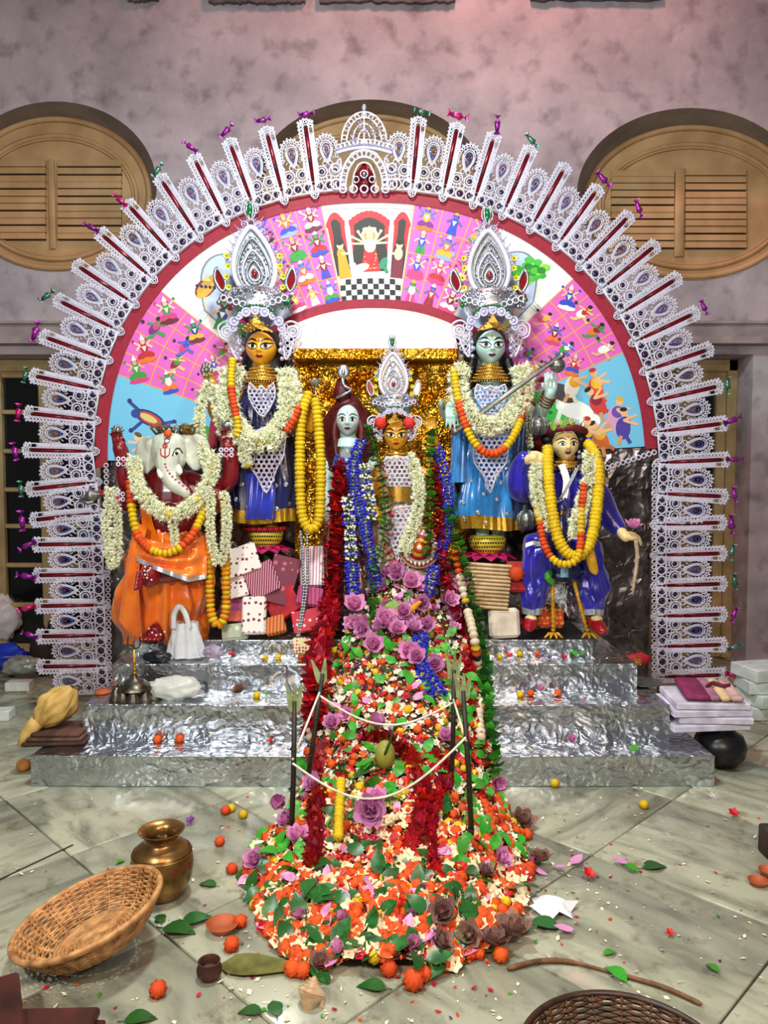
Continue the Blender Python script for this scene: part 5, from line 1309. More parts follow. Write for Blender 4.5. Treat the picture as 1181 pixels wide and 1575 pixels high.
def conch(name, label, px, py, Y, s_, rot, mt, cat='conch', top=True, parent=None):
    m = MB(); pr = [(0, -1.25), (.16, -1.1), (.22, -.75), (.5, -.35), (.72, 0), (.74, .18), (.6, .32), (.5, .38), (.46, .5), (.34, .55), (.3, .68), (.2, .72), (.15, .84), (.0, .95)]
    M = rot.to_3x3() * s_; m.lathe(pr, at(px, py, Y), 20, M); sp = [at(px, py, Y) + M @ Vector((.55 * math.cos(.4), -.55, z)) for z in (-.5, -.2, .15)]
    m.tube([at(px, py, Y) + M @ Vector(p) for p in ((.12, -.3, -1.1), (.45, -.62, -.5), (.62, -.5, .1), (.45, -.3, .35))], [s_ * .1, s_ * .2, s_ * .18, s_ * .06], 8)
    for zz, rr_ in ((.36, .52), (.53, .40), (.70, .27), (.18, .74)): m.loop([at(px, py, Y) + M @ Vector((rr_ * math.cos(2 * PI * i / 24), rr_ * math.sin(2 * PI * i / 24), zz + .06 * math.sin(2 * PI * i / 24))) for i in range(24)], s_ * .05, 6)
    if parent: return m.build(name, mt, parent)
    return tag(m.build(name, mt), label, cat)
conch('conch_shell', 'dark silver conch held out in the elephant idol\'s lower left-side hand', 140, 764, YA - .18, .055, Matrix.Rotation(1.3, 4, 'Y'), silver_d)
m = MB(); c = at(181, 662, YA - .1)
for i in range(9): a = 2 * PI * i / 9; m.tube([c, c + Vector((math.cos(a) * .035, -.008, math.sin(a) * .03))], [.012, .006], 6)
m.ell(c, .018, 10, 7); m.tube([c + Vector((.0, 0, -.08)), c], .007, 6); tag(m.build('silver_mace', silver_d), 'dark silver ornament in the elephant idol\'s raised left-side hand', 'ornament')
m = MB(); c = at(349, 655, YA - .1); m.tube([c + Vector((.02, 0, -.12)), c], .006, 6); m.lathe([(0, -.03), (.03, -.02), (.036, 0), (.03, .02), (0, .03)], c, 14); m.torus(c, .036, .006, 14, 6); tag(m.build('silver_discus', silver_d), 'dark silver disc ornament in the elephant idol\'s raised right-side hand', 'ornament')
# ------------------------------------------------------------------ yellow goddess at the left
YBB = 4.55
gb = thing('deity_idol', 'yellow-faced goddess idol in navy mirror-work robe under a tall silver crown', 'idol', (at(405, 845, YBB).x, YBB, .80))
u = sc(YBB); m = MB()
m.ell(at(402, 632, YBB), (40 * u, 24 * u, 48 * u), 20, 14); m.ell(at(402, 700, YBB), (34 * u, 24 * u, 60 * u), 18, 12); limb(m, [(402, 552, YBB), (402, 600, YBB)], [13, 16])
limb(m, [(368, 612, YBB), (340, 640, YBB - .02), (327, 625, YBB - .08), (323, 600, YBB - .12)], [14, 12, 10, 8]); hand(m, at(323, 602, YBB - .12), (-.05, -.1, 1), (0, 1, 0), .13, .5, .2, 1)
limb(m, [(436, 612, YBB), (462, 660, YBB - .03), (476, 665, YBB - .1), (482, 632, YBB - .14)], [14, 12, 10, 8]); hand(m, at(482, 634, YBB - .14), (.05, -.1, 1), (0, 1, 0), .13, .55, .2, -1)
limb(m, [(372, 620, YBB), (356, 690, YBB - .05), (352, 660, YBB - .1)], [13, 11, 9]); limb(m, [(390, 740, YBB), (392, 822, YBB)], [16, 10]); limb(m, [(416, 740, YBB), (416, 822, YBB)], [16, 10])
put('body', organic(m, .005, 5), sk_yel, gb)
fp = head(gb, 402, 537, 23, 27, YBB - .03, sk_yel); face(fp, 'devi'); fp.patch('third_eye', [(.07 * math.cos(i * PI / 4), .34 + .09 * math.sin(i * PI / 4)) for i in range(8)], rpaint, .0022, 2)
m = MB(); m.ell(fp.c + Vector((0, .05, .03)), (fp.W * 1.22, fp.D * 1.1, fp.H * 1.12), 20, 14); m.ell(fp.c + Vector((0, .075, -.10)), (fp.W * 1.5, fp.D * .7, fp.H * 1.6), 18, 12); m.build('hair', hair_b, gb)
crown(gb, 400, 511, YBB - .03, 1.0, -.09)
choker(gb, 402, 563, YBB - .03, 13, 30, 24)
o, rg_, tree = cloth(gb, 'robe', navy_s, [(600, 372, 432, YBB, 24, .2), (640, 362, 442, YBB, 32, .5), (700, 357, 452, YBB - .02, 38, .8), (750, 352, 455, YBB - .02, 40, 1.0), (802, 356, 452, YBB - .02, 40, 1.1)], 13, .26, 7)
hem(gb, rg_, -4, None, hem_g); mirror_dots(gb, [(424, 747), (396, 755), (382, 779), (402, 778), (426, 783), (438, 722), (440, 745), (412, 797), (364, 768), (444, 775), (372, 745)], tree)
m = MB(); m.grid(lambda a, b: face_hit(tree, 378 + 46 * a, 728 + 70 * b, at(400, 760, YBB - .15)) + Vector((0, -.012 - .014 * math.sin(PI * a) + .008 * math.sin(a * 22 + b * 4), 0)), 30, 18); m.build('blue_front_panel', satin('cobalt_satin', '#2338c4', '#151f86'), gb)
pendant(gb, [(384, 590), (396, 600), (402, 594), (410, 600), (420, 590), (422, 612), (404, 640), (384, 614)], YBB - .19, None, 7.0, 'chest_lace')
pendant(gb, [(388, 668), (420, 655), (438, 660), (436, 700), (426, 720), (410, 757), (396, 734), (386, 718), (392, 700)], YBB - .22, None, 8.0, 'apron_lace')
bangles(gb, (478, 690, YBB - .08), (478, 662, YBB - .11), 12, 4, mat('copper_bangle', '#8a4a22', .3, .7)); bangles(gb, (325, 622, YBB - .08), (323, 606, YBB - .11), 10, 3, silver)
m = MB(); c = at(318, 570, YBB - .14)
for i in range(8): a = 2 * PI * i / 8; m.ell(c + Vector((math.cos(a) * .022, -.006, math.sin(a) * .026)), (.015, .010, .02), 8, 6)
m.ell(c + Vector((0, -.012, 0)), .015, 8, 6); m.tube([c, c + Vector((.012, 0, -.09))], .006, 6); tag(m.build('silver_flower', silver_d), 'silver flower in the raised hand beside the yellow goddess and elephant idol', 'ornament')
def silver_lotus(px, py, Y, s_, label):
    m = MB(); c = at(px, py, Y)
    for k, n in ((0, 6), (1, 5)):
        for i in range(n): petal(m, Matrix.Translation(c) @ Matrix.Rotation(2 * PI * (i + .5 * k) / n, 4, 'Z') @ Matrix.Rotation(.5 + .5 * k, 4, 'X') @ Matrix.Scale(s_, 4), 1, .7, .3, 4, .1, .8)
    m.tube([c, c + Vector((.02, -.01, -.10))], .005, 6); return tag(m.build('silver_lotus', silver), label, 'ornament')
silver_lotus(484, 596, YBB - .16, .055, 'silver lotus in the maroon-palmed hand above the yellow marigold loop')
def lotus_base(cx, cy, Y, hw, label, parent_z):
    """dotted yellow seed pod on spread pink petals, green stalk"""
    u_ = sc(Y); c = at(cx, cy, Y); root = thing('lotus_pedestal', label, 'pedestal', (c.x, Y, Z4))
    m = MB(); m.lathe([(0, .02), (hw * .85 * u_, .02), (hw * u_, .0), (hw * .92 * u_, -.05), (hw * .6 * u_, -.09), (0, -.10)], c, 30); pod = m.build('seed_pod', mat('lemon_paint', '#e2d23a', .4, 0, .08, 20), root); tree = bvh_of(m)
    k = 0
    for r_ in range(4):
        for i in range(14):
            px, py = cx - hw * .92 + hw * 1.84 * (i + .5 * (r_ % 2)) / 14, cy + 1 + r_ * 6
            h = face_hit(tree, px, py, None)
            if h: mm = MB(); mm.ell(h + Vector((0, -.001, 0)), (.0062, .003, .0062), 7, 4); mm.build('seed_dot', kpaint, pod)
    pk = mat('magenta_petal_cloth', '#c81e66', .5, 0, .2, 20)
    for i in range(12):
        mm = MB(); petal(mm, Matrix.Translation(c + Vector((0, 0, -.075))) @ Matrix.Rotation(2 * PI * i / 12, 4, 'Z') @ Matrix.Rotation(-.12, 4, 'X') @ Matrix.Scale(hw * 1.7 * u_, 4), 1, .55, -.1, 4, .1, .8); mm.build('petal', pk, root)
    mm = MB(); mm.tube([c + Vector((0, 0, -.09)), (c.x + .01, Y, Z4)], .02, 8); mm.build('stalk', stem_m, root)
    return root
lotus_base(409, 818, YBB - .01, 27, 'yellow black-dotted lotus pedestal under the navy-robed goddess', 0)
m = MB()
for i in range(12): a = PI * i / 11; p = at(408 + 30 * math.cos(a), 812, YBB); m.ell(Vector((p.x, YBB - .12 * math.sin(a), p.z)), (.022, .02, .014), 8, 5)
m.build('red_feet_cloth', mat('red_cloth', '#b81228', .6, 0, .2, 30), gb)
# ------------------------------------------------------------------ pale goddess with the stringed instrument
YE = 4.55
ge = thing('deity_idol', 'pale blue-faced goddess idol in sky-blue satin with a long stringed instrument', 'idol', (at(752, 845, YE).x, YE, .80))
u = sc(YE); m = MB()
m.ell(at(754, 632, YE), (40 * u, 24 * u, 48 * u), 20, 14); m.ell(at(752, 700, YE), (34 * u, 24 * u, 60 * u), 18, 12); limb(m, [(754, 552, YE), (754, 600, YE)], [13, 16])
limb(m, [(718, 612, YE), (694, 640, YE - .04), (684, 622, YE - .13), (694, 622, YE - .2)], [13, 12, 10, 8]); hand(m, at(694, 622, YE - .2), (.05, -.15, -1), (0, -1, .1), .15, .12, .3, 1)
limb(m, [(790, 612, YE), (822, 640, YE - .05), (836, 625, YE - .14), (846, 604, YE - .2)], [13, 12, 10, 8]); hand(m, at(846, 606, YE - .2), (.02, -.1, 1), (0, -1, 0), .15, .45, .15, 1)
limb(m, [(742, 740, YE), (742, 825, YE)], [16, 10]); limb(m, [(766, 740, YE), (766, 825, YE)], [16, 10])
put('body', organic(m, .005, 5), sk_pale, ge)
fp = head(ge, 754, 535, 22, 27, YE - .03, sk_pale); face(fp, 'devi', ppaint); fp.stroke('forehead_mark', [(0, .62), (0, .40), (0, .30)], .09, gold)
m = MB(); m.ell(fp.c + Vector((0, .05, .03)), (fp.W * 1.22, fp.D * 1.1, fp.H * 1.12), 20, 14); m.ell(fp.c + Vector((0, .075, -.10)), (fp.W * 1.5, fp.D * .7, fp.H * 1.6), 18, 12)
for s_ in (-1, 1): m.tube(spline([fp.c + Vector((s_ * .10, .02, -.06)), fp.c + Vector((s_ * .15, .0, -.25)), at(702 if s_ < 0 else 806, 700, YE - .06), at(712 if s_ < 0 else 806, 760, YE - .10)], 6), [.03] * 18 + [.012], 8)
m.build('hair', hair_b, ge)
crown(ge, 754, 509, YE - .03, .95, -.02)
choker(ge, 754, 562, YE - .03, 13, 30, 24)
o, rg_, tree = cloth(ge, 'robe', sky_s, [(600, 724, 784, YE, 24, .2), (650, 714, 792, YE, 32, .5), (710, 704, 798, YE - .02, 38, .9), (760, 698, 802, YE - .02, 40, 1.1), (812, 700, 798, YE - .02, 40, 1.2)], 13, .32, 21)
hem(ge, rg_, -4, None, hem_g); mirror_dots(ge, [(726, 740), (743, 760), (712, 772), (735, 788), (770, 742), (790, 756), (764, 768), (714, 798), (748, 804), (780, 790), (786, 720)], tree)
m = MB()   # dark blue shawl at the side, hanging sleeve
m.grid(lambda a, b: at(784 + 34 * a - 2 * b, 650 + 150 * b, YE - .10 - .05 * math.sin(PI * a) + .012 * math.sin(a * 16 + b * 5)), 20, 30); m.build('side_shawl', satin('deep_teal_satin', '#123e78', '#0a2248'), ge)
m = MB(); m.grid(lambda a, b: at(694 + 22 * a + 4 * b * (a - .5), 660 + 82 * b, YE - .14 - .05 * math.sin(PI * a) + .010 * math.sin(a * 18 + b * 3)), 20, 24); m.build('hanging_sleeve', sky_s, ge)
pendant(ge, [(734, 592), (746, 598), (754, 594), (764, 598), (776, 592), (778, 612), (758, 642), (732, 612)], YE - .19, None, 7.0, 'chest_lace')
pendant(ge, [(730, 640), (782, 640), (788, 665), (782, 690), (778, 712), (764, 730), (754, 757), (744, 732), (730, 712), (728, 690)], YE - .225, None, 8.0, 'apron_lace')
bangles(ge, (690, 618, YE - .16), (693, 624, YE - .19), 11, 3); bangles(ge, (838, 620, YE - .15), (845, 608, YE - .19), 11, 4, mat('copper_bangle', '#8a4a22', .3, .7))
vn = thing('stringed_instrument', 'long grey stick zither held diagonally across the pale goddess', 'instrument', at(700, 665, YE - .28))
m = MB(); a, b = at(700, 664, YE - .29), at(864, 546, YE - .27); m.tube([a, a.lerp(b, .5), b], [.017, .015, .013], 10); m.ell(a, .022, 10, 7); m.ell(b, .02, 10, 7); m.build('neck', silver_d, vn)
m = MB(); c = at(857, 562, YE - .25); m.ell(c, (.045, .042, .042), 16, 10); m.build('gourd', silver_d, vn)
m = MB(); c = at(841, 565, YE - .27)
for i in range(4): p = a.lerp(b, .82 + .05 * i); m.tube([p, p + Vector((-.03, -.01, .03))], [.005, .008], 6)
m.build('tuning_peg', silver_d, vn)
for i in range(2): m = MB(); o_ = Vector((0, -.016, .004 * (i * 2 - 1))); m.tube([a + o_, b + o_], .0012, 4); m.build('string', thr, vn)
for (x, y, r_, lb) in ((829, 655, 14, 'woven silver ball hanging above the blue-clad idol\'s raised fist'), (810, 800, 15, 'woven silver ball hanging beside the blue-clad idol\'s thigh')):
    m = MB(); c = at(x, y, YE - .22); m.ell(c, r_ * sc(YE - .22), 18, 12)
    for i in range(6):
        for ax in ('X', 'Z'): m.torus(c, r_ * sc(YE - .22) * 1.02, .0045, 20, 5, Matrix.Rotation(PI * i / 6, 3, ax) @ (Matrix.Rotation(PI / 2, 3, 'Z') if ax == 'X' else Matrix.Identity(3)))
    m.tube([c + Vector((0, 0, .04)), c + Vector((.0, 0, .13 if y < 700 else .5))], .003, 5); tag(m.build('woven_ball', silver_d), lb, 'ornament')
lotus_base(749, 828, YE - .02, 29, 'yellow black-dotted lotus pedestal under the sky-blue-robed goddess', 0)
# ------------------------------------------------------------------ long-haired pale idol in the middle
YC = 4.56
gc = thing('deity_idol', 'pale idol with long maroon hair and a silver snake on its topknot', 'idol', (at(535, 900, YC).x, YC, Z4 + .004))
u = sc(YC); m = MB(); m.ell(at(537, 745, YC), (40 * u, 24 * u, 60 * u), 20, 14); m.ell(at(540, 850, YC - .02), (50 * u, 36 * u, 60 * u), 18, 12); limb(m, [(535, 655, YC), (536, 700, YC)], [12, 15])
for s_, x in ((-1, 503), (1, 572)): limb(m, [(537 + s_ * 34, 712, YC), (x, 770, YC - .02), (537 + s_ * 20, 820, YC - .14)], [14, 12, 10])
m.ell(at(540, 905, YC - .05), (60 * u, 44 * u, 26 * u), 18, 12)
put('body', organic(m, .0055, 5), sk_white, gc)
fp = head(gc, 535, 647, 18.5, 25, YC - .04, sk_white); face(fp, 'male', ppaint); fp.stroke('forehead_mark', [(0, .62), (0, .50), (0, .36)], .08, kpaint)
m = MB(); m.ell(fp.c + Vector((0, .055, .05)), (fp.W * 1.35, fp.D * 1.15, fp.H * 1.1), 20, 14); m.ell(at(527, 604, YC - .02), (14 * u, 14 * u, 18 * u), 14, 10); m.ell(at(526, 592, YC - .02), (10 * u, 10 * u, 12 * u), 12, 8)
for s_ in (-1, 1):
    for k in range(7):
        x0 = 535 + s_ * (17 + k * 1.6); m.tube(spline([at(x0 - s_ * 6, 632 - k, YC - .05 + .012 * k), at(x0 + s_ * (4 + k), 660, YC - .06 + .012 * k), at(x0 + s_ * (2 + k * 1.5), 690, YC - .07 + .01 * k), at(x0 + s_ * (k * 1.2 - 2), 716 + 6 * math.sin(k * 2), YC - .09 + .01 * k)], 7), [.014, .018, .02, .022, .022, .022, .022, .022, .022, .022, .022, .022, .022, .02, .02, .02, .018, .018, .014, .012, .010, .006], 7)
m.build('hair', hair_r, gc)
m = MB(); m.tube(spline([at(517, 612, YC - .09), at(530, 606, YC - .11), at(540, 600, YC - .09), at(530, 594, YC - .07), at(527, 584, YC - .07), at(528, 574, YC - .07)], 6), [.008] * 10 + [.01] * 10 + [.012] * 11, 8)
hd = at(528, 572, YC - .075); m.ell(hd, (.036, .012, .042), 14, 9); m.ell(hd + Vector((0, -.012, -.004)), (.012, .008, .018), 8, 6); m.build('snake', silver, gc)
m = MB(); m.lathe([(14 * u, 0), (17 * u, -.02), (20 * u, -.05)], at(536, 674, YC - .04), 20); m.build('neck_folds', sk_white, gc)
cloth(gc, 'robe', satin('wine_satin', '#5a1230', '#38081c'), [(735, 508, 566, YC, 24, .2), (790, 502, 574, YC - .01, 32, .6), (850, 492, 584, YC - .03, 42, 1.0), (925, 482, 596, YC - .05, 50, 1.2)], 10, .16, 41)
pendant(gc, [(518, 700), (535, 712), (552, 700), (556, 720), (536, 745), (514, 722)], YC - .17, mat('blue_lace', '#2f4fb0', .4, .2), 8.0, 'chest_lace')
# ------------------------------------------------------------------ small yellow goddess in the centre
YD_ = 4.45
gd = thing('deity_idol', 'small yellow-faced goddess idol at the centre with gold tiara and red vermilion mark', 'idol', (at(612, 900, YD_).x, YD_, Z4 + .004))
u = sc(YD_); m = MB(); m.ell(at(612, 752, YD_), (34 * u, 22 * u, 50 * u), 20, 14); m.ell(at(614, 840, YD_), (46 * u, 34 * u, 62 * u), 18, 12); m.ell(at(614, 895, YD_ - .03), (54 * u, 40 * u, 28 * u), 18, 12); limb(m, [(609, 685, YD_), (610, 716, YD_)], [10, 13])
limb(m, [(640, 725, YD_), (664, 730, YD_ - .03), (668, 690, YD_ - .07), (664, 662, YD_ - .1)], [11, 10, 8, 7]); hand(m, at(664, 664, YD_ - .1), (-.1, -.1, 1), (0, 1, 0), .12, .6, .2, -1)
limb(m, [(584, 725, YD_), (566, 770, YD_ - .04), (590, 800, YD_ - .15)], [11, 10, 8])
put('body', organic(m, .005, 5), sk_yel, gd)
fp = head(gd, 609, 671, 18.5, 23, YD_ - .04, sk_yel); face(fp, 'devi'); fp.stroke('vermilion_mark', [(0, .62), (0, .45), (0, .22)], .14, rpaint)
m = MB(); m.ell(fp.c + Vector((0, .05, .03)), (fp.W * 1.25, fp.D * 1.1, fp.H * 1.12), 20, 14); m.build('hair', hair_b, gd)
crown(gd, 607, 650, YD_ - .04, .66, -.03)
for s_, x in ((-1, 585), (1, 629)): m = MB(); ruffle(m, .034, .022, 14, 3, 5); [None]; me_ = m.mesh('red_flower', mat('scarlet_felt', '#d8281c', .7, 0, .2, 40)); inst('red_flower', me_, TRS(at(x, 651, YD_ - .14), Matrix.Rotation(PI / 2, 4, 'X')), gd)
choker(gd, 610, 694, YD_ - .04, 11, 22, 16, 5)
cloth(gd, 'robe', satin('ivory_brocade', '#d8c9b4', '#b89a80'), [(725, 588, 634, YD_, 20, .2), (770, 584, 640, YD_ - .01, 28, .5), (820, 574, 652, YD_ - .02, 38, .9), (900, 562, 668, YD_ - .04, 46, 1.2)], 10, .16, 43)
pendant(gd, [(594, 706), (628, 706), (634, 730), (628, 752), (612, 770), (596, 752), (588, 728)], YD_ - .15, None, 7.5, 'chest_lace')
pendant(gd, [(596, 790), (640, 780), (648, 812), (636, 850), (620, 880), (604, 840)], YD_ - .215, None, 8.0, 'apron_lace')
m = MB(); m.grid(lambda a, b: at(596 + 34 * a, 748 + 24 * b, YD_ - .17 - .03 * math.sin(PI * a)), 12, 8); m.build('waist_brocade', gold, gd)
fan = thing('round_fan', 'round painted fan with red and orange rings in front of the central goddess', 'fan', at(644, 872, YD_ - .24))
for i, (r_, c_) in enumerate(((31, '#f2c9a0'), (28, '#e8521e'), (23, '#f4ead0'), (19, '#b81e3c'), (14, '#f0c030'), (9, '#d84a1e'), (4, '#f4e8c0'))):
    m = MB(); m.lathe([(0, 0), (r_ * u, 0), (r_ * u, -.006), (0, -.006)], at(645, 842, YD_ - .22 - .004 * i), 36, Matrix.Rotation(-PI / 2, 3, 'X') @ Matrix.Diagonal((1, 1, 1))); m.build('painted_ring', mat('fan_' + c_[1:], c_, .6), fan)
for i in range(24): a = 2 * PI * i / 24; m = MB(); c = at(645 + 25.5 * math.cos(a), 842 + 25.5 * math.sin(a), YD_ - .243); m.ell(c, (.008, .003, .012), 6, 4, Matrix.Rotation(-a + PI / 2, 3, 'Y')); m.build('painted_dot', wpaint, fan)
# ------------------------------------------------------------------ blue-clad idol riding a peacock
YF = 4.42
gf = thing('deity_idol', 'moustached idol in royal blue satin seated on a peacock at the right', 'idol', (at(868, 975, YF - .1).x, YF, Z4 + .002))
u = sc(YF); m = MB(); m.ell(at(872, 752, YF), (34 * u, 22 * u, 46 * u), 18, 12); limb(m, [(870, 695, YF), (872, 722, YF)], [11, 15])
limb(m, [(806, 742, YF - .06), (800, 715, YF - .12), (820, 704, YF - .2)], [9, 8, 8]); hand(m, at(814, 700, YF - .18), (1, -.25, -.35), (0, -1, .3), .14, .75, .1, -1)
limb(m, [(935, 795, YF - .1), (962, 826, YF - .18)], [9, 8]); hand(m, at(958, 823, YF - .17), (1, -.2, -.12), (0, -.4, 1), .14, .55, .15, 1)
put('body', organic(m, .0048, 5), sk_cream, gf)
fp = head(gf, 869, 684, 20, 25, YF - .05, sk_cream); face(fp, 'male', ppaint)
for s_ in (-1, 1): fp.stroke('moustache', [(0, -.36), (s_ * .14, -.385), (s_ * .28, -.43)], .055, kpaint, .003); m = MB(); m.ell(fp.c + Vector((s_ * fp.W * 1.05, -.01, -fp.H * .45)), .011, 8, 6); m.ell(fp.c + Vector((s_ * fp.W * 1.05, -.01, -fp.H * .75)), .014, 8, 6); m.build('earring', bead_m, gf)
fp.stroke('forehead_mark', [(0, .5), (.06, .44), (0, .38), (-.06, .44), (0, .5)], .035, gold, .002, False)
m = MB(); m.ell(fp.c + Vector((0, .06, .02)), (fp.W * 1.35, fp.D * 1.05, fp.H * 1.15), 20, 14)
for s_ in (-1, 1):
    for k in range(7): p = fp.c + Vector((s_ * fp.W * (1.2 + .12 * math.sin(k * 2)), .02 + .01 * (k % 2), fp.H * (.7 - k * .36))); m.ell(p, (.036, .036, .034), 10, 7)
m.build('hair', hair_b, gf)
m = MB()
cb = fp.c + Vector((0, .01, fp.H * .86)); ring = [cb + Vector((math.cos(a) * fp.W * 1.5, math.sin(a) * fp.D * 1.2, .012 - .02 * math.cos(a) ** 2)) for a in [2 * PI * i / 40 for i in range(40)]]
m.loop(ring, .021, 8); tbn = m.build('turban', mat('maroon_cloth', '#6d1028', .6, 0, .2, 40, .3, 90), gf)
for i in range(14):
    a = 2 * PI * i / 14 + .1; m = MB(); p = cb + Vector((math.cos(a) * fp.W * 1.62, math.sin(a) * fp.D * 1.36, .012 - .02 * math.cos(a) ** 2)); petal(m, Matrix.Translation(p + Vector((-.02, 0, -.012))) @ Matrix.Rotation(a - PI / 2, 4, 'Z') @ Matrix.Rotation(1.2, 4, 'X') @ Matrix.Scale(.05, 4), 1, .7, .2, 4, .05, .8); m.build('green_leaf', mat('apple_green', '#7fae3a', .5, 0, .2, 40), tbn)
m = MB()
for i in range(70): a = R.uniform(0, 6.28); r_ = R.uniform(.2, 1) * fp.W * 1.2; p = cb + Vector((math.cos(a) * r_, math.sin(a) * r_ * .8, .02)); m.tube([p, p + Vector((R.uniform(-.03, .03), R.uniform(-.03, .02), R.uniform(.015, .055)))], [.005, .002], 4)
m.build('straw_top', mat('pale_straw', '#d8c88a', .6, 0, .3, 40), tbn)
choker(gf, 871, 706, YF - .04, 12, 24, 14, 4)
m = MB(); [m.ell(at(856 + 30 * i / 11, 718 + 10 * math.sin(PI * i / 11), YF - .13), .008, 8, 6) for i in range(12)]; m.build('bead_collar', mat('black_bead', '#0c0b10', .2), gf)
o, rg_, tree = cloth(gf, 'tunic', royal_s, [(712, 846, 900, YF, 20, .2), (735, 834, 912, YF, 28, .4), (775, 838, 908, YF, 30, .7), (810, 834, 912, YF - .01, 32, .9), (850, 824, 920, YF - .03, 38, 1.1)], 9, .14, 31)
m = MB(); fl = spline([at(858, 716, YF - .13), at(866, 740, YF - .15), at(862, 770, YF - .17)], 6); m.loft([fl, [p + Vector((.035, -.004, .012)) for p in fl]], closed=False); m.build('silver_lapel', trim_s, gf)
m = MB(); fl = spline([at(892, 716, YF - .13), at(878, 745, YF - .16), at(862, 772, YF - .17)], 6); m.loft([fl, [p + Vector((-.025, -.004, -.006)) for p in fl]], closed=False); m.build('silver_lapel', trim_s, gf)
m = MB(); limb(m, [(850, 735, YF), (818, 752, YF - .03), (800, 752, YF - .07), (798, 725, YF - .1), (805, 706, YF - .15)], [18, 20, 19, 16, 12]); put('sleeve', organic(m, .008, 3), royal_s, gf)
m = MB(); limb(m, [(902, 735, YF), (922, 765, YF - .02), (934, 792, YF - .08), (952, 815, YF - .14)], [17, 19, 18, 12]); put('sleeve', organic(m, .008, 3), royal_s, gf)
def trouser(knee, mid, ank, seed, w0=22, w1=14):
    rows = [(knee[1] - 20, knee[0] - w0 * .9, knee[0] + w0 * .9, knee[2] + .02, w0 * 1.0, .2), (knee[1] + 4, knee[0] - w0, knee[0] + w0, knee[2], w0 * 1.1, .5), (mid[1], mid[0] - w0 * .95, mid[0] + w0 * .95, mid[2], w0 * .9, 1.2), ((mid[1] + ank[1]) / 2, (mid[0] + ank[0]) / 2 - w0 * .85, (mid[0] + ank[0]) / 2 + w0 * .8, (mid[2] + ank[2]) / 2, w0 * .8, 1.3), (ank[1], ank[0] - w1, ank[0] + w1, ank[2], w1, .5)]
    o, rr, _ = cloth(gf, 'trouser_leg', royal_s, rows, 6, .38, seed, 64, sway=2.2); c = sum(rr[0], Vector()) / len(rr[0]); m = MB(); m.ell(c, (w0 * .9 * sc(knee[2]), w0 * 1.0 * sc(knee[2]), .03), 20, 8); m.build('knee_cloth', royal_s, o); hem(gf, rr, -4, None, trim_s, 'cuff', 1.04)
trouser((826, 848, YF - .14), (824, 890, YF - .14), (818, 944, YF - .13), 3); trouser((905, 856, YF - .13), (914, 895, YF - .13), (912, 944, YF - .13), 4)
m = MB(); limb(m, [(850, 822, YF), (832, 842, YF - .1), (827, 850, YF - .14)], [22, 22, 21]); limb(m, [(890, 822, YF), (902, 846, YF - .1), (905, 856, YF - .13)], [22, 22, 21]); put('lap', organic(m, .008, 3), royal_s, gf)
m = MB(); ln = [at(808 + 28 * i / 10, 836 - 4 * math.sin(PI * i / 10), YF - .22) for i in range(11)]; m.loft([ln, [p + Vector((0, -.004, -.022)) for p in ln]], closed=False); m.build('silver_band', trim_s, gf)
def shoe(ax, ay, tx, ty, Y, sg):
    a = at(ax, ay, Y); t = at(tx, ty, Y - .12); m = MB(); m.tube([a + Vector((0, .03, .0)), a, a.lerp(t, .5) + Vector((0, 0, .004)), a.lerp(t, .85), t + Vector((0, 0, .012))], [.03, .042, .04, .026, .006], 14, flat=1.0); 
    o = m.build('shoe', mat('red_shoe_paint', '#a80f24', .3, 0, .1, 20, coat=.4), gf); mm = MB(); mm.ell(a.lerp(t, .22) + Vector((0, -.008, .034)), (.034, .04, .02), 12, 8); mm.build('instep', sk_cream, o)
shoe(817, 958, 812, 966, YF - .13, -1); shoe(913, 956, 930, 974, YF - .13, 1)
m = MB(); limb(m, [(978, 832, YF - .22), (980, 858, YF - .225), (976, 890, YF - .23), (973, 914, YF - .23)], [3.6, 3.2, 3, 1.5], 8); ar = m.build('flower_stick', mat('pale_twig', '#b9a284', .7, 0, .25, 40)); tag(ar, 'pale wooden stick held in the blue-clad idol\'s lowered hand', 'stick')
m = MB(); o_ = inst('lotus', F['LO'], TRS(at(973, 812, YF - .22), Matrix.Rotation(.35, 4, 'X'), (.058, .058, .058))); tag(o_, 'pale pink lotus lying on the blue-clad idol\'s lowered hand', 'flower')
# peacock mount
pk = thing('peacock_statue', 'dark blue peacock statue with thin yellow legs beneath the blue-clad idol', 'statue', (at(868, 980, YF - .1).x, YF - .05, Z4 + .002))
pkb = mat('peacock_blue', '#101a54', .3, .1, .25, 20, coat=.4)
m = MB(); m.ell(at(868, 872, YF - .1), (36 * u, 30 * u, 24 * u), 18, 12); limb(m, [(868, 865, YF - .15), (864, 830, YF - .26), (862, 802, YF - .27), (864, 786, YF - .26)], [20, 11, 8, 8]); m.ell(at(864, 783, YF - .27), (9 * u, 12 * u, 9 * u)); put('body', organic(m, .006, 4), pkb, pk)
m = MB(); m.tube([at(864, 786, YF - .3), at(863, 792, YF - .335)], [.012, .002], 8); m.build('beak', gold, pk)
for x in (-5, 0, 5): m = MB(); m.tube([at(864, 776, YF - .27), at(864 + x, 768, YF - .27)], [.003, .002], 5); m.ell(at(864 + x, 767, YF - .27), .007, 6, 5); m.build('crest_feather', pkb, pk)
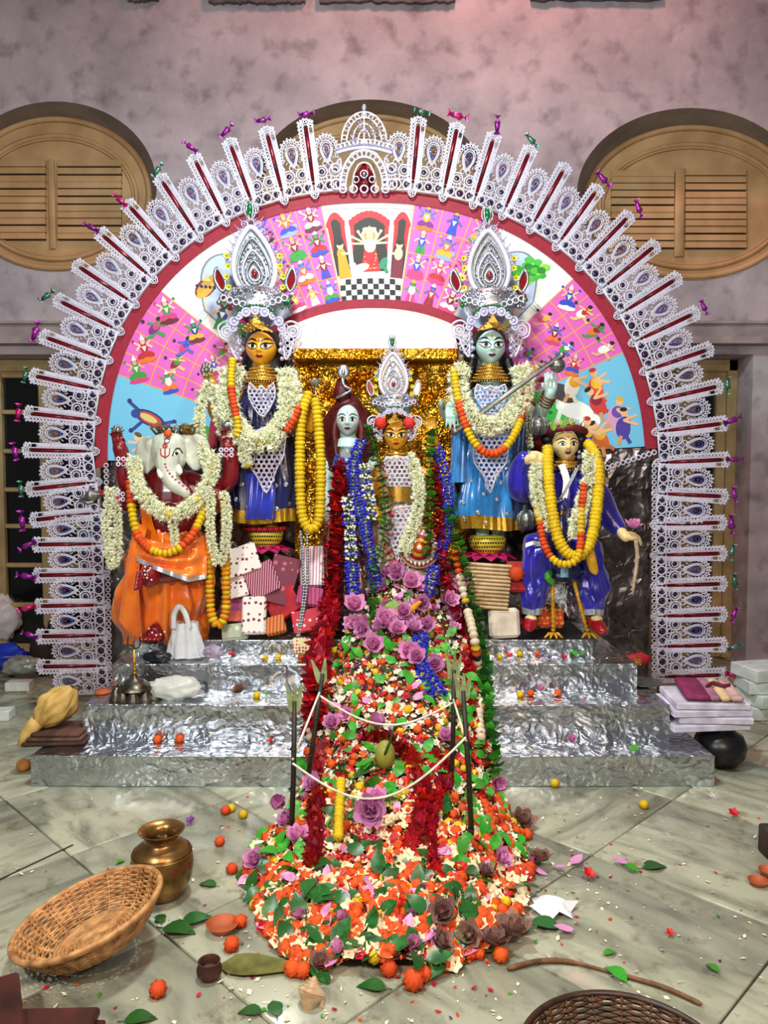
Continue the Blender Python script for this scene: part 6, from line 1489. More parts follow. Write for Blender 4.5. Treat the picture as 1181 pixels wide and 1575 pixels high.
for s_, (x0, x1) in ((-1, (849, 851)), (1, (880, 904))):
    m = MB(); top_, bot = at(x0, 884, YF - .12), at(x1, 972, YF - .14); bot.z = Z4 + .02; m.tube([top_, top_.lerp(bot, .5), bot], [.012, .010, .009], 10)
    for i in range(14): m.torus(top_.lerp(bot, i / 14), .0115, .003, 10, 5, Matrix.Rotation(PI / 2, 3, 'X'))
    lg = m.build('leg', mat('peacock_leg_yellow', '#d8a41e', .4, 0, .2, 40), pk)
    for k in range(4):
        d = Vector((math.sin(-.9 + .6 * k + s_ * .2), -math.cos(-.9 + .6 * k), 0)); mm = MB(); mm.tube([bot, bot + d * .035 + Vector((0, 0, .006)), bot + d * .065 + Vector((0, 0, -.012))], [.010, .009, .004], 8); mm.build('toe', MATS['peacock_leg_yellow'], lg)
for i in range(9):
    m = MB(); a = -.8 + 1.6 * i / 8; petal(m, Matrix.Translation(at(866, 892, YF - .02)) @ Matrix.Rotation(a, 4, 'Y') @ Matrix.Rotation(-PI / 2 + .12, 4, 'X') @ Matrix.Scale(.24, 4), 1, .22, .06, 4, .1, .8); m.build('tail_feather', foil_s, pk)
m = MB(); m.tube(spline([at(846, 880, YF - .2), at(842, 888, YF - .22), at(850, 896, YF - .21)], 4), .02, 8); m.build('green_wing', leafm, pk)
m = MB(); m.grid(lambda a, b: at(862 + 12 * a, 866 + 22 * b, YF - .24 - .02 * math.sin(PI * a)), 6, 6); m.build('pale_breast', mat('pale_blue_paint', '#8fc4dc', .4), pk)
# banana hanging in front of the blue idol's lap
m = MB(); m.tube(spline([at(905, 835, YF - .3), at(908, 855, YF - .31), at(912, 872, YF - .31), at(917, 884, YF - .3)], 5), [.012, .018, .022, .024, .026, .027, .028, .028, .028, .027, .026, .025, .022, .018, .010, .004], 10); tag(m.build('yellow_scarf_end', mat('yellow_cloth', '#e8b41e', .5, 0, .15, 20)), 'pointed yellow scarf end hanging over the blue-clad idol\'s lap', 'scarf')
# ------------------------------------------------------------------ offering heap down the steps
HR = [(4.36, .98, 560, 690), (4.22, .86, 530, 715), (4.06, .70, 495, 742), (3.85, .57, 482, 748), (3.62, .46, 474, 756), (3.42, .365, 462, 768), (3.2, .285, 425, 792), (3.0, .215, 390, 812), (2.8, .155, 374, 826), (2.6, .105, 378, 814), (2.4, .062, 398, 790), (2.27, .035, 432, 744), (2.2, .004, 470, 700)]
def base_z(Y): return Z4 if Y > Y4 else Z3 if Y > Y3 else Z2 if Y > Y2 else Z1 if Y > Y1 else 0.0
def hrow(Y):
    for a, b in zip(HR, HR[1:]):
        if a[0] >= Y >= b[0]:
            t = (a[0] - Y) / (a[0] - b[0]); return [a[i] + (b[i] - a[i]) * t for i in range(4)]
    return HR[-1] if Y < HR[-1][0] else HR[0]
def heap_pt(u, v):
    Y = 4.36 - (4.36 - 2.2) * v; _, zc, xl, xr = hrow(Y); s_ = 2 * u - 1
    py = 787.5; x0 = (xl - 590.5) / FPX * Y; x1 = (xr - 590.5) / FPX * Y; x = x0 + (x1 - x0) * u
    x += .03 * noise.noise(Vector((Y * 5, s_ * 2, 7))) * abs(s_)
    b = base_z(Y); prof = max(0, 1 - abs(s_) ** 2.4); n = noise.noise(Vector((x * 7, Y * 7, 1))) + .6 * noise.noise(Vector((x * 18, Y * 18, 5)))
    return Vector((x, Y, max(b + .003, b + (max(zc, b + .04 * prof) - b) * prof + .022 * n * prof ** .5)))
hm = MB(); hm.grid(heap_pt, 60, 110); HB = bvh_of(hm)
def litter_mat():
    m = bpy.data.materials.new('petal_litter'); m.use_nodes = True; nt = m.node_tree; b = nt.nodes['Principled BSDF']; b.inputs['Roughness'].default_value = .7
    tc = nt.nodes.new('ShaderNodeTexCoord'); v = nt.nodes.new('ShaderNodeTexVoronoi'); v.inputs['Scale'].default_value = 55; nt.links.new(tc.outputs['Object'], v.inputs['Vector'])
    sp = nt.nodes.new('ShaderNodeSeparateColor'); nt.links.new(v.outputs['Color'], sp.inputs[0]); rp = nt.nodes.new('ShaderNodeValToRGB'); rp.color_ramp.interpolation = 'CONSTANT'; e = rp.color_ramp.elements
    cols = ['#16301a', '#5a0a14', '#24521e', '#c84a10', '#3a2418', '#d8c890', '#6a1020', '#1c3c1c']
    e[0].position = 0; e[0].color = lin(cols[0]); e[1].position = 1 / 8; e[1].color = lin(cols[1])
    for i in range(2, 8): q = e.new(i / 8); q.color = lin(cols[i])
    nt.links.new(sp.outputs[0], rp.inputs['Fac']); nt.links.new(rp.outputs['Color'], b.inputs['Base Color'])
    bp = nt.nodes.new('ShaderNodeBump'); bp.inputs['Distance'].default_value = .01; nt.links.new(v.outputs['Distance'], bp.inputs['Height']); nt.links.new(bp.outputs['Normal'], b.inputs['Normal'])
    return m
heap = hm.build('flower_heap', litter_mat()); tag(heap, 'dense bed of crushed petals under the flower heap running down the steps', 'petals', kind='stuff')
def hit_heap(px, py):
    d = ray(px, py).normalized(); h, n, _, _ = HB.ray_cast(Vector((0, 0, CAMH)), d)
    return (h, n if n.z > 0 else -n) if h else (None, None)
HY = [(725.5 + (CAMH - z) * FPX / y, y) for y, z, _, _ in HR]
def ypx(py):
    """depth of the heap's crest seen at a photo row"""
    for a, b in zip(HY, HY[1:]):
        if a[0] <= py <= b[0]: return a[1] + (b[1] - a[1]) * (py - a[0]) / (b[0] - a[0])
    return HY[0][1] if py < HY[0][0] else HY[-1][1]
def lift(pts, off=.03):
    """give garland points lying on the heap their depth"""
    out = []
    for (x, y, Y) in pts:
        if Y is None:
            h, n = hit_heap(x, y)
            if h is None: Y = ypx(y) - off
            else: Y = h.y - off
        out.append((x, y, Y))
    return out
# loose blooms: sampled over the heap as the photo shows the mix
def mixture(x, y):
    mid = abs(x - 595) < 95
    if y < 985: return [('LO', 14), ('LB', 6), ('wh', 26), ('LF', 12), ('MY', 8), ('MO', 5), ('hb', 8), ('LP', 10)]
    if y < 1130: return [('wh', 46), ('MO', 13), ('MY', 11), ('LF', 15), ('vi', 5), ('LO', 1), ('hb', 10), ('LP', 2)]
    if y < 1230: return [('hb', 18), ('wh', 34), ('MO', 16), ('MY', 8), ('LF', 11), ('LO', 1), ('vi', 3), ('rs', 10)]
    if y < 1340: return ([('cr', 44), ('rs', 18), ('MO', 22), ('LP', 4), ('wh', 10), ('MY', 4), ('LG', 6), ('LO', .6)] if mid else [('MO', 38), ('wh', 16), ('LF', 13), ('rs', 6), ('MY', 8), ('cr', 16), ('LB', 1), ('LO', 1)])
    return [('cr', 32), ('MO', 34), ('LG', 12), ('LP', 3), ('rs', 7), ('hb', 6), ('LB', .8), ('MY', 4), ('LD', .6)]
SZ = {'LO': .052, 'LB': .036, 'wh': .021, 'LF': .075, 'LG': .085, 'MY': .019, 'MO': .021, 'hb': .024, 'LP': .055, 'vi': .018, 'rs': .026, 'cr': .0235, 'LD': .05}
NM = {'LO': ('lotus', 'pink lotus bloom lying in the flower heap', 'flower', 'pink lotuses in the heap'), 'LB': ('lotus_bud', 'half-closed pink lotus bud in the flower heap', 'flower', 'lotus buds in the heap'), 'wh': ('jasmine', 'small white star blossom lying in the flower heap', 'flower', 'white blossoms in the heap'),
      'LF': ('leaf', 'bright green leaf lying in the flower heap', 'leaf', 'green leaves in the heap'), 'LG': ('leaf', 'broad dark green leaf lying in the front of the flower heap', 'leaf', 'dark leaves in the heap'), 'MY': ('marigold', 'yellow marigold bloom lying in the flower heap', 'flower', 'yellow marigolds in the heap'),
      'MO': ('marigold', 'orange marigold bloom lying in the flower heap', 'flower', 'orange marigolds in the heap'), 'hb': ('hibiscus', 'red five-petalled bloom lying in the flower heap', 'flower', 'red blooms in the heap'), 'LP': ('lotus_petal', 'single pink lotus petal fallen on the flower heap', 'petal', 'lotus petals in the heap'),
      'vi': ('violet_bloom', 'small violet bloom lying in the flower heap', 'flower', 'violet blooms in the heap'), 'rs': ('oleander', 'crimson oleander cluster lying in the flower heap', 'flower', 'crimson clusters in the heap'), 'cr': ('tuberose_blossom', 'cream blossom lying in the lower flower heap', 'flower', 'cream blossoms in the heap'), 'LD': ('lotus', 'wilted brown-pink lotus lying in the flower heap', 'flower', 'wilted lotuses in the heap')}
CAP = {'MO': 165, 'MY': 85, 'wh': 290, 'cr': 290, 'LF': 150, 'LG': 80, 'hb': 150, 'rs': 130, 'LO': 30, 'LB': 22, 'LP': 40, 'vi': 40, 'LD': 5}
ROWS = [(930, 'just below the two central idols'), (1000, 'level with the stage top'), (1066, 'level with the third step'), (1140, 'level with the second step'), (1210, 'level with the bottom step'), (1285, 'level with the offering pot'), (1350, 'before the offering pot'), (1420, 'in the front part'), (1600, 'at the front tip')]
def where(px, py):
    _, _, xl, xr = hrow(ypx(py)); t = (px - xl) / (xr - xl); c_ = 'left edge' if t < .15 else 'left half' if t < .4 else 'middle' if t < .6 else 'right half' if t < .85 else 'right edge'
    for y, w in ROWS:
        if py < y: return c_, w
WORD = {'LO': 'pink lotus', 'LB': 'pink lotus bud', 'wh': 'white star blossom', 'LF': 'bright green leaf', 'LG': 'broad dark leaf', 'MY': 'yellow marigold', 'MO': 'orange marigold', 'hb': 'red bloom', 'LP': 'loose lotus petal', 'vi': 'violet bloom', 'rs': 'crimson oleander cluster', 'cr': 'cream blossom', 'LD': 'wilted lotus'}
count = {k: 0 for k in NM}; tries = 0; extra = MB(); EXM = {'MO': mg_o, 'MY': mg_y, 'wh': wht, 'cr': crm, 'hb': redp, 'rs': redp, 'LF': leafm, 'LG': leafd, 'LP': lotp, 'LB': lotp, 'vi': purp}; exk = list(EXM)
def join_bloom(k, M):
    """further blooms past the count limit, joined"""
    extra.cur = exk.index(k)
    if k in ('MO', 'MY'):
        t = MB(); ruffle(t, .9, .8, 10, 3, R.randint(0, 99)); extra.add([M @ Vector(v) for v in t.v], t.f)
    elif k in ('LF', 'LG', 'LP', 'LB'): petal(extra, M, 1, .6, .2, 3, .1, .8)
    else:
        n = 5
        for i in range(n): petal(extra, M @ Matrix.Rotation(2 * PI * i / n, 4, 'Z') @ Matrix.Rotation(.3, 4, 'X'), 1, .95, .15, 2, .2, .7)
NT = 2700
while tries < 12000 and sum(count.values()) + len(extra.v) * 0 < NT:
    tries += 1; py = 868 + (1512 - 868) * R.random() ** .85; px = R.uniform(366, 832); h, n = hit_heap(px, py)
    if h is None: continue
    mixl = mixture(px, py); k = R.choices([a for a, _ in mixl], [b for _, b in mixl])[0]
    s_ = SZ[k] * R.uniform(.82, 1.18) * (1.12 if py > 1330 and k in ('MO', 'cr') else 1)
    up = (n + Vector((R.uniform(-.7, .7), R.uniform(-.9, .3), R.uniform(-.1, .5)))).normalized()
    z = {'MO': .5, 'MY': .5, 'LP': .35, 'LF': .3, 'LG': .25}.get(k, .55); M = TRS(h + n * s_ * z, frame(up, R.uniform(0, 6.28)), s_)
    count[k] += 1
    if count[k] > CAP[k]:
        if k in EXM: join_bloom(k, M)
        continue
    c_, w_ = where(px, py); o = inst(NM[k][0], F[k], M); tag(o, '%s at the %s of the heap, %s' % (WORD[k], c_, w_) if c_.endswith('edge') else '%s in the %s of the heap, %s' % (WORD[k], c_, w_), NM[k][2], NM[k][3])
tag(extra.build('mixed_blooms', [EXM[k] for k in exk]), 'countless further small blooms and leaves filling the flower heap', 'flowers', kind='stuff')
# small torn petals between them: far too many to count
m = MB(); pcs = [redp, drkr, wht, crm, mg_o, mg_y, leafm, leafd, lotp, blup]; wts = [16, 14, 22, 14, 12, 7, 9, 6, 6, 2]
k = 0
while k < 5200:
    py = R.uniform(868, 1512); px = R.uniform(366, 832); h, n = hit_heap(px, py)
    if h is None: continue
    k += 1; m.cur = R.choices(range(10), wts)[0]; s_ = R.uniform(.010, .026)
    petal(m, TRS(h + n * R.uniform(.004, .02), frame((n + Vector((R.uniform(-1, 1), R.uniform(-1, .4), R.uniform(-.3, .6)))).normalized(), R.uniform(0, 6.28)), s_), 1, R.uniform(.35, .8), R.uniform(-.4, .4), 2, .2, .8)
tag(m.build('torn_petals', pcs), 'small torn petals and leaf bits strewn through the flower heap', 'petals', kind='stuff')
# ------------------------------------------------------------------ garlands
T = ['tu', 'tu2']; gy = lambda *p: list(p)
garland('tuberose_garland', 'thick white tuberose garland around the elephant idol\'s neck', [(206, 706, 4.24), (211, 745, 4.18), (232, 776, 4.12), (262, 792, 4.08), (296, 776, 4.12), (320, 742, 4.18), (329, 702, 4.24)], lambda t, i: ('my', .6) if i % 11 == 5 else T[i % 2], 14, 4.6)
garland('tuberose_garland', 'short white tuberose tassel down the elephant idol\'s belly', [(264, 796, 4.1), (269, 822, 4.08), (268, 846, 4.05)], T, 9, 5.5)
garland('marigold_garland', 'thin orange and yellow marigold garland around the elephant idol', [(199, 742, 4.2), (203, 785, 4.16), (212, 824, 4.12), (234, 846, 4.05), (262, 850, 4.02), (287, 833, 4.04), (306, 803, 4.12), (317, 765, 4.2)], seq((.12, ['mo']), (.3, ['my']), (.46, ['mo']), (.66, ['my']), (.82, ['mo']), (1, ['my'])), 7.4, 7.6, .06)
garland('tuberose_garland', 'white tuberose loop hanging from the elephant idol\'s outstretched hand', [(170, 752, 4.2), (164, 800, 4.19), (168, 850, 4.18), (174, 872, 4.18), (180, 850, 4.2), (181, 800, 4.21), (176, 752, 4.22)], T, 9, 6)
garland('tuberose_garland', 'white tuberose loop hanging from the elephant idol\'s right-side lower hand', [(324, 758, 4.16), (323, 810, 4.14), (330, 856, 4.12), (337, 866, 4.12), (345, 850, 4.13), (349, 800, 4.15), (344, 756, 4.17)], T, 9, 6)
garland('marigold_garland', 'long amber marigold loop hanging beside the elephant idol\'s knee', [(326, 762, 4.2), (323, 850, 4.17), (323, 925, 4.16), (328, 954, 4.15), (336, 961, 4.15), (344, 952, 4.15), (348, 925, 4.16), (347, 850, 4.18), (345, 762, 4.2)], ['ma', 'ma', 'my'], 7.6, 7.4, .06)
garland('tuberose_garland', 'white tuberose strand falling between the elephant idol and the navy-robed goddess', [(322, 590, 4.4), (310, 622, 4.38), (306, 660, 4.34), (314, 700, 4.28), (328, 735, 4.2)], T, 11, 5.5)
garland('tuberose_garland', 'white tuberose strand looped from the navy-robed goddess\'s raised hand to her shoulder', [(330, 600, 4.4), (336, 640, 4.36), (345, 670, 4.34), (352, 640, 4.36), (350, 600, 4.4)], T, 10, 5.5)
garland('tuberose_garland', 'very thick white tuberose garland around the navy-robed goddess\'s shoulders', [(360, 572, 4.42), (348, 610, 4.36), (356, 648, 4.31), (382, 676, 4.28), (408, 680, 4.27), (432, 655, 4.3), (446, 615, 4.36), (440, 575, 4.42)], lambda t, i: ('my', .5) if i % 13 == 6 else T[i % 2], 20, 4.6)
garland('tuberose_garland', 'short white tuberose tassel on the navy-robed goddess\'s right-hand side robe', [(378, 668, 4.28), (374, 692, 4.27), (382, 718, 4.26)], lambda t, i: ('my', .7) if t > .9 else T[i % 2], 11, 5.5)
garland('marigold_garland', 'thin yellow and orange marigold strand over the navy-robed goddess\'s shoulder', [(357, 554, 4.36), (355, 590, 4.30), (360, 625, 4.26), (366, 655, 4.24), (362, 672, 4.24)], seq((.35, ['my']), (.75, ['mo']), (1, ['my'])), 6.4, 6.2, .06)
garland('marigold_garland', 'short orange marigold strand at the navy-robed goddess\'s elbow', [(458, 628, 4.3), (452, 645, 4.28), (440, 662, 4.27)], ['mo'], 6.6, 6.4, .06)
garland('marigold_garland', 'long bright yellow marigold loop hanging from the maroon-palmed hand', [(474, 606, 4.36), (464, 640, 4.33), (461, 710, 4.3), (463, 780, 4.28), (470, 808, 4.27), (479, 814, 4.26), (488, 806, 4.27), (492, 780, 4.28), (493, 710, 4.3), (488, 640, 4.33), (484, 612, 4.36)], ['my'], 8.4, 6.6, .06)
for a, lb in ((0, 'left of a pair of thin silver bead strands below the yellow loop'), (10, 'right of a pair of thin silver bead strands below the yellow loop')): garland('bead_strand', lb, [(462 + a, 818, 4.26), (466 + a * .7, 870, 4.24), (466 + a * .4, 920, 4.2), (456 + a * .3, 985, 4.16)], ['sb'], 2.8, 4.6, .03, cat='beads')
garland('tuberose_garland', 'thick white tuberose garland around the sky-blue-robed goddess\'s shoulders', [(708, 568, 4.42), (704, 605, 4.36), (718, 634, 4.31), (745, 654, 4.27), (775, 648, 4.28), (800, 618, 4.33), (806, 585, 4.4), (798, 566, 4.44)], lambda t, i: ('vi', .6) if i % 12 == 6 else T[i % 2], 18, 4.6)
garland('marigold_garland', 'thin yellow and orange marigold garland on the sky-blue-robed goddess', [(698, 572, 4.36), (704, 612, 4.30), (716, 655, 4.24), (732, 684, 4.2), (752, 698, 4.19), (775, 690, 4.2), (794, 662, 4.24), (804, 630, 4.3), (810, 596, 4.36)], seq((.18, ['my']), (.33, ['mo']), (.45, ['my']), (.62, ['mo']), (.8, ['my']), (1, ['mo'])), 6.8, 6.8, .06)
garland('tuberose_garland', 'thin white tuberose strand behind the woven silver ball', [(808, 590, 4.4), (813, 640, 4.38), (815, 690, 4.36)], T, 6.5, 6)
garland('tuberose_garland', 'white tuberose strand on the blue-clad idol\'s raised-arm side', [(824, 712, 4.22), (824, 745, 4.18), (832, 785, 4.15), (846, 812, 4.12)], T, 12, 5.2)
garland('tuberose_garland', 'white tuberose strand on the blue-clad idol\'s lowered-arm side', [(908, 700, 4.24), (906, 735, 4.19), (898, 768, 4.16), (888, 800, 4.12), (884, 826, 4.1)], lambda t, i: ('vi', .7) if i in (7, 12) else T[i % 2], 14, 4.6)
garland('marigold_garland', 'thick yellow marigold loop around the blue-clad idol\'s neck', [(842, 690, 4.26), (843, 730, 4.18), (848, 780, 4.12), (858, 828, 4.07), (874, 852, 4.05), (892, 854, 4.05), (908, 832, 4.07), (917, 785, 4.12), (921, 730, 4.18), (914, 696, 4.24), (902, 680, 4.3)], ['my'], 9.4, 6.2, .06)
garland('marigold_garland', 'thin orange and yellow marigold garland below the thick yellow loop', [(826, 775, 4.17), (830, 805, 4.12), (837, 838, 4.06), (852, 862, 4.02), (872, 868, 4.0), (888, 858, 4.0), (893, 830, 4.05), (894, 790, 4.1), (898, 745, 4.15)], seq((.12, ['my']), (.36, ['mo']), (.58, ['my']), (.7, ['mo']), (.85, ['my']), (1, ['mo'])), 6.4, 6.8, .06)
garland('rose_garland', 'thick crimson petal garland falling from the long-haired idol\'s shoulder', lift([(524, 716, 4.38), (518, 770, 4.32), (514, 840, 4.26), (512, 910, 4.2), (500, 965, None), (490, 1010, None), (486, 1060, None), (484, 1120, None)]), ['re', 're', 'dr'], 19, 6.0, .2)
garland('rose_garland', 'thin crimson bloom strand hanging left of the thick red garland', [(508, 800, 4.24), (502, 850, 4.22), (503, 910, 4.2), (492, 970, 4.12), (480, 1000, 4.08)], ['rs', 'rs'], 9, 9, .25)
garland('blue_garland', 'blue and white bud garland over the long-haired idol\'s chest', [(556, 678, 4.38), (544, 712, 4.34), (546, 752, 4.3), (558, 800, 4.26), (570, 850, 4.22), (580, 905, 4.17)], ['bl'], 9.5, 5.2, .15)
garland('blue_garland', 'white bud garland turning blue at its lower end beside the red garland', [(535, 765, 4.3), (538, 820, 4.25), (541, 870, 4.2), (545, 930, 4.12)], seq((.62, ['bw', 'bw', 'bl']), (1, ['bl'])), 11, 5.2, .15)
garland('white_garland', 'white and blue bud strand between blue and green garlands', [(560, 715, 4.34), (566, 760, 4.3), (572, 800, 4.26)], ['bw', 'bw', 'bl'], 10, 5.6, .15)
garland('leaf_garland', 'green leaf garland hanging between the two central idols', lift([(566, 655, 4.34), (576, 690, 4.31), (588, 745, 4.26), (592, 800, 4.22), (584, 850, 4.19), (572, 890, 4.17), (576, 935, None), (584, 982, None)]), ['lf', 'lf', 'lf2'], 12, 8.5, .2)
garland('leaf_garland', 'green leaf garland hanging right of the central yellow goddess', [(664, 662, 4.3), (662, 710, 4.26), (661, 760, 4.23), (660, 810, 4.2), (657, 860, 4.17)], ['lf', 'lf2'], 11, 8.5, .2)
garland('rose_garland', 'crimson petal garland hanging right of the central yellow goddess', lift([(672, 722, 4.3), (674, 780, 4.26), (680, 850, 4.2), (694, 915, None), (708, 970, None), (720, 1030, None), (726, 1090, None), (736, 1150, None)]), ['re', 'dr', 're'], 14, 6.0, .2)
garland('blue_garland', 'blue bud garland hanging beside the right crimson garland', [(672, 690, 4.32), (684, 735, 4.28), (690, 785, 4.25), (684, 830, 4.22), (676, 860, 4.2)], ['bl'], 10, 5.6, .15)
garland('blue_garland', 'short blue bud strand lying above the pink lotuses', lift([(668, 872, 4.16), (664, 890, 4.13), (660, 915, None)]), ['bl'], 10, 5.6, .15)
garland('blue_garland', 'deep blue bud garland coiled on the white blossoms of the heap', lift([(648, 980, None), (644, 1005, None), (652, 1030, None), (664, 1050, None), (676, 1070, None)], .04), ['bl'], 13, 4.6, .15)
garland('leaf_garland', 'long green leaf garland running down the right edge of the heap', lift([(688, 780, 4.24), (703, 830, 4.2), (716, 880, 4.16), (730, 940, 4.1), (742, 1000, 4.02), (746, 1050, 3.88), (750, 1100, 3.72), (758, 1165, 3.53), (762, 1190, 3.5)]), ['lf', 'lf', 'lf2'], 15, 7.5, .18)
garland('ball_garland', 'ivory ball garland with marigolds down the right side of the heap', lift([(700, 850, 4.2), (708, 890, 4.15), (718, 935, None), (730, 985, None), (736, 1040, None), (736, 1095, None), (740, 1140, None)], .05), seq((.1, ['mo']), (.2, ['bd']), (.26, ['my', 'bb']), (.45, ['bd']), (.53, ['mo', 'bb', 'my']), (.74, ['bd']), (.8, ['my', 'bb']), (1, ['bd'])), 7.4, 10.5, .06)
garland('ball_garland', 'ivory ball garland down the left side of the heap', lift([(476, 1004, 4.06), (475, 1050, 3.92), (476, 1090, 3.72), (478, 1140, 3.62)], .05), seq((.14, ['mo', 'my']), (.6, ['bd']), (.68, ['my']), (1, ['bd'])), 7.0, 10.5, .06)
garland('tuberose_garland', 'white tuberose garland down the central yellow goddess\'s side', [(630, 702, 4.33), (643, 740, 4.27), (642, 785, 4.23), (630, 825, 4.2), (618, 852, 4.18)], T, 12, 5.4)
garland('rose_garland', 'thin strand of red blooms across the central yellow goddess\'s lap', [(586, 720, 4.27), (596, 752, 4.23), (602, 800, 4.2), (594, 840, 4.17), (606, 862, 4.15)], ['rs', 'hb'], 8.5, 15, .2)
garland('rose_garland', 'dark red petal garland lying down the left front of the heap', lift([(496, 1150, None), (492, 1195, None), (488, 1245, None), (484, 1300, None), (480, 1335, None)], .05), ['dr'], 15, 6.2, .2)
garland('rose_garland', 'dark red petal garland lying across the middle of the heap', lift([(560, 1130, None), (600, 1140, None), (630, 1160, None), (650, 1210, None), (648, 1255, None), (630, 1300, None)], .05), ['dr', 're'], 15, 6.2, .2)
garland('rose_garland', 'crimson petal garland along the right front of the heap', lift([(668, 1160, None), (690, 1190, None), (672, 1225, None), (660, 1290, None), (672, 1345, None)], .05), ['re', 'dr'], 13, 6.2, .2)
garland('marigold_garland', 'short upright yellow marigold strand beside the brass offering pot', lift([(524, 1202, None), (522, 1240, None), (520, 1290, None)], .10), ['my'], 8.5, 8, .05)
# single notable blooms
def bloom(k, px, py, s_, label, cat='flower', up=(0, -.6, 1), off=.02, name=None, Z=None, group=None):
    if Z is None: h, n = hit_heap(px, py)
    else: h = on(px, py, Z)
    if h is None: h = at(px, py, ypx(py))
    o = inst(name or F[k].name.split('.')[0], F[k], TRS(h + Vector((0, -off, off)), frame(Vector(up), R.uniform(0, 6.28)), s_)); return tag(o, label, cat, group)
for i, (x, y) in enumerate(((632, 905), (668, 900), (708, 905), (650, 935), (690, 930), (620, 950), (590, 960), (655, 970), (560, 975), (545, 940), (700, 955), (630, 1010), (575, 1000), (610, 885), (668, 1030))):
    bloom('LO', x, y, R.uniform(.055, .075), 'large pink lotus among the lotuses %s, %s' % (where(x, y)[1], {0: 'leftmost', 1: 'left of centre', 2: 'central', 3: 'right of centre', 4: 'rightmost'}[min(4, max(0, int((x - 530) / 38)))]), up=(R.uniform(-.6, .6), -1, R.uniform(.3, 1)), off=.03, group='pink lotuses in the heap')
bloom('LO', 640, 1020, .06, 'large purple-pink lotus beside the deep blue coiled garland', up=(0, -1, .6), off=.04)
bloom('LB', 578, 1130, .07, 'dark pink lotus bud standing at the top of the brass offering pot', up=(.2, -.5, 1), off=.05)
bloom('LO', 570, 1262, .075, 'pink lotus leaning in front of the brass offering pot', up=(0, -1, .5), off=.07)
bloom('LB', 432, 1245, .06, 'pink lotus bud at the left edge of the heap beside a bamboo stick', up=(0, -1, .5), off=.05)
bloom('LB', 760, 1215, .06, 'pale pink lotus bud at the right edge of the heap below the leaf garland', up=(.3, -1, .4), off=.04)
bloom('LD', 800, 1270, .07, 'wilted brown lotus at the right edge of the heap', up=(.3, -.5, 1), off=.02, Z=0)
# open green flower and orange folded cloth near the lotuses
m = MB(); h, n = hit_heap(612, 938); m.ell(h + Vector((-.02, -.05, .02)), (.05, .03, .04), 12, 8, fn=lambda p: 1 + .12 * math.sin(5 * math.atan2(p.z, p.x))); tag(m.build('green_cap', mat('pale_green_skin', '#8fbf4a', .5, 0, .2, 20)), 'pale green folded flower cap among the pink lotuses', 'flower')
m = MB(); c = h + Vector((.05, -.06, .0)); m.loft([[c + Vector((x, y, z)) for x, z in ((-.08, -.005), (0, -.03), (.075, .055), (.06, .06), (0, .02), (-.07, .02))] for y in (-.02, .0, .02)], caps=True); tag(m.build('orange_cloth', mat('orange_cloth', '#f29a1e', .6, 0, .12, 20)), 'folded orange cloth lying among the pink lotuses', 'cloth')
# ------------------------------------------------------------------ offering pot with leaves, bamboo sticks and thread
gx, gyy = 592, 1250; gh = on(592, 1300, .02); gp_ = Vector((at(592, 1200, 3.1).x, 3.1, .07))
gt = thing('offering_pot', 'brass offering pot with green coconut and leaves half buried in the heap', 'pot', gp_)
m = MB(); m.lathe([(0, 0), (.07, 0), (.11, .05), (.115, .09), (.09, .135), (.06, .15), (.055, .17), (.075, .19), (.07, .19), (.05, .17), (0, .16)], gp_, 28); m.build('pot', mat('aged_brass', '#6d5a2a', .35, .8, .3, 20), gt)
m = MB(); m.ell(gp_ + Vector((0, 0, .25)), (.042, .042, .06), 16, 12); m.build('green_coconut', mat('coconut_green', '#9a9a3a', .5, 0, .2, 14), gt)
for i in range(5):
    a = 2 * PI * i / 5 - PI / 2; m = MB(); petal(m, Matrix.Translation(gp_ + Vector((0, 0, .19))) @ Matrix.Rotation(a - PI / 2, 4, 'Z') @ Matrix.Rotation(.5 if i else .1, 4, 'X') @ Matrix.Scale(.14, 4), 1, .5, -.9, 6, .1, .8); m.build('leaf', leafm if i % 2 else leafd, gt)
m = MB(); m.tube([gp_ + Vector((-.01, -.03, .24)), gp_ + Vector((.02, -.05, .32)), gp_ + Vector((.05, -.06, .44))], [.006, .005, .003], 6); m.build('stem', leafd, gt)
for (x, y, s_, r_) in ((530, 1185, .15, .3), (566, 1200, .13, -.8), (600, 1225, .17, .1), (455, 1330, .13, .5)):
    h, n = hit_heap(x, y); o = inst('betel_leaf', F['LF'], TRS(h + Vector((0, -.09, .03)), Matrix.Rotation(r_, 4, 'Y') @ Matrix.Rotation(-1.1, 4, 'X'), s_)); tag(o, {530: 'large light green betel leaf leaning on the heap left of the yellow marigold strand', 566: 'light green betel leaf at the neck of the brass offering pot', 600: 'large hanging leaf over the front of the brass offering pot', 455: 'light green betel leaf at the foot of the left bamboo stick'}[x], 'leaf')
bam = mat('dark_bamboo', '#2a2416', .55, 0, .3, 30, .3, 60); blade = mat('split_reed', '#8a9a6a', .6, 0, .25, 30, dark='#6a7a48')
SLAB = {0: 'dark bamboo stick standing furthest left at the heap, reed blades at its top', 1: 'dark bamboo stick leaning behind the left red garland', 2: 'dark bamboo stick standing behind the right front stick', 3: 'dark bamboo stick standing furthest right at the heap, reed blades at its top'}
tops = []
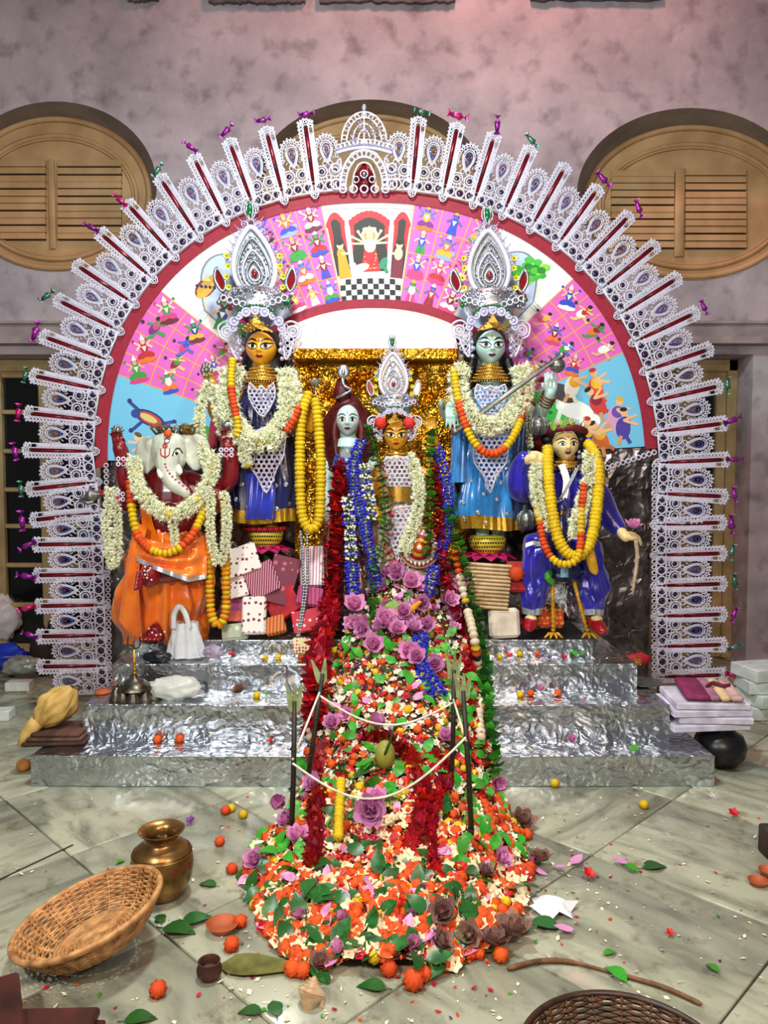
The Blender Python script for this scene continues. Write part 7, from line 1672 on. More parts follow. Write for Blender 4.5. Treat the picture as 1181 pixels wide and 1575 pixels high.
for i, (x0, y0, x1, y1, zf, blades) in enumerate(((446, 1322, 453, 1078, .03, 1), (462, 1262, 496, 1036, .05, 1), (692, 1250, 698, 1030, .08, 1), (727, 1328, 712, 1062, .03, 1))):
    p0 = on(x0, y0, zf); Yt = p0.y - .02; p1 = at(x1, y1, Yt); root = thing('bamboo_stick', SLAB[i], 'stick', p0)
    m = MB(); m.tube([p0 + Vector((0, 0, -.02)), p0.lerp(p1, .5) + Vector((.004, 0, 0)), p1], [.011, .010, .009], 8)
    for t in (.2, .45, .7): m.torus(p0.lerp(p1, t), .0115, .003, 10, 5, Matrix.Rotation(PI / 2, 3, 'X'))
    m.build('shaft', bam, root)
    for k, a in enumerate((-.28, .26, .02) if i != 1 else (-.4, .1)):
        m = MB(); q = p1 + Vector((0, 0, -.05)); petal(m, Matrix.Translation(q) @ Matrix.Rotation(a, 4, 'Y') @ Matrix.Rotation(PI / 2, 4, 'X') @ Matrix.Scale(.115, 4), 1, .26, .06 * (k - 1), 5, .5, .4); m.build('reed_blade', blade, root)
    tops.append((p0, p1))
def sag(a, b, d, n=14): return [a.lerp(b, i / n) + Vector((0, -.02 * math.sin(PI * i / n), -d * math.sin(PI * i / n))) for i in range(n + 1)]
L = lambda i, t: tops[i][0].lerp(tops[i][1], t) + Vector((0, -.013, 0))
for pts, lb in ((sag(L(0, .62), L(3, .74), .17, 24), 'long white thread sagging between the outer bamboo sticks across the heap'), (sag(L(1, .86), L(2, .78), .10), 'upper white thread sagging between the two rear bamboo sticks'), ([L(1, .88), L(0, .64)], 'short white thread between the two left bamboo sticks'), ([L(3, .72), L(2, .8)], 'short white thread between the two right bamboo sticks')):
    m = MB(); m.tube(pts, .0045, 6); tag(m.build('white_thread', thr), lb, 'thread')
# ------------------------------------------------------------------ things on the floor in front
def lathe_thing(name, label, cat, prof, c, mt, n=36, M=None, parent=None):
    m = MB(); m.lathe(prof, c, n, M); o = m.build(name, mt, parent, sharp=60); return tag(o, label, cat) if not parent else o
brass = mat('aged_brass_pot', '#a07c48', .3, .85, .25, 14, .15, 40, dark='#6a4a2a')
c = on(250, 1376, 0); k = c.y / FPX
lota = thing('brass_pot', 'round-bellied brass water pot with flared rim standing on the floor', 'pot', c)
pr = [(0, .002), (26 * k, .0), (36 * k, .014), (45 * k, 28 * k), (48.5 * k, 45 * k), (48 * k, 58 * k), (44 * k, 72 * k), (36 * k, 81 * k), (28 * k, 86 * k), (26 * k, 90 * k), (26 * k, 95 * k), (29 * k, 100 * k), (35 * k, 104 * k), (36 * k, 106 * k), (34 * k, 106 * k), (27 * k, 100 * k), (23 * k, 94 * k), (23 * k, 86 * k), (0, 80 * k)]
lathe_thing('body', '', '', pr, c, brass, 48, parent=lota)
for z, r_ in ((69, 46), (73, 44)): m = MB(); m.torus(c + Vector((0, 0, z * k)), r_ * k, .0022, 48, 6, Matrix.Rotation(PI / 2, 3, 'X')); m.build('engraved_ring', brass, lota)
m = MB(); m.lathe([(0, 0), (22 * k, 0)], c + Vector((0, 0, 87 * k)), 24); m.build('water', mat('dark_water', '#120f0a', .05, 0, .1, 5), lota)
cane = mat('split_cane', '#c2905a', .55, 0, .3, 30, .4, 90, dark='#8a5c32', objvar=.14); caned = mat('old_dark_cane', '#5a3c24', .6, 0, .3, 30, .4, 90, dark='#2f1e12', objvar=.18)
def basket(name, label, c, Rm, Rb, h, M, mt, nst=40, nr=15, rimt=None, root=None):
    root = thing(name, label, 'basket', c)
    def rad(t): return Rb + (Rm - Rb) * (t ** .6)
    def pt(a, t, d=0): return c + M @ Vector(((rad(t) + d) * math.cos(a), (rad(t) + d) * math.sin(a), h * t))
    for r_ in range(nr):
        t = (r_ + .5) / nr; ph = r_ % 2; m = MB(); N = nst * 3
        m.loop([pt(2 * PI * i / N, t, .004 * math.sin(PI * 2 * (i / N) * nst / 1.0 / 2 * 1.0 + PI * ph)) for i in range(N)], h / nr * .72, 6); m.build('weaver', mt, root)
    for s_ in range(nst // 2):
        a = 2 * PI * (s_ + .25) / (nst // 2); m = MB(); m.tube([c + M @ Vector((.02 * math.cos(a), .02 * math.sin(a), .004))] + [pt(a, t / 6) for t in range(7)], [.0065] * 8, 5, flat=.6); m.build('stake', mt, root)
    nb = 11
    for q in range(nb): m = MB(); m.torus(c + M @ Vector((0, 0, .004)), Rb * (q + .6) / nb, Rb / nb * .56, 40, 5, M @ Matrix.Rotation(PI / 2, 3, 'X')); m.build('base_coil', mt, root)
    m = MB(); m.loop([pt(2 * PI * i / 80, 1.02, .003) for i in range(80)], .009, 8); m.loop([pt(2 * PI * i / 80, .96, .007) for i in range(80)], .006, 8); m.build('rim', rimt or mt, root)
    m = MB()
    for i in range(64): m.tube([pt(2 * PI * i / 64, .93, .012), pt(2 * PI * (i + .25) / 64, 1.05, .004), pt(2 * PI * (i + .5) / 64, .93, -.008)], .003, 4)
    rw = m.build('rim_binding', mt, root); rw['kind'] = 'stuff'
    return root
bc = on(146, 1462, 0); BM = Matrix.Rotation(math.radians(-16), 3, 'Y') @ Matrix.Rotation(math.radians(2), 3, 'X')
basket('cane_basket', 'shallow tan cane basket tilted against the brass pot', bc + Vector((.015, -.02, .05)), .218, .13, .09, BM, cane)
b2 = on(965, 1700, 0)
basket('wicker_basket', 'dark wicker basket with petals cut off by the bottom edge', b2 + Vector((0, 0, .005)), .245, .17, .09, Matrix.Identity(3), caned, rimt=mat('blackened_cane', '#3a2418', .4, 0, .3, 30, .3, 60))
for i in range(16):
    a = R.uniform(0, 6.28); r_ = R.uniform(.02, .15); kk = R.choice(('MO', 'cr', 'LP', 'hb')); tag(inst(NM[kk][0], F[kk], TRS(b2 + Vector((r_ * math.cos(a), r_ * math.sin(a) + .02, .03)), frame(Vector((R.uniform(-.4, .4), -.2, 1)), R.uniform(0, 6)), SZ[kk] * .8)), {'MO': 'orange marigold lying inside the dark wicker basket', 'cr': 'cream blossom lying inside the dark wicker basket', 'LP': 'lotus petal lying inside the dark wicker basket', 'hb': 'red bloom lying inside the dark wicker basket'}[kk], NM[kk][2], {'MO': 'marigolds in the wicker basket', 'cr': 'blossoms in the wicker basket', 'LP': 'petals in the wicker basket', 'hb': 'red blooms in the wicker basket'}[kk])
terra = mat('terracotta', '#b0562c', .6, 0, .15, 20, .3, 60); terrad = mat('sooty_terracotta', '#4a231a', .65, 0, .3, 20, .3, 60)
def dish(px, py, r_, label, mt, h=.028): c = on(px, py, 0); return lathe_thing('clay_dish', label, 'dish', [(0, 0), (r_ * .55, 0), (r_ * .85, h * .55), (r_, h), (r_ * .95, h * 1.02), (r_ * .8, h * .7), (r_ * .5, h * .35), (0, h * .3)], c, mt, 32)
dish(342, 1432, .053, 'terracotta saucer on the floor left of the flower heap', terra); dish(1166, 1362, .036, 'small terracotta lamp dish at the right edge of the floor', terra, .022); dish(1182, 1348, .036, 'terracotta lamp dish behind the small one at the right edge', terra, .026)
c = on(322, 1505, 0); lathe_thing('clay_cup', 'small dark sooty clay cup on the floor near the conch', 'cup', [(0, 0), (.022, 0), (.036, .018), (.037, .032), (.03, .046), (.033, .054), (.029, .054), (.024, .044), (.024, .03), (0, .02)], c, terrad, 28)
conch('conch_shell', 'cream conch shell lying on the floor before the heap', 478, 1530, on(478, 1545, 0).y, .05, Matrix.Rotation(.25, 4, 'Y') @ Matrix.Rotation(-.5, 4, 'X') @ Matrix.Rotation(1.2, 4, 'Z'), mat('conch_cream', '#d8c4a0', .4, 0, .2, 18, dark='#b08a62'))
m = MB(); c = on(387, 1492, .004); petal(m, Matrix.Translation(c + Vector((-.1, .02, 0))) @ Matrix.Rotation(-1.65, 4, 'Z') @ Matrix.Scale(.24, 4), 1, .42, .03, 6, .4, .6); tag(m.build('banana_leaf_piece', mat('olive_leaf', '#6a6a2e', .5, 0, .25, 20)), 'olive-brown torn banana leaf lying left of the conch', 'leaf')
m = MB(); sp = []
for i in range(12): a = 2 * PI * i / 12 + .2; r_ = (.085, .05, .075, .055)[i % 4]; sp.append((math.cos(a) * r_ * 1.1, math.sin(a) * r_))
c = on(850, 1400, .0); m.add([c + Vector((0, 0, .035))] + [c + Vector((x * .5, y * .5, .03 + .008 * (i % 2))) for i, (x, y) in enumerate(sp)] + [c + Vector((x, y, .004 + .02 * (i % 3 == 0))) for i, (x, y) in enumerate(sp)], [(0, 1 + i, 1 + (i + 1) % 12) for i in range(12)] + [(1 + i, 13 + i, 13 + (i + 1) % 12, 1 + (i + 1) % 12) for i in range(12)])
tag(m.build('paper_napkin', mat('white_paper', '#f0f2f6', .8, 0, .05, 20), smooth=False), 'crumpled star-shaped white paper napkin right of the heap', 'napkin')
def leaf(px, py, s_, rz, label, k='LG', tilt=0.0, group=None): c = on(px, py, .006); return tag(inst('leaf', F[k], TRS(c, Matrix.Rotation(rz, 4, 'Z') @ Matrix.Rotation(tilt, 4, 'X'), s_)), label, 'leaf', group)
leaf(855, 1426, .11, 1.2, 'dark green leaf lying under the white paper napkin'); leaf(992, 1335, .10, -1.4, 'long dark leaf of a pair on the right floor'); leaf(978, 1340, .08, .6, 'short dark leaf of a pair on the right floor', 'LF'); leaf(255, 1428, .12, -1.8, 'large dark leaf on the floor beside the brass pot'); leaf(283, 1420, .11, -1.1, 'dark leaf pointing at the terracotta saucer'); leaf(248, 1418, .06, .4, 'small round leaf beside the cane basket'); leaf(330, 1362, .07, 1.3, 'small leaf left of the heap under orange marigolds')
leaf(960, 1508, .09, .5, 'green leaf lying on the dry reed near the wicker basket', 'LF'); leaf(400, 1556, .07, 1.6, 'dark leaf pointing left below the conch'); leaf(425, 1560, .07, .3, 'dark leaf pointing back beside the conch'); leaf(590, 1520, .09, 1.4, 'brown-green leaf lying flat in front of the heap'); leaf(1103, 1494, .05, .4, 'tiny dark leaf on the far right floor', 'LF'); leaf(930, 1468, .05, -1.2, 'tiny green sprig on the right floor', 'LF'); leaf(180, 1328, .04, -.6, 'tiny green leaf on the floor left of the brass pot', 'LF'); leaf(195, 1570, .09, -1.4, 'dark leaf at the bottom edge beside the brown stool')
for (x, y, k, s_, lb) in ((243, 1532, 'MO', .026, 'orange marigold lying alone near the bottom left stool'), (347, 1252, 'MO', .022, 'orange marigold on the floor left of the heap by a yellow one'), (356, 1248, 'MY', .02, 'yellow marigold touching an orange one left of the heap'), (374, 1258, 'MY', .021, 'yellow marigold alone on the floor left of the heap'), (338, 1300, 'MO', .022, 'orange marigold on the floor right of the brass pot rim'), (357, 1343, 'MO', .023, 'orange marigold near the leaves at the heap\'s left edge'), (990, 1243, 'MY', .022, 'yellow marigold alone on the right floor below the steps'), (847, 1200, 'MY', .02, 'yellow marigold at the foot of the steps right of the heap'), (853, 1210, 'MY', .023, 'larger yellow marigold at the foot of the steps right of the heap'), (370, 1425, 'MO', .023, 'orange marigold touching the terracotta saucer'), (356, 1462, 'MO', .026, 'orange marigold below the terracotta saucer'), (636, 1520, 'MO', .034, 'large orange marigold in front of the heap'), (652, 1508, 'MO', .025, 'orange marigold behind the large one in front of the heap'), (598, 1500, 'MO', .027, 'orange marigold at the front tip of the heap'), (770, 1478, 'MO', .026, 'orange marigold at the heap\'s front right corner'), (450, 1500, 'MO', .027, 'left orange marigold of a pair behind the conch'), (466, 1502, 'MO', .026, 'right orange marigold of a pair behind the conch'), (810, 1290, 'MO', .025, 'orange marigold by the wilted lotus on the right'), (293, 1268, 'vi', .022, 'deep violet flower on the floor behind the brass pot'), (1128, 1258, 'hb', .026, 'crumpled red flower on the far right floor'), (905, 1352, 'hb', .026, 'dark red flower on the floor right of the heap'), (1030, 1440, 'hb', .015, 'tiny red petal curl on the right floor')):
    c = on(x, y, 0); tag(inst(NM[k][0], F[k], TRS(c + Vector((0, 0, s_ * .75)), frame(Vector((R.uniform(-.4, .4), -.5, 1)), R.uniform(0, 6)), s_)), lb, 'flower')
for (x, y, k, s_, lb) in ((790, 1445, 'LD', .075, 'wilted green-brown lotus right of the heap front'), (760, 1462, 'LD', .06, 'dark wilted lotus at the heap front corner'), (830, 1330, 'LD', .055, 'wilted purple lotus on the floor right of the heap'), (855, 1332, 'LP', .06, 'pale lotus petal beside the wilted purple lotus'), (878, 1330, 'LP', .065, 'mauve lotus petal pointing right on the floor'), (965, 1330, 'LP', .06, 'mauve petal beside the pair of dark leaves'), (882, 1430, 'LP', .07, 'pink lotus petal beside the white paper napkin'), (705, 1445, 'LP', .085, 'broad mauve lotus petal at the heap front'), (690, 1465, 'LP', .085, 'long mauve lotus petal at the heap front'), (520, 1388, 'LP', .07, 'upright pink lotus petal in the front of the heap')):
    c = on(x, y, .012); tag(inst(NM[k][0], F[k], TRS(c + Vector((0, 0, .015 if k == 'LD' else .004)), Matrix.Rotation(R.uniform(0, 6), 4, 'Z') @ Matrix.Rotation(R.uniform(-.2, .2), 4, 'X'), s_)), lb, 'flower' if k == 'LD' else 'petal')
m = MB(); pcs = [wht, crm, redp, mg_o, leafm, purp]
for i in range(420):
    px, py = R.choice(((R.uniform(820, 1180), R.uniform(1215, 1560)), (R.uniform(20, 400), R.uniform(1225, 1570)), (R.uniform(760, 1000), R.uniform(1210, 1420)), (R.uniform(340, 800), R.uniform(1440, 1570))))
    if 15 < px < 255 and 1345 < py < 1500: continue
    c = on(px, py, .003); m.cur = R.choices(range(6), [48, 22, 12, 8, 6, 3])[0]; petal(m, TRS(c, frame(Vector((R.uniform(-.3, .3), R.uniform(-.3, .3), 1)), R.uniform(0, 6.28)), R.uniform(.006, .022)), 1, R.uniform(.4, .9), R.uniform(-.2, .5), 2, .3, .8)
tag(m.build('scattered_petals', pcs), 'tiny loose petals and crumbs scattered over the marble floor', 'petals', kind='stuff')
m = MB(); m.tube(spline([on(780, 1490, .008), on(830, 1478, .012), on(880, 1480, .008), on(950, 1498, .008), on(1020, 1518, .01), on(1080, 1545, .008)], 6), [.004] + [.008] * 12 + [.005] * 6 + [.007] * 11 + [.003], 6); tag(m.build('dry_reed', mat('dry_reed_brown', '#7a5230', .6, 0, .3, 30)), 'long dry brown reed lying on the right floor', 'reed')
# low wooden stool cut by the bottom left corner
wd = mat('red_brown_wood', '#4a2018', .4, 0, .25, 8, .2, 40, dark='#2f1410')
st_ = thing('wooden_stool', 'low reddish-brown wooden stool cut off by the bottom left corner', 'stool', on(60, 1640, 0))
q0 = on(30, 1545, .09); q1 = on(162, 1540, .09)
m = MB(); M3 = Matrix.Rotation(.03, 3, 'Z'); m.bbox(((q0.x + q1.x) / 2, q0.y - .18, .08), (q1.x - q0.x, .34, .025), .006, M3); m.build('seat_board', wd, st_, sharp=40)
m = MB(); m.bbox((q0.x - .02, q0.y - .12, .105), (.16, .40, .03), .006, Matrix.Rotation(.5, 3, 'Z')); m.build('cross_board', wd, st_, sharp=40)
for dx, dy in ((.04, -.04), (.24, -.04), (.04, -.32), (.24, -.32)): m = MB(); m.bbox((q0.x + dx - .02, q0.y + dy, .035), (.03, .03, .07), .004); m.build('leg', wd, st_, sharp=40)
bx = on(1178, 1315, 0); m = MB(); m.bbox(bx + Vector((.03, 0, .055)), (.09, .08, .11), .006); dkb = m.build('small_box', mat('dark_painted_wood', '#3a2a22', .6, 0, .25, 12)); tag(dkb, 'small dark wooden box cut by the right edge of the floor', 'box')
# ------------------------------------------------------------------ things on and around the platform
clothm = lambda n, c, d: mat(n, c, .75, 0, .15, 14, .3, 120, dark=d)
c = on(88, 1140, Z1)
for i, dz in enumerate((.012, .034, .056)):
    m = MB(); m.bbox(c + Vector((0.0 + .01 * i, .02, dz)), (.30 - .03 * i, .20, .022), .008, Matrix.Rotation(.12 - .05 * i, 3, 'Z')); tag(m.build('folded_mat', clothm('brown_mat_%d' % i, ('#4a2a22', '#6a4a36', '#5a3a2c')[i], '#2f1a14')), ('dark brown folded mat, lowest of the stack under the beige bundle', 'tan folded mat, middle of the stack under the beige bundle', 'brown folded mat directly under the beige cloth bundle')[i], 'mat')
m = MB()
def bundle(u_, v):
    a = 2 * PI * u_; t = v; r_ = .085 * math.sin(PI * (.06 + .9 * t)) ** .7 * (1 + .13 * math.sin(6 * a + 7 * t) + .07 * math.sin(11 * a - 9 * t)); ax = c + Vector((-.07, -.02, .09)).lerp(Vector((.07, .04, .26)), t); d = Vector((.6, .1, .8)).normalized(); s1 = d.orthogonal().normalized(); s2 = d.cross(s1)
    return ax + (s1 * math.cos(a) + s2 * math.sin(a) * .75) * r_
m.grid(bundle, 40, 24); m.tube([c + Vector((-.08, -.03, .11)), c + Vector((-.13, -.05, .05)), c + Vector((-.15, -.08, .0))], [.04, .03, .012], 10); tag(m.build('cloth_bundle', clothm('beige_cotton', '#c9a860', '#a8853e')), 'crumpled beige cotton cloth bundle on folded mats at the platform\'s left end', 'cloth')
# cluster of brass bells with a trident handle
bb = thing('bell_cluster', 'cluster of old brass hand bells with trident handle on the left step', 'bells', on(202, 1078, Z2)); Bc = on(202, 1078, Z2); old = mat('old_bell_metal', '#6a6458', .35, .85, .3, 30, dark='#38342c')
for i, (dx, dy) in enumerate(((-.075, 0), (-.03, -.03), (.02, -.03), (.07, 0), (.11, .03), (0, .04))): m = MB(); m.lathe([(.036, 0), (.034, .012), (.026, .03), (.022, .052), (.012, .068), (0, .072)], Bc + Vector((dx, dy, .002)), 18); m.build('bell', old, bb)
m = MB(); m.lathe([(.085, .06), (.08, .075), (.05, .10), (.02, .115), (.014, .13)], Bc + Vector((.015, .01, .0)), 20); [m.tube([Bc + Vector((dx, dy, .07)), Bc + Vector((dx * .9, dy, .10))], .006, 6) for dx, dy in ((-.07, 0), (-.03, -.03), (.02, -.03), (.07, 0))]; m.build('yoke', old, bb)
m = MB(); h0 = Bc + Vector((.015, .01, .12)); m.tube([h0, h0 + Vector((0, 0, .14))], .008, 8); [m.torus(h0 + Vector((0, 0, .02 * i)), .009, .003, 10, 5, Matrix.Rotation(PI / 2, 3, 'X')) for i in range(6)]; m.build('handle', gold, bb)
m = MB(); t0 = h0 + Vector((0, 0, .14)); m.tube([t0, t0 + Vector((0, 0, .08))], [.005, .002], 6); [m.tube(spline([t0, t0 + Vector((s_ * .03, 0, .02)), t0 + Vector((s_ * .028, 0, .07))], 4), .004, 6) for s_ in (-1, 1)]; m.build('trident', old, bb)
dish_c = on(158, 1066, Z2); lathe_thing('clay_saucer', 'flat terracotta saucer upside down on the second step beside the bells', 'dish', [(0, 0), (.04, 0), (.045, .008), (.03, .02), (0, .024)], dish_c, terra, 28)
def crumple(name, label, cat, c, size, mt, seed=1, fn=None, n=(34, 22)):
    m = MB(); rg = random.Random(seed); o1 = Vector((rg.uniform(0, 50), rg.uniform(0, 50), 0))
    def g(p):
        q = p * 2.4 + o1; return 1 + .26 * noise.noise(q) + .16 * abs(noise.noise(q * 2.3)) + .08 * noise.noise(q * 5)
    m.ell(c + Vector((0, 0, size[2] * .85)), size, n[0], n[1], fn=lambda p: g(p) * (1 if p.z > -.6 else .92)); return tag(m.build(name, mt), label, cat)
poly = mat('white_polythene', '#e4e6ea', .3, 0, .06, 14, .6, 30, alpha=.9)
pb = thing('plastic_bag', 'white plastic carrier bag with loop handles at the elephant idol\'s feet', 'bag', on(286, 1018, Z3)); pc = Vector((at(286, 1010, 4.13).x, 4.13, Z3))
m = MB(); m.grid(lambda a, b: pc + Vector(((.10 - .035 * b) * math.cos(2 * PI * a) * (1 + .12 * math.sin(6 * 2 * PI * a + 5 * b)), .05 * math.sin(2 * PI * a) * (1 + .15 * math.sin(9 * a * 6.28)), .012 + .19 * b)), 48, 14); m.build('sack', poly, pb)
m = MB(); m.tube(spline([pc + Vector((-.055, -.04, .17)), pc + Vector((-.05, -.045, .25)), pc + Vector((-.02, -.045, .295)), pc + Vector((.012, -.045, .25)), pc + Vector((.03, -.04, .17))], 5), .016, 6, flat=.3); m.build('handle_loop', poly, pb)
crumple('plastic_parcel', 'crumpled white plastic parcel beside the brass bells', 'bag', on(270, 1074, Z2), (.13, .07, .06), mat('white_plastic', '#cfd2cc', .35, 0, .08, 10), 5); crumple('foil_parcel', 'small crumpled clear parcel left of the carrier bag', 'bag', on(218, 1004, Z3 + .03), (.045, .03, .04), mat('clear_wrap', '#b8c4c0', .2, 0, .2, 20, alpha=.7), 7); crumple('small_sachet', 'small clear sachet with purple content right of the carrier bag', 'bag', on(328, 1012, Z3 + .05), (.05, .025, .035), mat('lilac_wrap', '#b6a6c4', .25, 0, .2, 20, alpha=.8), 8)
def crm_on(name, label, x, y, z, w, mt, seed): crumple(name, label, 'bag', on(x, y, z), w, mt, seed)
crm_on('black_pouch', 'black pouch with white print in front of the elephant idol', 242, 1018, Z3, (.07, .03, .03), mat('black_plastic', '#16161a', .35, 0, .2, 20), 9)
# folded sarees and gift cloths piled below the navy-robed goddess
def printed(name, base, dots, sc_=26, thr_=.32, stripe=None):
    m = bpy.data.materials.new(name); m.use_nodes = True; nt = m.node_tree; b = nt.nodes['Principled BSDF']; b.inputs['Roughness'].default_value = .6; tc = nt.nodes.new('ShaderNodeTexCoord'); mx = nt.nodes.new('ShaderNodeMix'); mx.data_type = 'RGBA'; mx.inputs[6].default_value = lin(base); mx.inputs[7].default_value = lin(dots); lt = nt.nodes.new('ShaderNodeMath')
    if stripe:
        w = nt.nodes.new('ShaderNodeTexWave'); w.inputs['Scale'].default_value = stripe; w.bands_direction = 'Z' if stripe < 0 else 'X'; w.inputs['Scale'].default_value = abs(stripe); nt.links.new(tc.outputs['Object'], w.inputs['Vector']); lt.operation = 'GREATER_THAN'; lt.inputs[1].default_value = thr_; nt.links.new(w.outputs['Fac'], lt.inputs[0])
    else:
        v = nt.nodes.new('ShaderNodeTexVoronoi'); v.inputs['Scale'].default_value = sc_; v.inputs['Randomness'].default_value = .35; nt.links.new(tc.outputs['Object'], v.inputs['Vector']); lt.operation = 'LESS_THAN'; lt.inputs[1].default_value = thr_; nt.links.new(v.outputs['Distance'], lt.inputs[0])
    nt.links.new(lt.outputs[0], mx.inputs[0]); nt.links.new(mx.outputs[2], b.inputs['Base Color']); return m
def fold(label, px, py, Y, w, h, rot, mt, d=.05, name='folded_saree', tilt=-.35, roll=False, n=4):
    """folded cloth: stacked rounded layers"""
    c = at(px, py, Y); k = sc(Y); root = thing(name, label, 'cloth', c - Vector((0, 0, h * k / 2))); M = (Matrix.Rotation(-rot, 4, 'Y') @ Matrix.Rotation(tilt, 4, 'X')).to_3x3()
    for i in range(n):
        m = MB(); t = d / n; m.bbox(c + M @ Vector((R.uniform(-.006, .006), (i - n / 2 + .5) * t, R.uniform(-.006, .006))), (w * k * (1 - .03 * i), t * .96, h * k * (1 - .02 * i)), t * .35, M); m.build('fold', mt, root, sharp=30)
    return root
dotw = printed('white_dotted_print', '#e8dcd6', '#7a1430', 34, .30); dotr = printed('red_dotted_print', '#c01c34', '#f0d0d0', 30, .25); marn = printed('maroon_paisley', '#6a1030', '#b8506a', 22, .30); strm = printed('maroon_stripe', '#7a1434', '#d8a0b4', 1, .72, 24); strw = printed('white_pink_stripe', '#ecdfe2', '#a84a78', 1, .85, 18); strk = printed('pink_stripe', '#b83a78', '#6a1440', 1, .85, 14); stro = printed('orange_stripe', '#d8742a', '#6a2a10', 1, .85, 16); pinkm = clothm('pink_cotton', '#a8487a', '#7a2a54')
fold('white saree with maroon dots, upper one left of the lotus pedestal', 372, 862, 4.34, 52, 44, .35, dotw); fold('white saree with maroon dots, lower one behind the amber marigold loop', 362, 900, 4.32, 40, 40, .25, dotw); fold('maroon striped folded saree in the middle of the gift pile', 404, 892, 4.30, 46, 50, .45, strm); fold('maroon paisley saree leaning under the lotus pedestal', 434, 892, 4.31, 44, 76, -.25, marn, .04); fold('white saree with pink pinstripes beside the red garland', 480, 872, 4.34, 36, 62, .05, strw, .04); fold('pink saree with dark stripes below the pinstriped one', 476, 918, 4.26, 40, 28, -.15, strk); fold('rolled white dotted saree standing at the stage front', 392, 948, 4.22, 36, 58, .03, dotw, .10); fold('orange striped folded cloth at the stage front', 424, 962, 4.22, 32, 26, .25, stro, .05); fold('red saree with white dots near the thick red garland', 476, 955, 4.20, 50, 34, .2, dotr, .05); fold('plain red saree behind the orange striped cloth', 436, 930, 4.27, 50, 42, .55, clothm('scarlet_cotton', '#b8182c', '#8a1020'), .04); fold('mauve cotton cloth behind the amber marigold loop', 362, 934, 4.30, 44, 30, -.3, pinkm, .04); fold('salmon cloth below the mauve one', 360, 948, 4.27, 36, 16, 0, clothm('salmon_cotton', '#c85a4a', '#9a3a30'), .05)
fold('silvery printed packet at the stage front left of the rolled saree', 362, 972, 4.22, 40, 22, .1, printed('packet_print', '#a8b09a', '#d8dcb8', 18, .35), .03, 'gift_packet')
fold('cream gift packet with red and blue squares on the stage edge', 470, 994, 4.13, 40, 24, 0, printed('square_print', '#e8dca0', '#a83a6a', 60, .4), .02, 'gift_packet', tilt=-.2, n=2)
# pleated cream cloth and gifts below the sky-blue goddess
c0 = at(748, 903, 4.25); pl_ = thing('pleated_cloth', 'cream cloth folded in narrow brown-edged pleats below the sky-blue-robed goddess', 'cloth', at(748, 942, 4.25))
M = (Matrix.Rotation(.07, 4, 'Y') @ Matrix.Rotation(-.2, 4, 'X')).to_3x3(); cre = clothm('cream_silk', '#dcc49a', '#c4a676'); brn_e = clothm('brown_piping', '#7a4a2c', '#5a3018')
for i in range(12):
    z = (34 - i * 5.9) * sc(4.25); w = (78 - .9 * i) * sc(4.25); m = MB(); m.bbox(c0 + M @ Vector((0, -.002 * i, z)), (w, .03, 5.7 * sc(4.25)), .008, M); m.build('pleat', cre, pl_, sharp=60)
    m = MB(); m.tube([c0 + M @ Vector((-w / 2, -.018 - .002 * i, z - 2.8 * sc(4.25))), c0 + M @ Vector((w / 2, -.018 - .002 * i, z - 2.8 * sc(4.25)))], .0028, 5); m.build('piping', brn_e, pl_)
fold('plain off-white gift box standing below the pleated cream cloth', 774, 958, 4.21, 48, 46, .05, clothm('offwhite_card', '#dccfc0', '#c8b8a4'), .05, 'gift_box', n=1, tilt=-.1)
fold('red brocade cloth with orange flower behind the blue trouser leg', 797, 888, 4.30, 34, 46, 0, clothm('red_brocade', '#b81a22', '#7a1016'), .05, 'folded_cloth'); tag(inst('marigold', F['mo'], TRS(at(794, 882, 4.24), Matrix.Rotation(PI / 2, 4, 'X'), .045)), 'large orange cloth flower on the red brocade', 'flower')
fold('maroon folded cloth under the peacock', 800, 950, 4.37, 60, 26, 0, clothm('maroon_cotton', '#7a1430', '#54101f'), .06, 'folded_cloth'); fold('orange and gold printed cloth under the peacock\'s left leg', 846, 952, 4.36, 40, 26, 0, printed('orange_gold_print', '#d8481e', '#e8b03a', 40, .4), .05, 'folded_cloth', tilt=-.6)
for i in range(26):
    x = R.choice((R.uniform(345, 475), R.uniform(745, 900))); y = R.uniform(1004, 1016); kk = R.choice(('MO', 'MY', 'vi', 'wh', 'hb')); c = on(x, y, Z3)
    tag(inst(NM[kk][0], F[kk], TRS(c + Vector((0, 0, SZ[kk] * .6)), frame(Vector((R.uniform(-.3, .3), -.5, 1)), R.uniform(0, 6)), SZ[kk] * .9)), {'MO': 'orange marigold on the third foil step', 'MY': 'yellow marigold on the third foil step', 'vi': 'violet bloom on the third foil step', 'wh': 'white blossom on the third foil step', 'hb': 'red bloom on the third foil step'}[kk], 'flower', {'MO': 'orange marigolds on the third step', 'MY': 'yellow marigolds on the third step', 'vi': 'violet blooms on the third step', 'wh': 'white blossoms on the third step', 'hb': 'red blooms on the third step'}[kk])
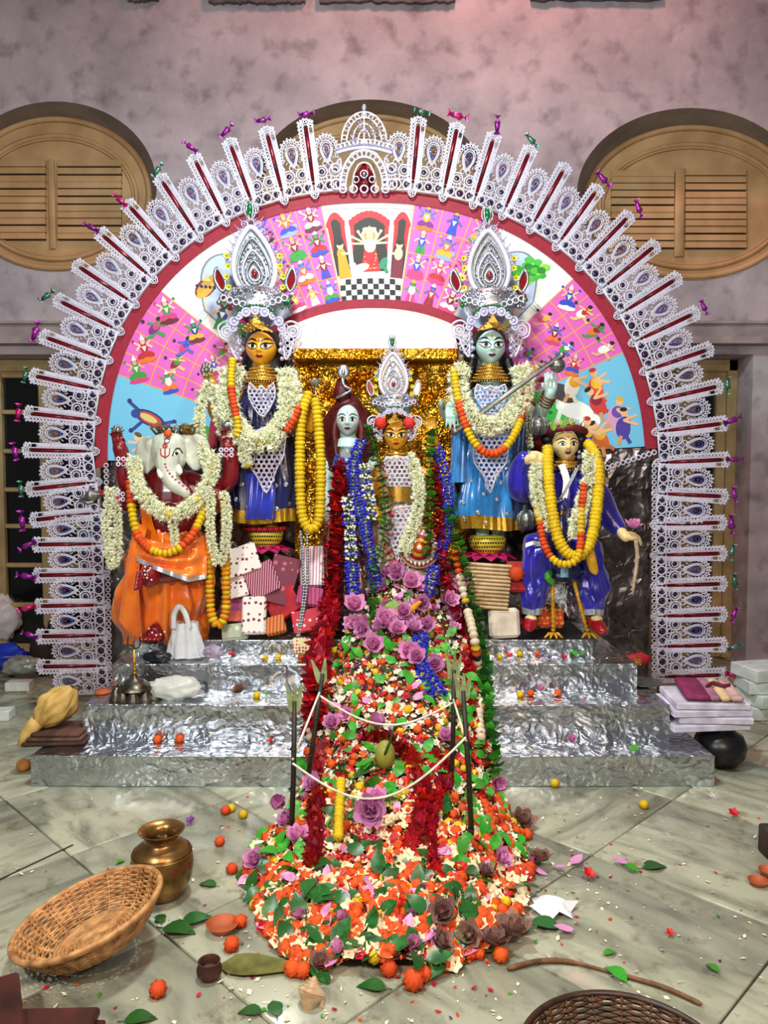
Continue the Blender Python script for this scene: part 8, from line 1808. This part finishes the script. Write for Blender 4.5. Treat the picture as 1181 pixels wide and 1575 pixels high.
for (x, y, Z, k, s_, lb) in ((242, 1142, Z1, 'MO', .022, 'orange marigold on the bottom foil step, left one of two'), (276, 1141, Z1, 'MO', .022, 'orange marigold on the bottom foil step, right one of two'), (368, 1073, Z2, 'LD', .045, 'dark wilted flower on the second step left of the heap'), (395, 1073, Z2, 'MY', .02, 'yellow marigold on the second step left of the heap'), (800, 1072, Z2, 'MY', .02, 'yellow marigold on the second step right of the heap'), (816, 1070, Z2, 'MO', .02, 'orange marigold on the second step right of the yellow one'), (858, 1070, Z2, 'MO', .021, 'orange marigold on the second step furthest right'), (830, 1070, Z2, 'LB', .035, 'lilac bud on the second step between orange marigolds'), (878, 1150, Z1, 'LB', .04, 'pink bud on the bottom step right of the heap'), (416, 1142, Z1, 'hb', .016, 'tiny red bloom on the bottom step left of the heap')):
    c = on(x, y, Z); tag(inst(NM[k][0], F[k], TRS(c + Vector((0, 0, s_ * .7)), frame(Vector((R.uniform(-.3, .3), -.5, 1)), R.uniform(0, 6)), s_)), lb, 'flower')
for (x, y, Z, s_, rz, lb) in ((885, 1008, Z3, .07, .3, 'bright green leaf on the third step below the peacock'), (895, 1006, Z3, .06, -1.0, 'second green leaf on the third step below the peacock'), (972, 1156, Z1, .08, -1.0, 'dark leaf on the bottom step at the right'), (410, 1070, Z2, .04, .2, 'small green leaf on the second step left of the heap')):
    c = on(x, y, Z + .012); tag(inst('leaf', F['LF'], TRS(c, Matrix.Rotation(rz, 4, 'Z') @ Matrix.Rotation(.35, 4, 'X'), s_)), lb, 'leaf')
m = MB(); sc_ = [redp, wht, crm, leafm, mg_o, purp]
for i in range(150):
    Z, y0, y1 = R.choice(((Z1, 1142, 1160), (Z2, 1066, 1080), (Z3, 1012, 1019))); x = R.choice((R.uniform(380, 470), R.uniform(755, 960))); c = on(x, R.uniform(y0, y1), Z + .008); m.cur = R.choices(range(6), [2, 5, 3, 2, 2, 1])[0]; petal(m, TRS(c, frame(Vector((R.uniform(-.3, .3), R.uniform(-.3, .3), 1)), R.uniform(0, 6.28)), R.uniform(.008, .02)), 1, .7, .3, 2, .3, .8)
tag(m.build('step_petals', sc_), 'tiny petals scattered on the foil steps beside the heap', 'petals', kind='stuff')
# red embroidered cloth shoe and metal plate at the right back of the platform
m = MB(); c = on(975, 1018, Z3); c.y += .05; c = at(977, 1014, 4.3); m.tube([c + Vector((-.10, .0, -.02)), c + Vector((-.05, -.02, 0)), c + Vector((.03, -.02, .008)), c + Vector((.085, -.01, .004))], [.012, .032, .036, .014], 12, flat=1.0); sh = m.build('cloth_slipper', mat('red_felt', '#b01826', .7, 0, .2, 30)); tag(sh, 'red embroidered slipper lying at the right back corner of the steps', 'slipper')
m = MB()
for i in range(7): m.torus(c + Vector((-.02 + .014 * (i % 3), -.058, -.01 + .016 * (i // 3))), .007, .003, 8, 5)
m.build('embroidery', gold, sh)
lathe_thing('metal_plate', 'thin dark metal plate on the second step at the right back', 'plate', [(0, 0), (.06, 0), (.10, .012), (.102, .016), (.06, .006), (0, .006)], on(1000, 1062, Z2) + Vector((0, .12, 0)), silver_d, 36)
# stack of sarees in paper on a black pot, white sweet boxes
pc = on(1110, 1178, 0); lathe_thing('black_pot', 'round black earthen pot under the pile of packed sarees', 'pot', [(0, 0), (.08, 0), (.12, .05), (.13, .10), (.11, .15), (.07, .175), (.075, .19), (.06, .19), (0, .17)], pc + Vector((0, .03, 0)), mat('black_clay', '#121014', .35, 0, .3, 14), 36)
paper = clothm('lilac_white_paper', '#d4d2e0', '#b6b4c8'); sz = .205
for i, (dx, rz, w) in enumerate(((-.02, .10, .40), (.02, -.06, .36), (-.01, .05, .40), (.0, -.03, .36))):
    m = MB(); cc = pc + Vector((-.075 + dx, .06, sz + .018 + i * .036)); m.bbox(cc, (w, .27, .032), .004, Matrix.Rotation(rz, 3, 'Z') @ Matrix.Rotation(.05, 3, 'X')); tag(m.build('paper_packet', paper, smooth=False), ('white paper saree packet resting directly on the black pot', 'white paper saree packet, second from the bottom of the right pile', 'white paper saree packet, third from the bottom of the right pile', 'white paper saree packet just under the maroon saree')[i], 'packet')
cc = pc + Vector((-.05, .05, sz + .172)); sr = thing('folded_saree', 'maroon and cream folded saree on top of the right-hand pile', 'cloth', cc); MR = Matrix.Rotation(-.12, 3, 'Z') @ Matrix.Rotation(.12, 3, 'X')
for i, (x, w, mt) in enumerate(((-.085, .12, clothm('maroon_silk', '#8a2a5a', '#6a1a42')), (-.005, .05, clothm('rose_silk', '#b07a90', '#8a5a70')), (.045, .05, cre), (.10, .06, clothm('pale_rose_silk', '#c8a8a4', '#a8827e')))): m = MB(); m.bbox(cc + MR @ Vector((x, 0, 0)), (w, .25, .03), .010, MR); m.build('band', mt, sr, sharp=60)
m = MB(); m.tube(spline([cc + MR @ Vector(p) for p in ((-.02, -.02, .022), (.02, .01, .03), (.06, -.01, .024), (.10, .01, .022))], 5), .012, 6, flat=.5); m.build('tied_strip', clothm('plum_strip', '#6a1c3e', '#4a1028'), sr)
card = clothm('white_card', '#cdd6d2', '#b8c2be')
for i, (px, py, Y, w, d) in enumerate(((1172, 1110, 0, .30, .24), (1172, 1110, 1, .29, .24), (1172, 1110, 2, .30, .23), (1160, 1110, 3, .26, .24))):
    m = MB(); c = on(px + 20, py, 0) + Vector((.0 + .02 * (i % 2), .12, .04 + .078 * i)); m.bbox(c, (w, d, .074), .004, Matrix.Rotation(.12 * (1 if i % 2 else -1) + .1, 3, 'Z')); tag(m.build('sweet_box', card, sharp=40), ('white card box, lowest of the stack by the right wall', 'white card box, second lowest of the stack by the right wall', 'white card box, second from the top by the right wall', 'white card box on top of the stack by the right wall')[i], 'box')
# left background: bags, boxes and a dark stool by the door
crumple('plastic_bag', 'white knotted plastic bag by the left door', 'bag', on(22, 1000, 0) + Vector((0, -.25, .16)), (.17, .12, .18), poly, 21); m = MB(); kc = at(22, 935, 5.1)
crumple('blue_bag', 'bright blue plastic bag below the white one at the left edge', 'bag', on(8, 1040, 0) + Vector((0, 0, .06)), (.18, .1, .09), mat('blue_plastic', '#1838c0', .3, 0, .2, 14), 22); crumple('grey_packet', 'crumpled grey packet in front of the white bag at the left', 'bag', on(28, 1045, 0) + Vector((.06, -.05, .05)), (.13, .08, .07), mat('grey_wrap', '#9aa29c', .3, .2, .2, 20), 23)
for (px, py, w, lb) in ((25, 1064, .16, 'small white box on the floor at the left edge below the grey packet'), (-6, 1110, .14, 'white box cut by the left edge of the floor')): m = MB(); m.bbox(on(px, py, 0) + Vector((0, .05, .03)), (w, .10, .06), .004, Matrix.Rotation(.06, 3, 'Z')); tag(m.build('white_box', card, sharp=40), lb, 'box')
st2 = thing('cloth_heap', 'dark brown bag standing behind the left foot of the lace arch', 'bag', on(66, 1042, 0)); m = MB(); c = on(66, 1040, 0) + Vector((0, .05, .0)); m.ell(c + Vector((0, 0, .16)), (.11, .12, .17), 20, 14, fn=lambda p: 1 + .1 * noise.noise(p * 3)); m.build('sack', clothm('dark_brown_cloth', '#2a1a16', '#160c0a'), st2); m = MB()
for i in range(40): a = R.uniform(0, 6.28); m.tube([c + Vector((.05 * math.cos(a), .04 * math.sin(a), .30)), c + Vector((.10 * math.cos(a), .06 * math.sin(a), .36 + R.uniform(-.03, .04)))], [.006, .003], 4)
m.build('frayed_top', clothm('dark_fibre', '#1c1614', '#0c0808'), st2)
m = MB(); m.ell(on(36, 1186, 0) + Vector((0, 0, .03)), (.035, .03, .03), 12, 8); tag(m.build('clay_ball', mat('ochre_clay', '#c8843a', .6, 0, .2, 20)), 'small ochre clay ball at the platform\'s left front corner', 'ball')
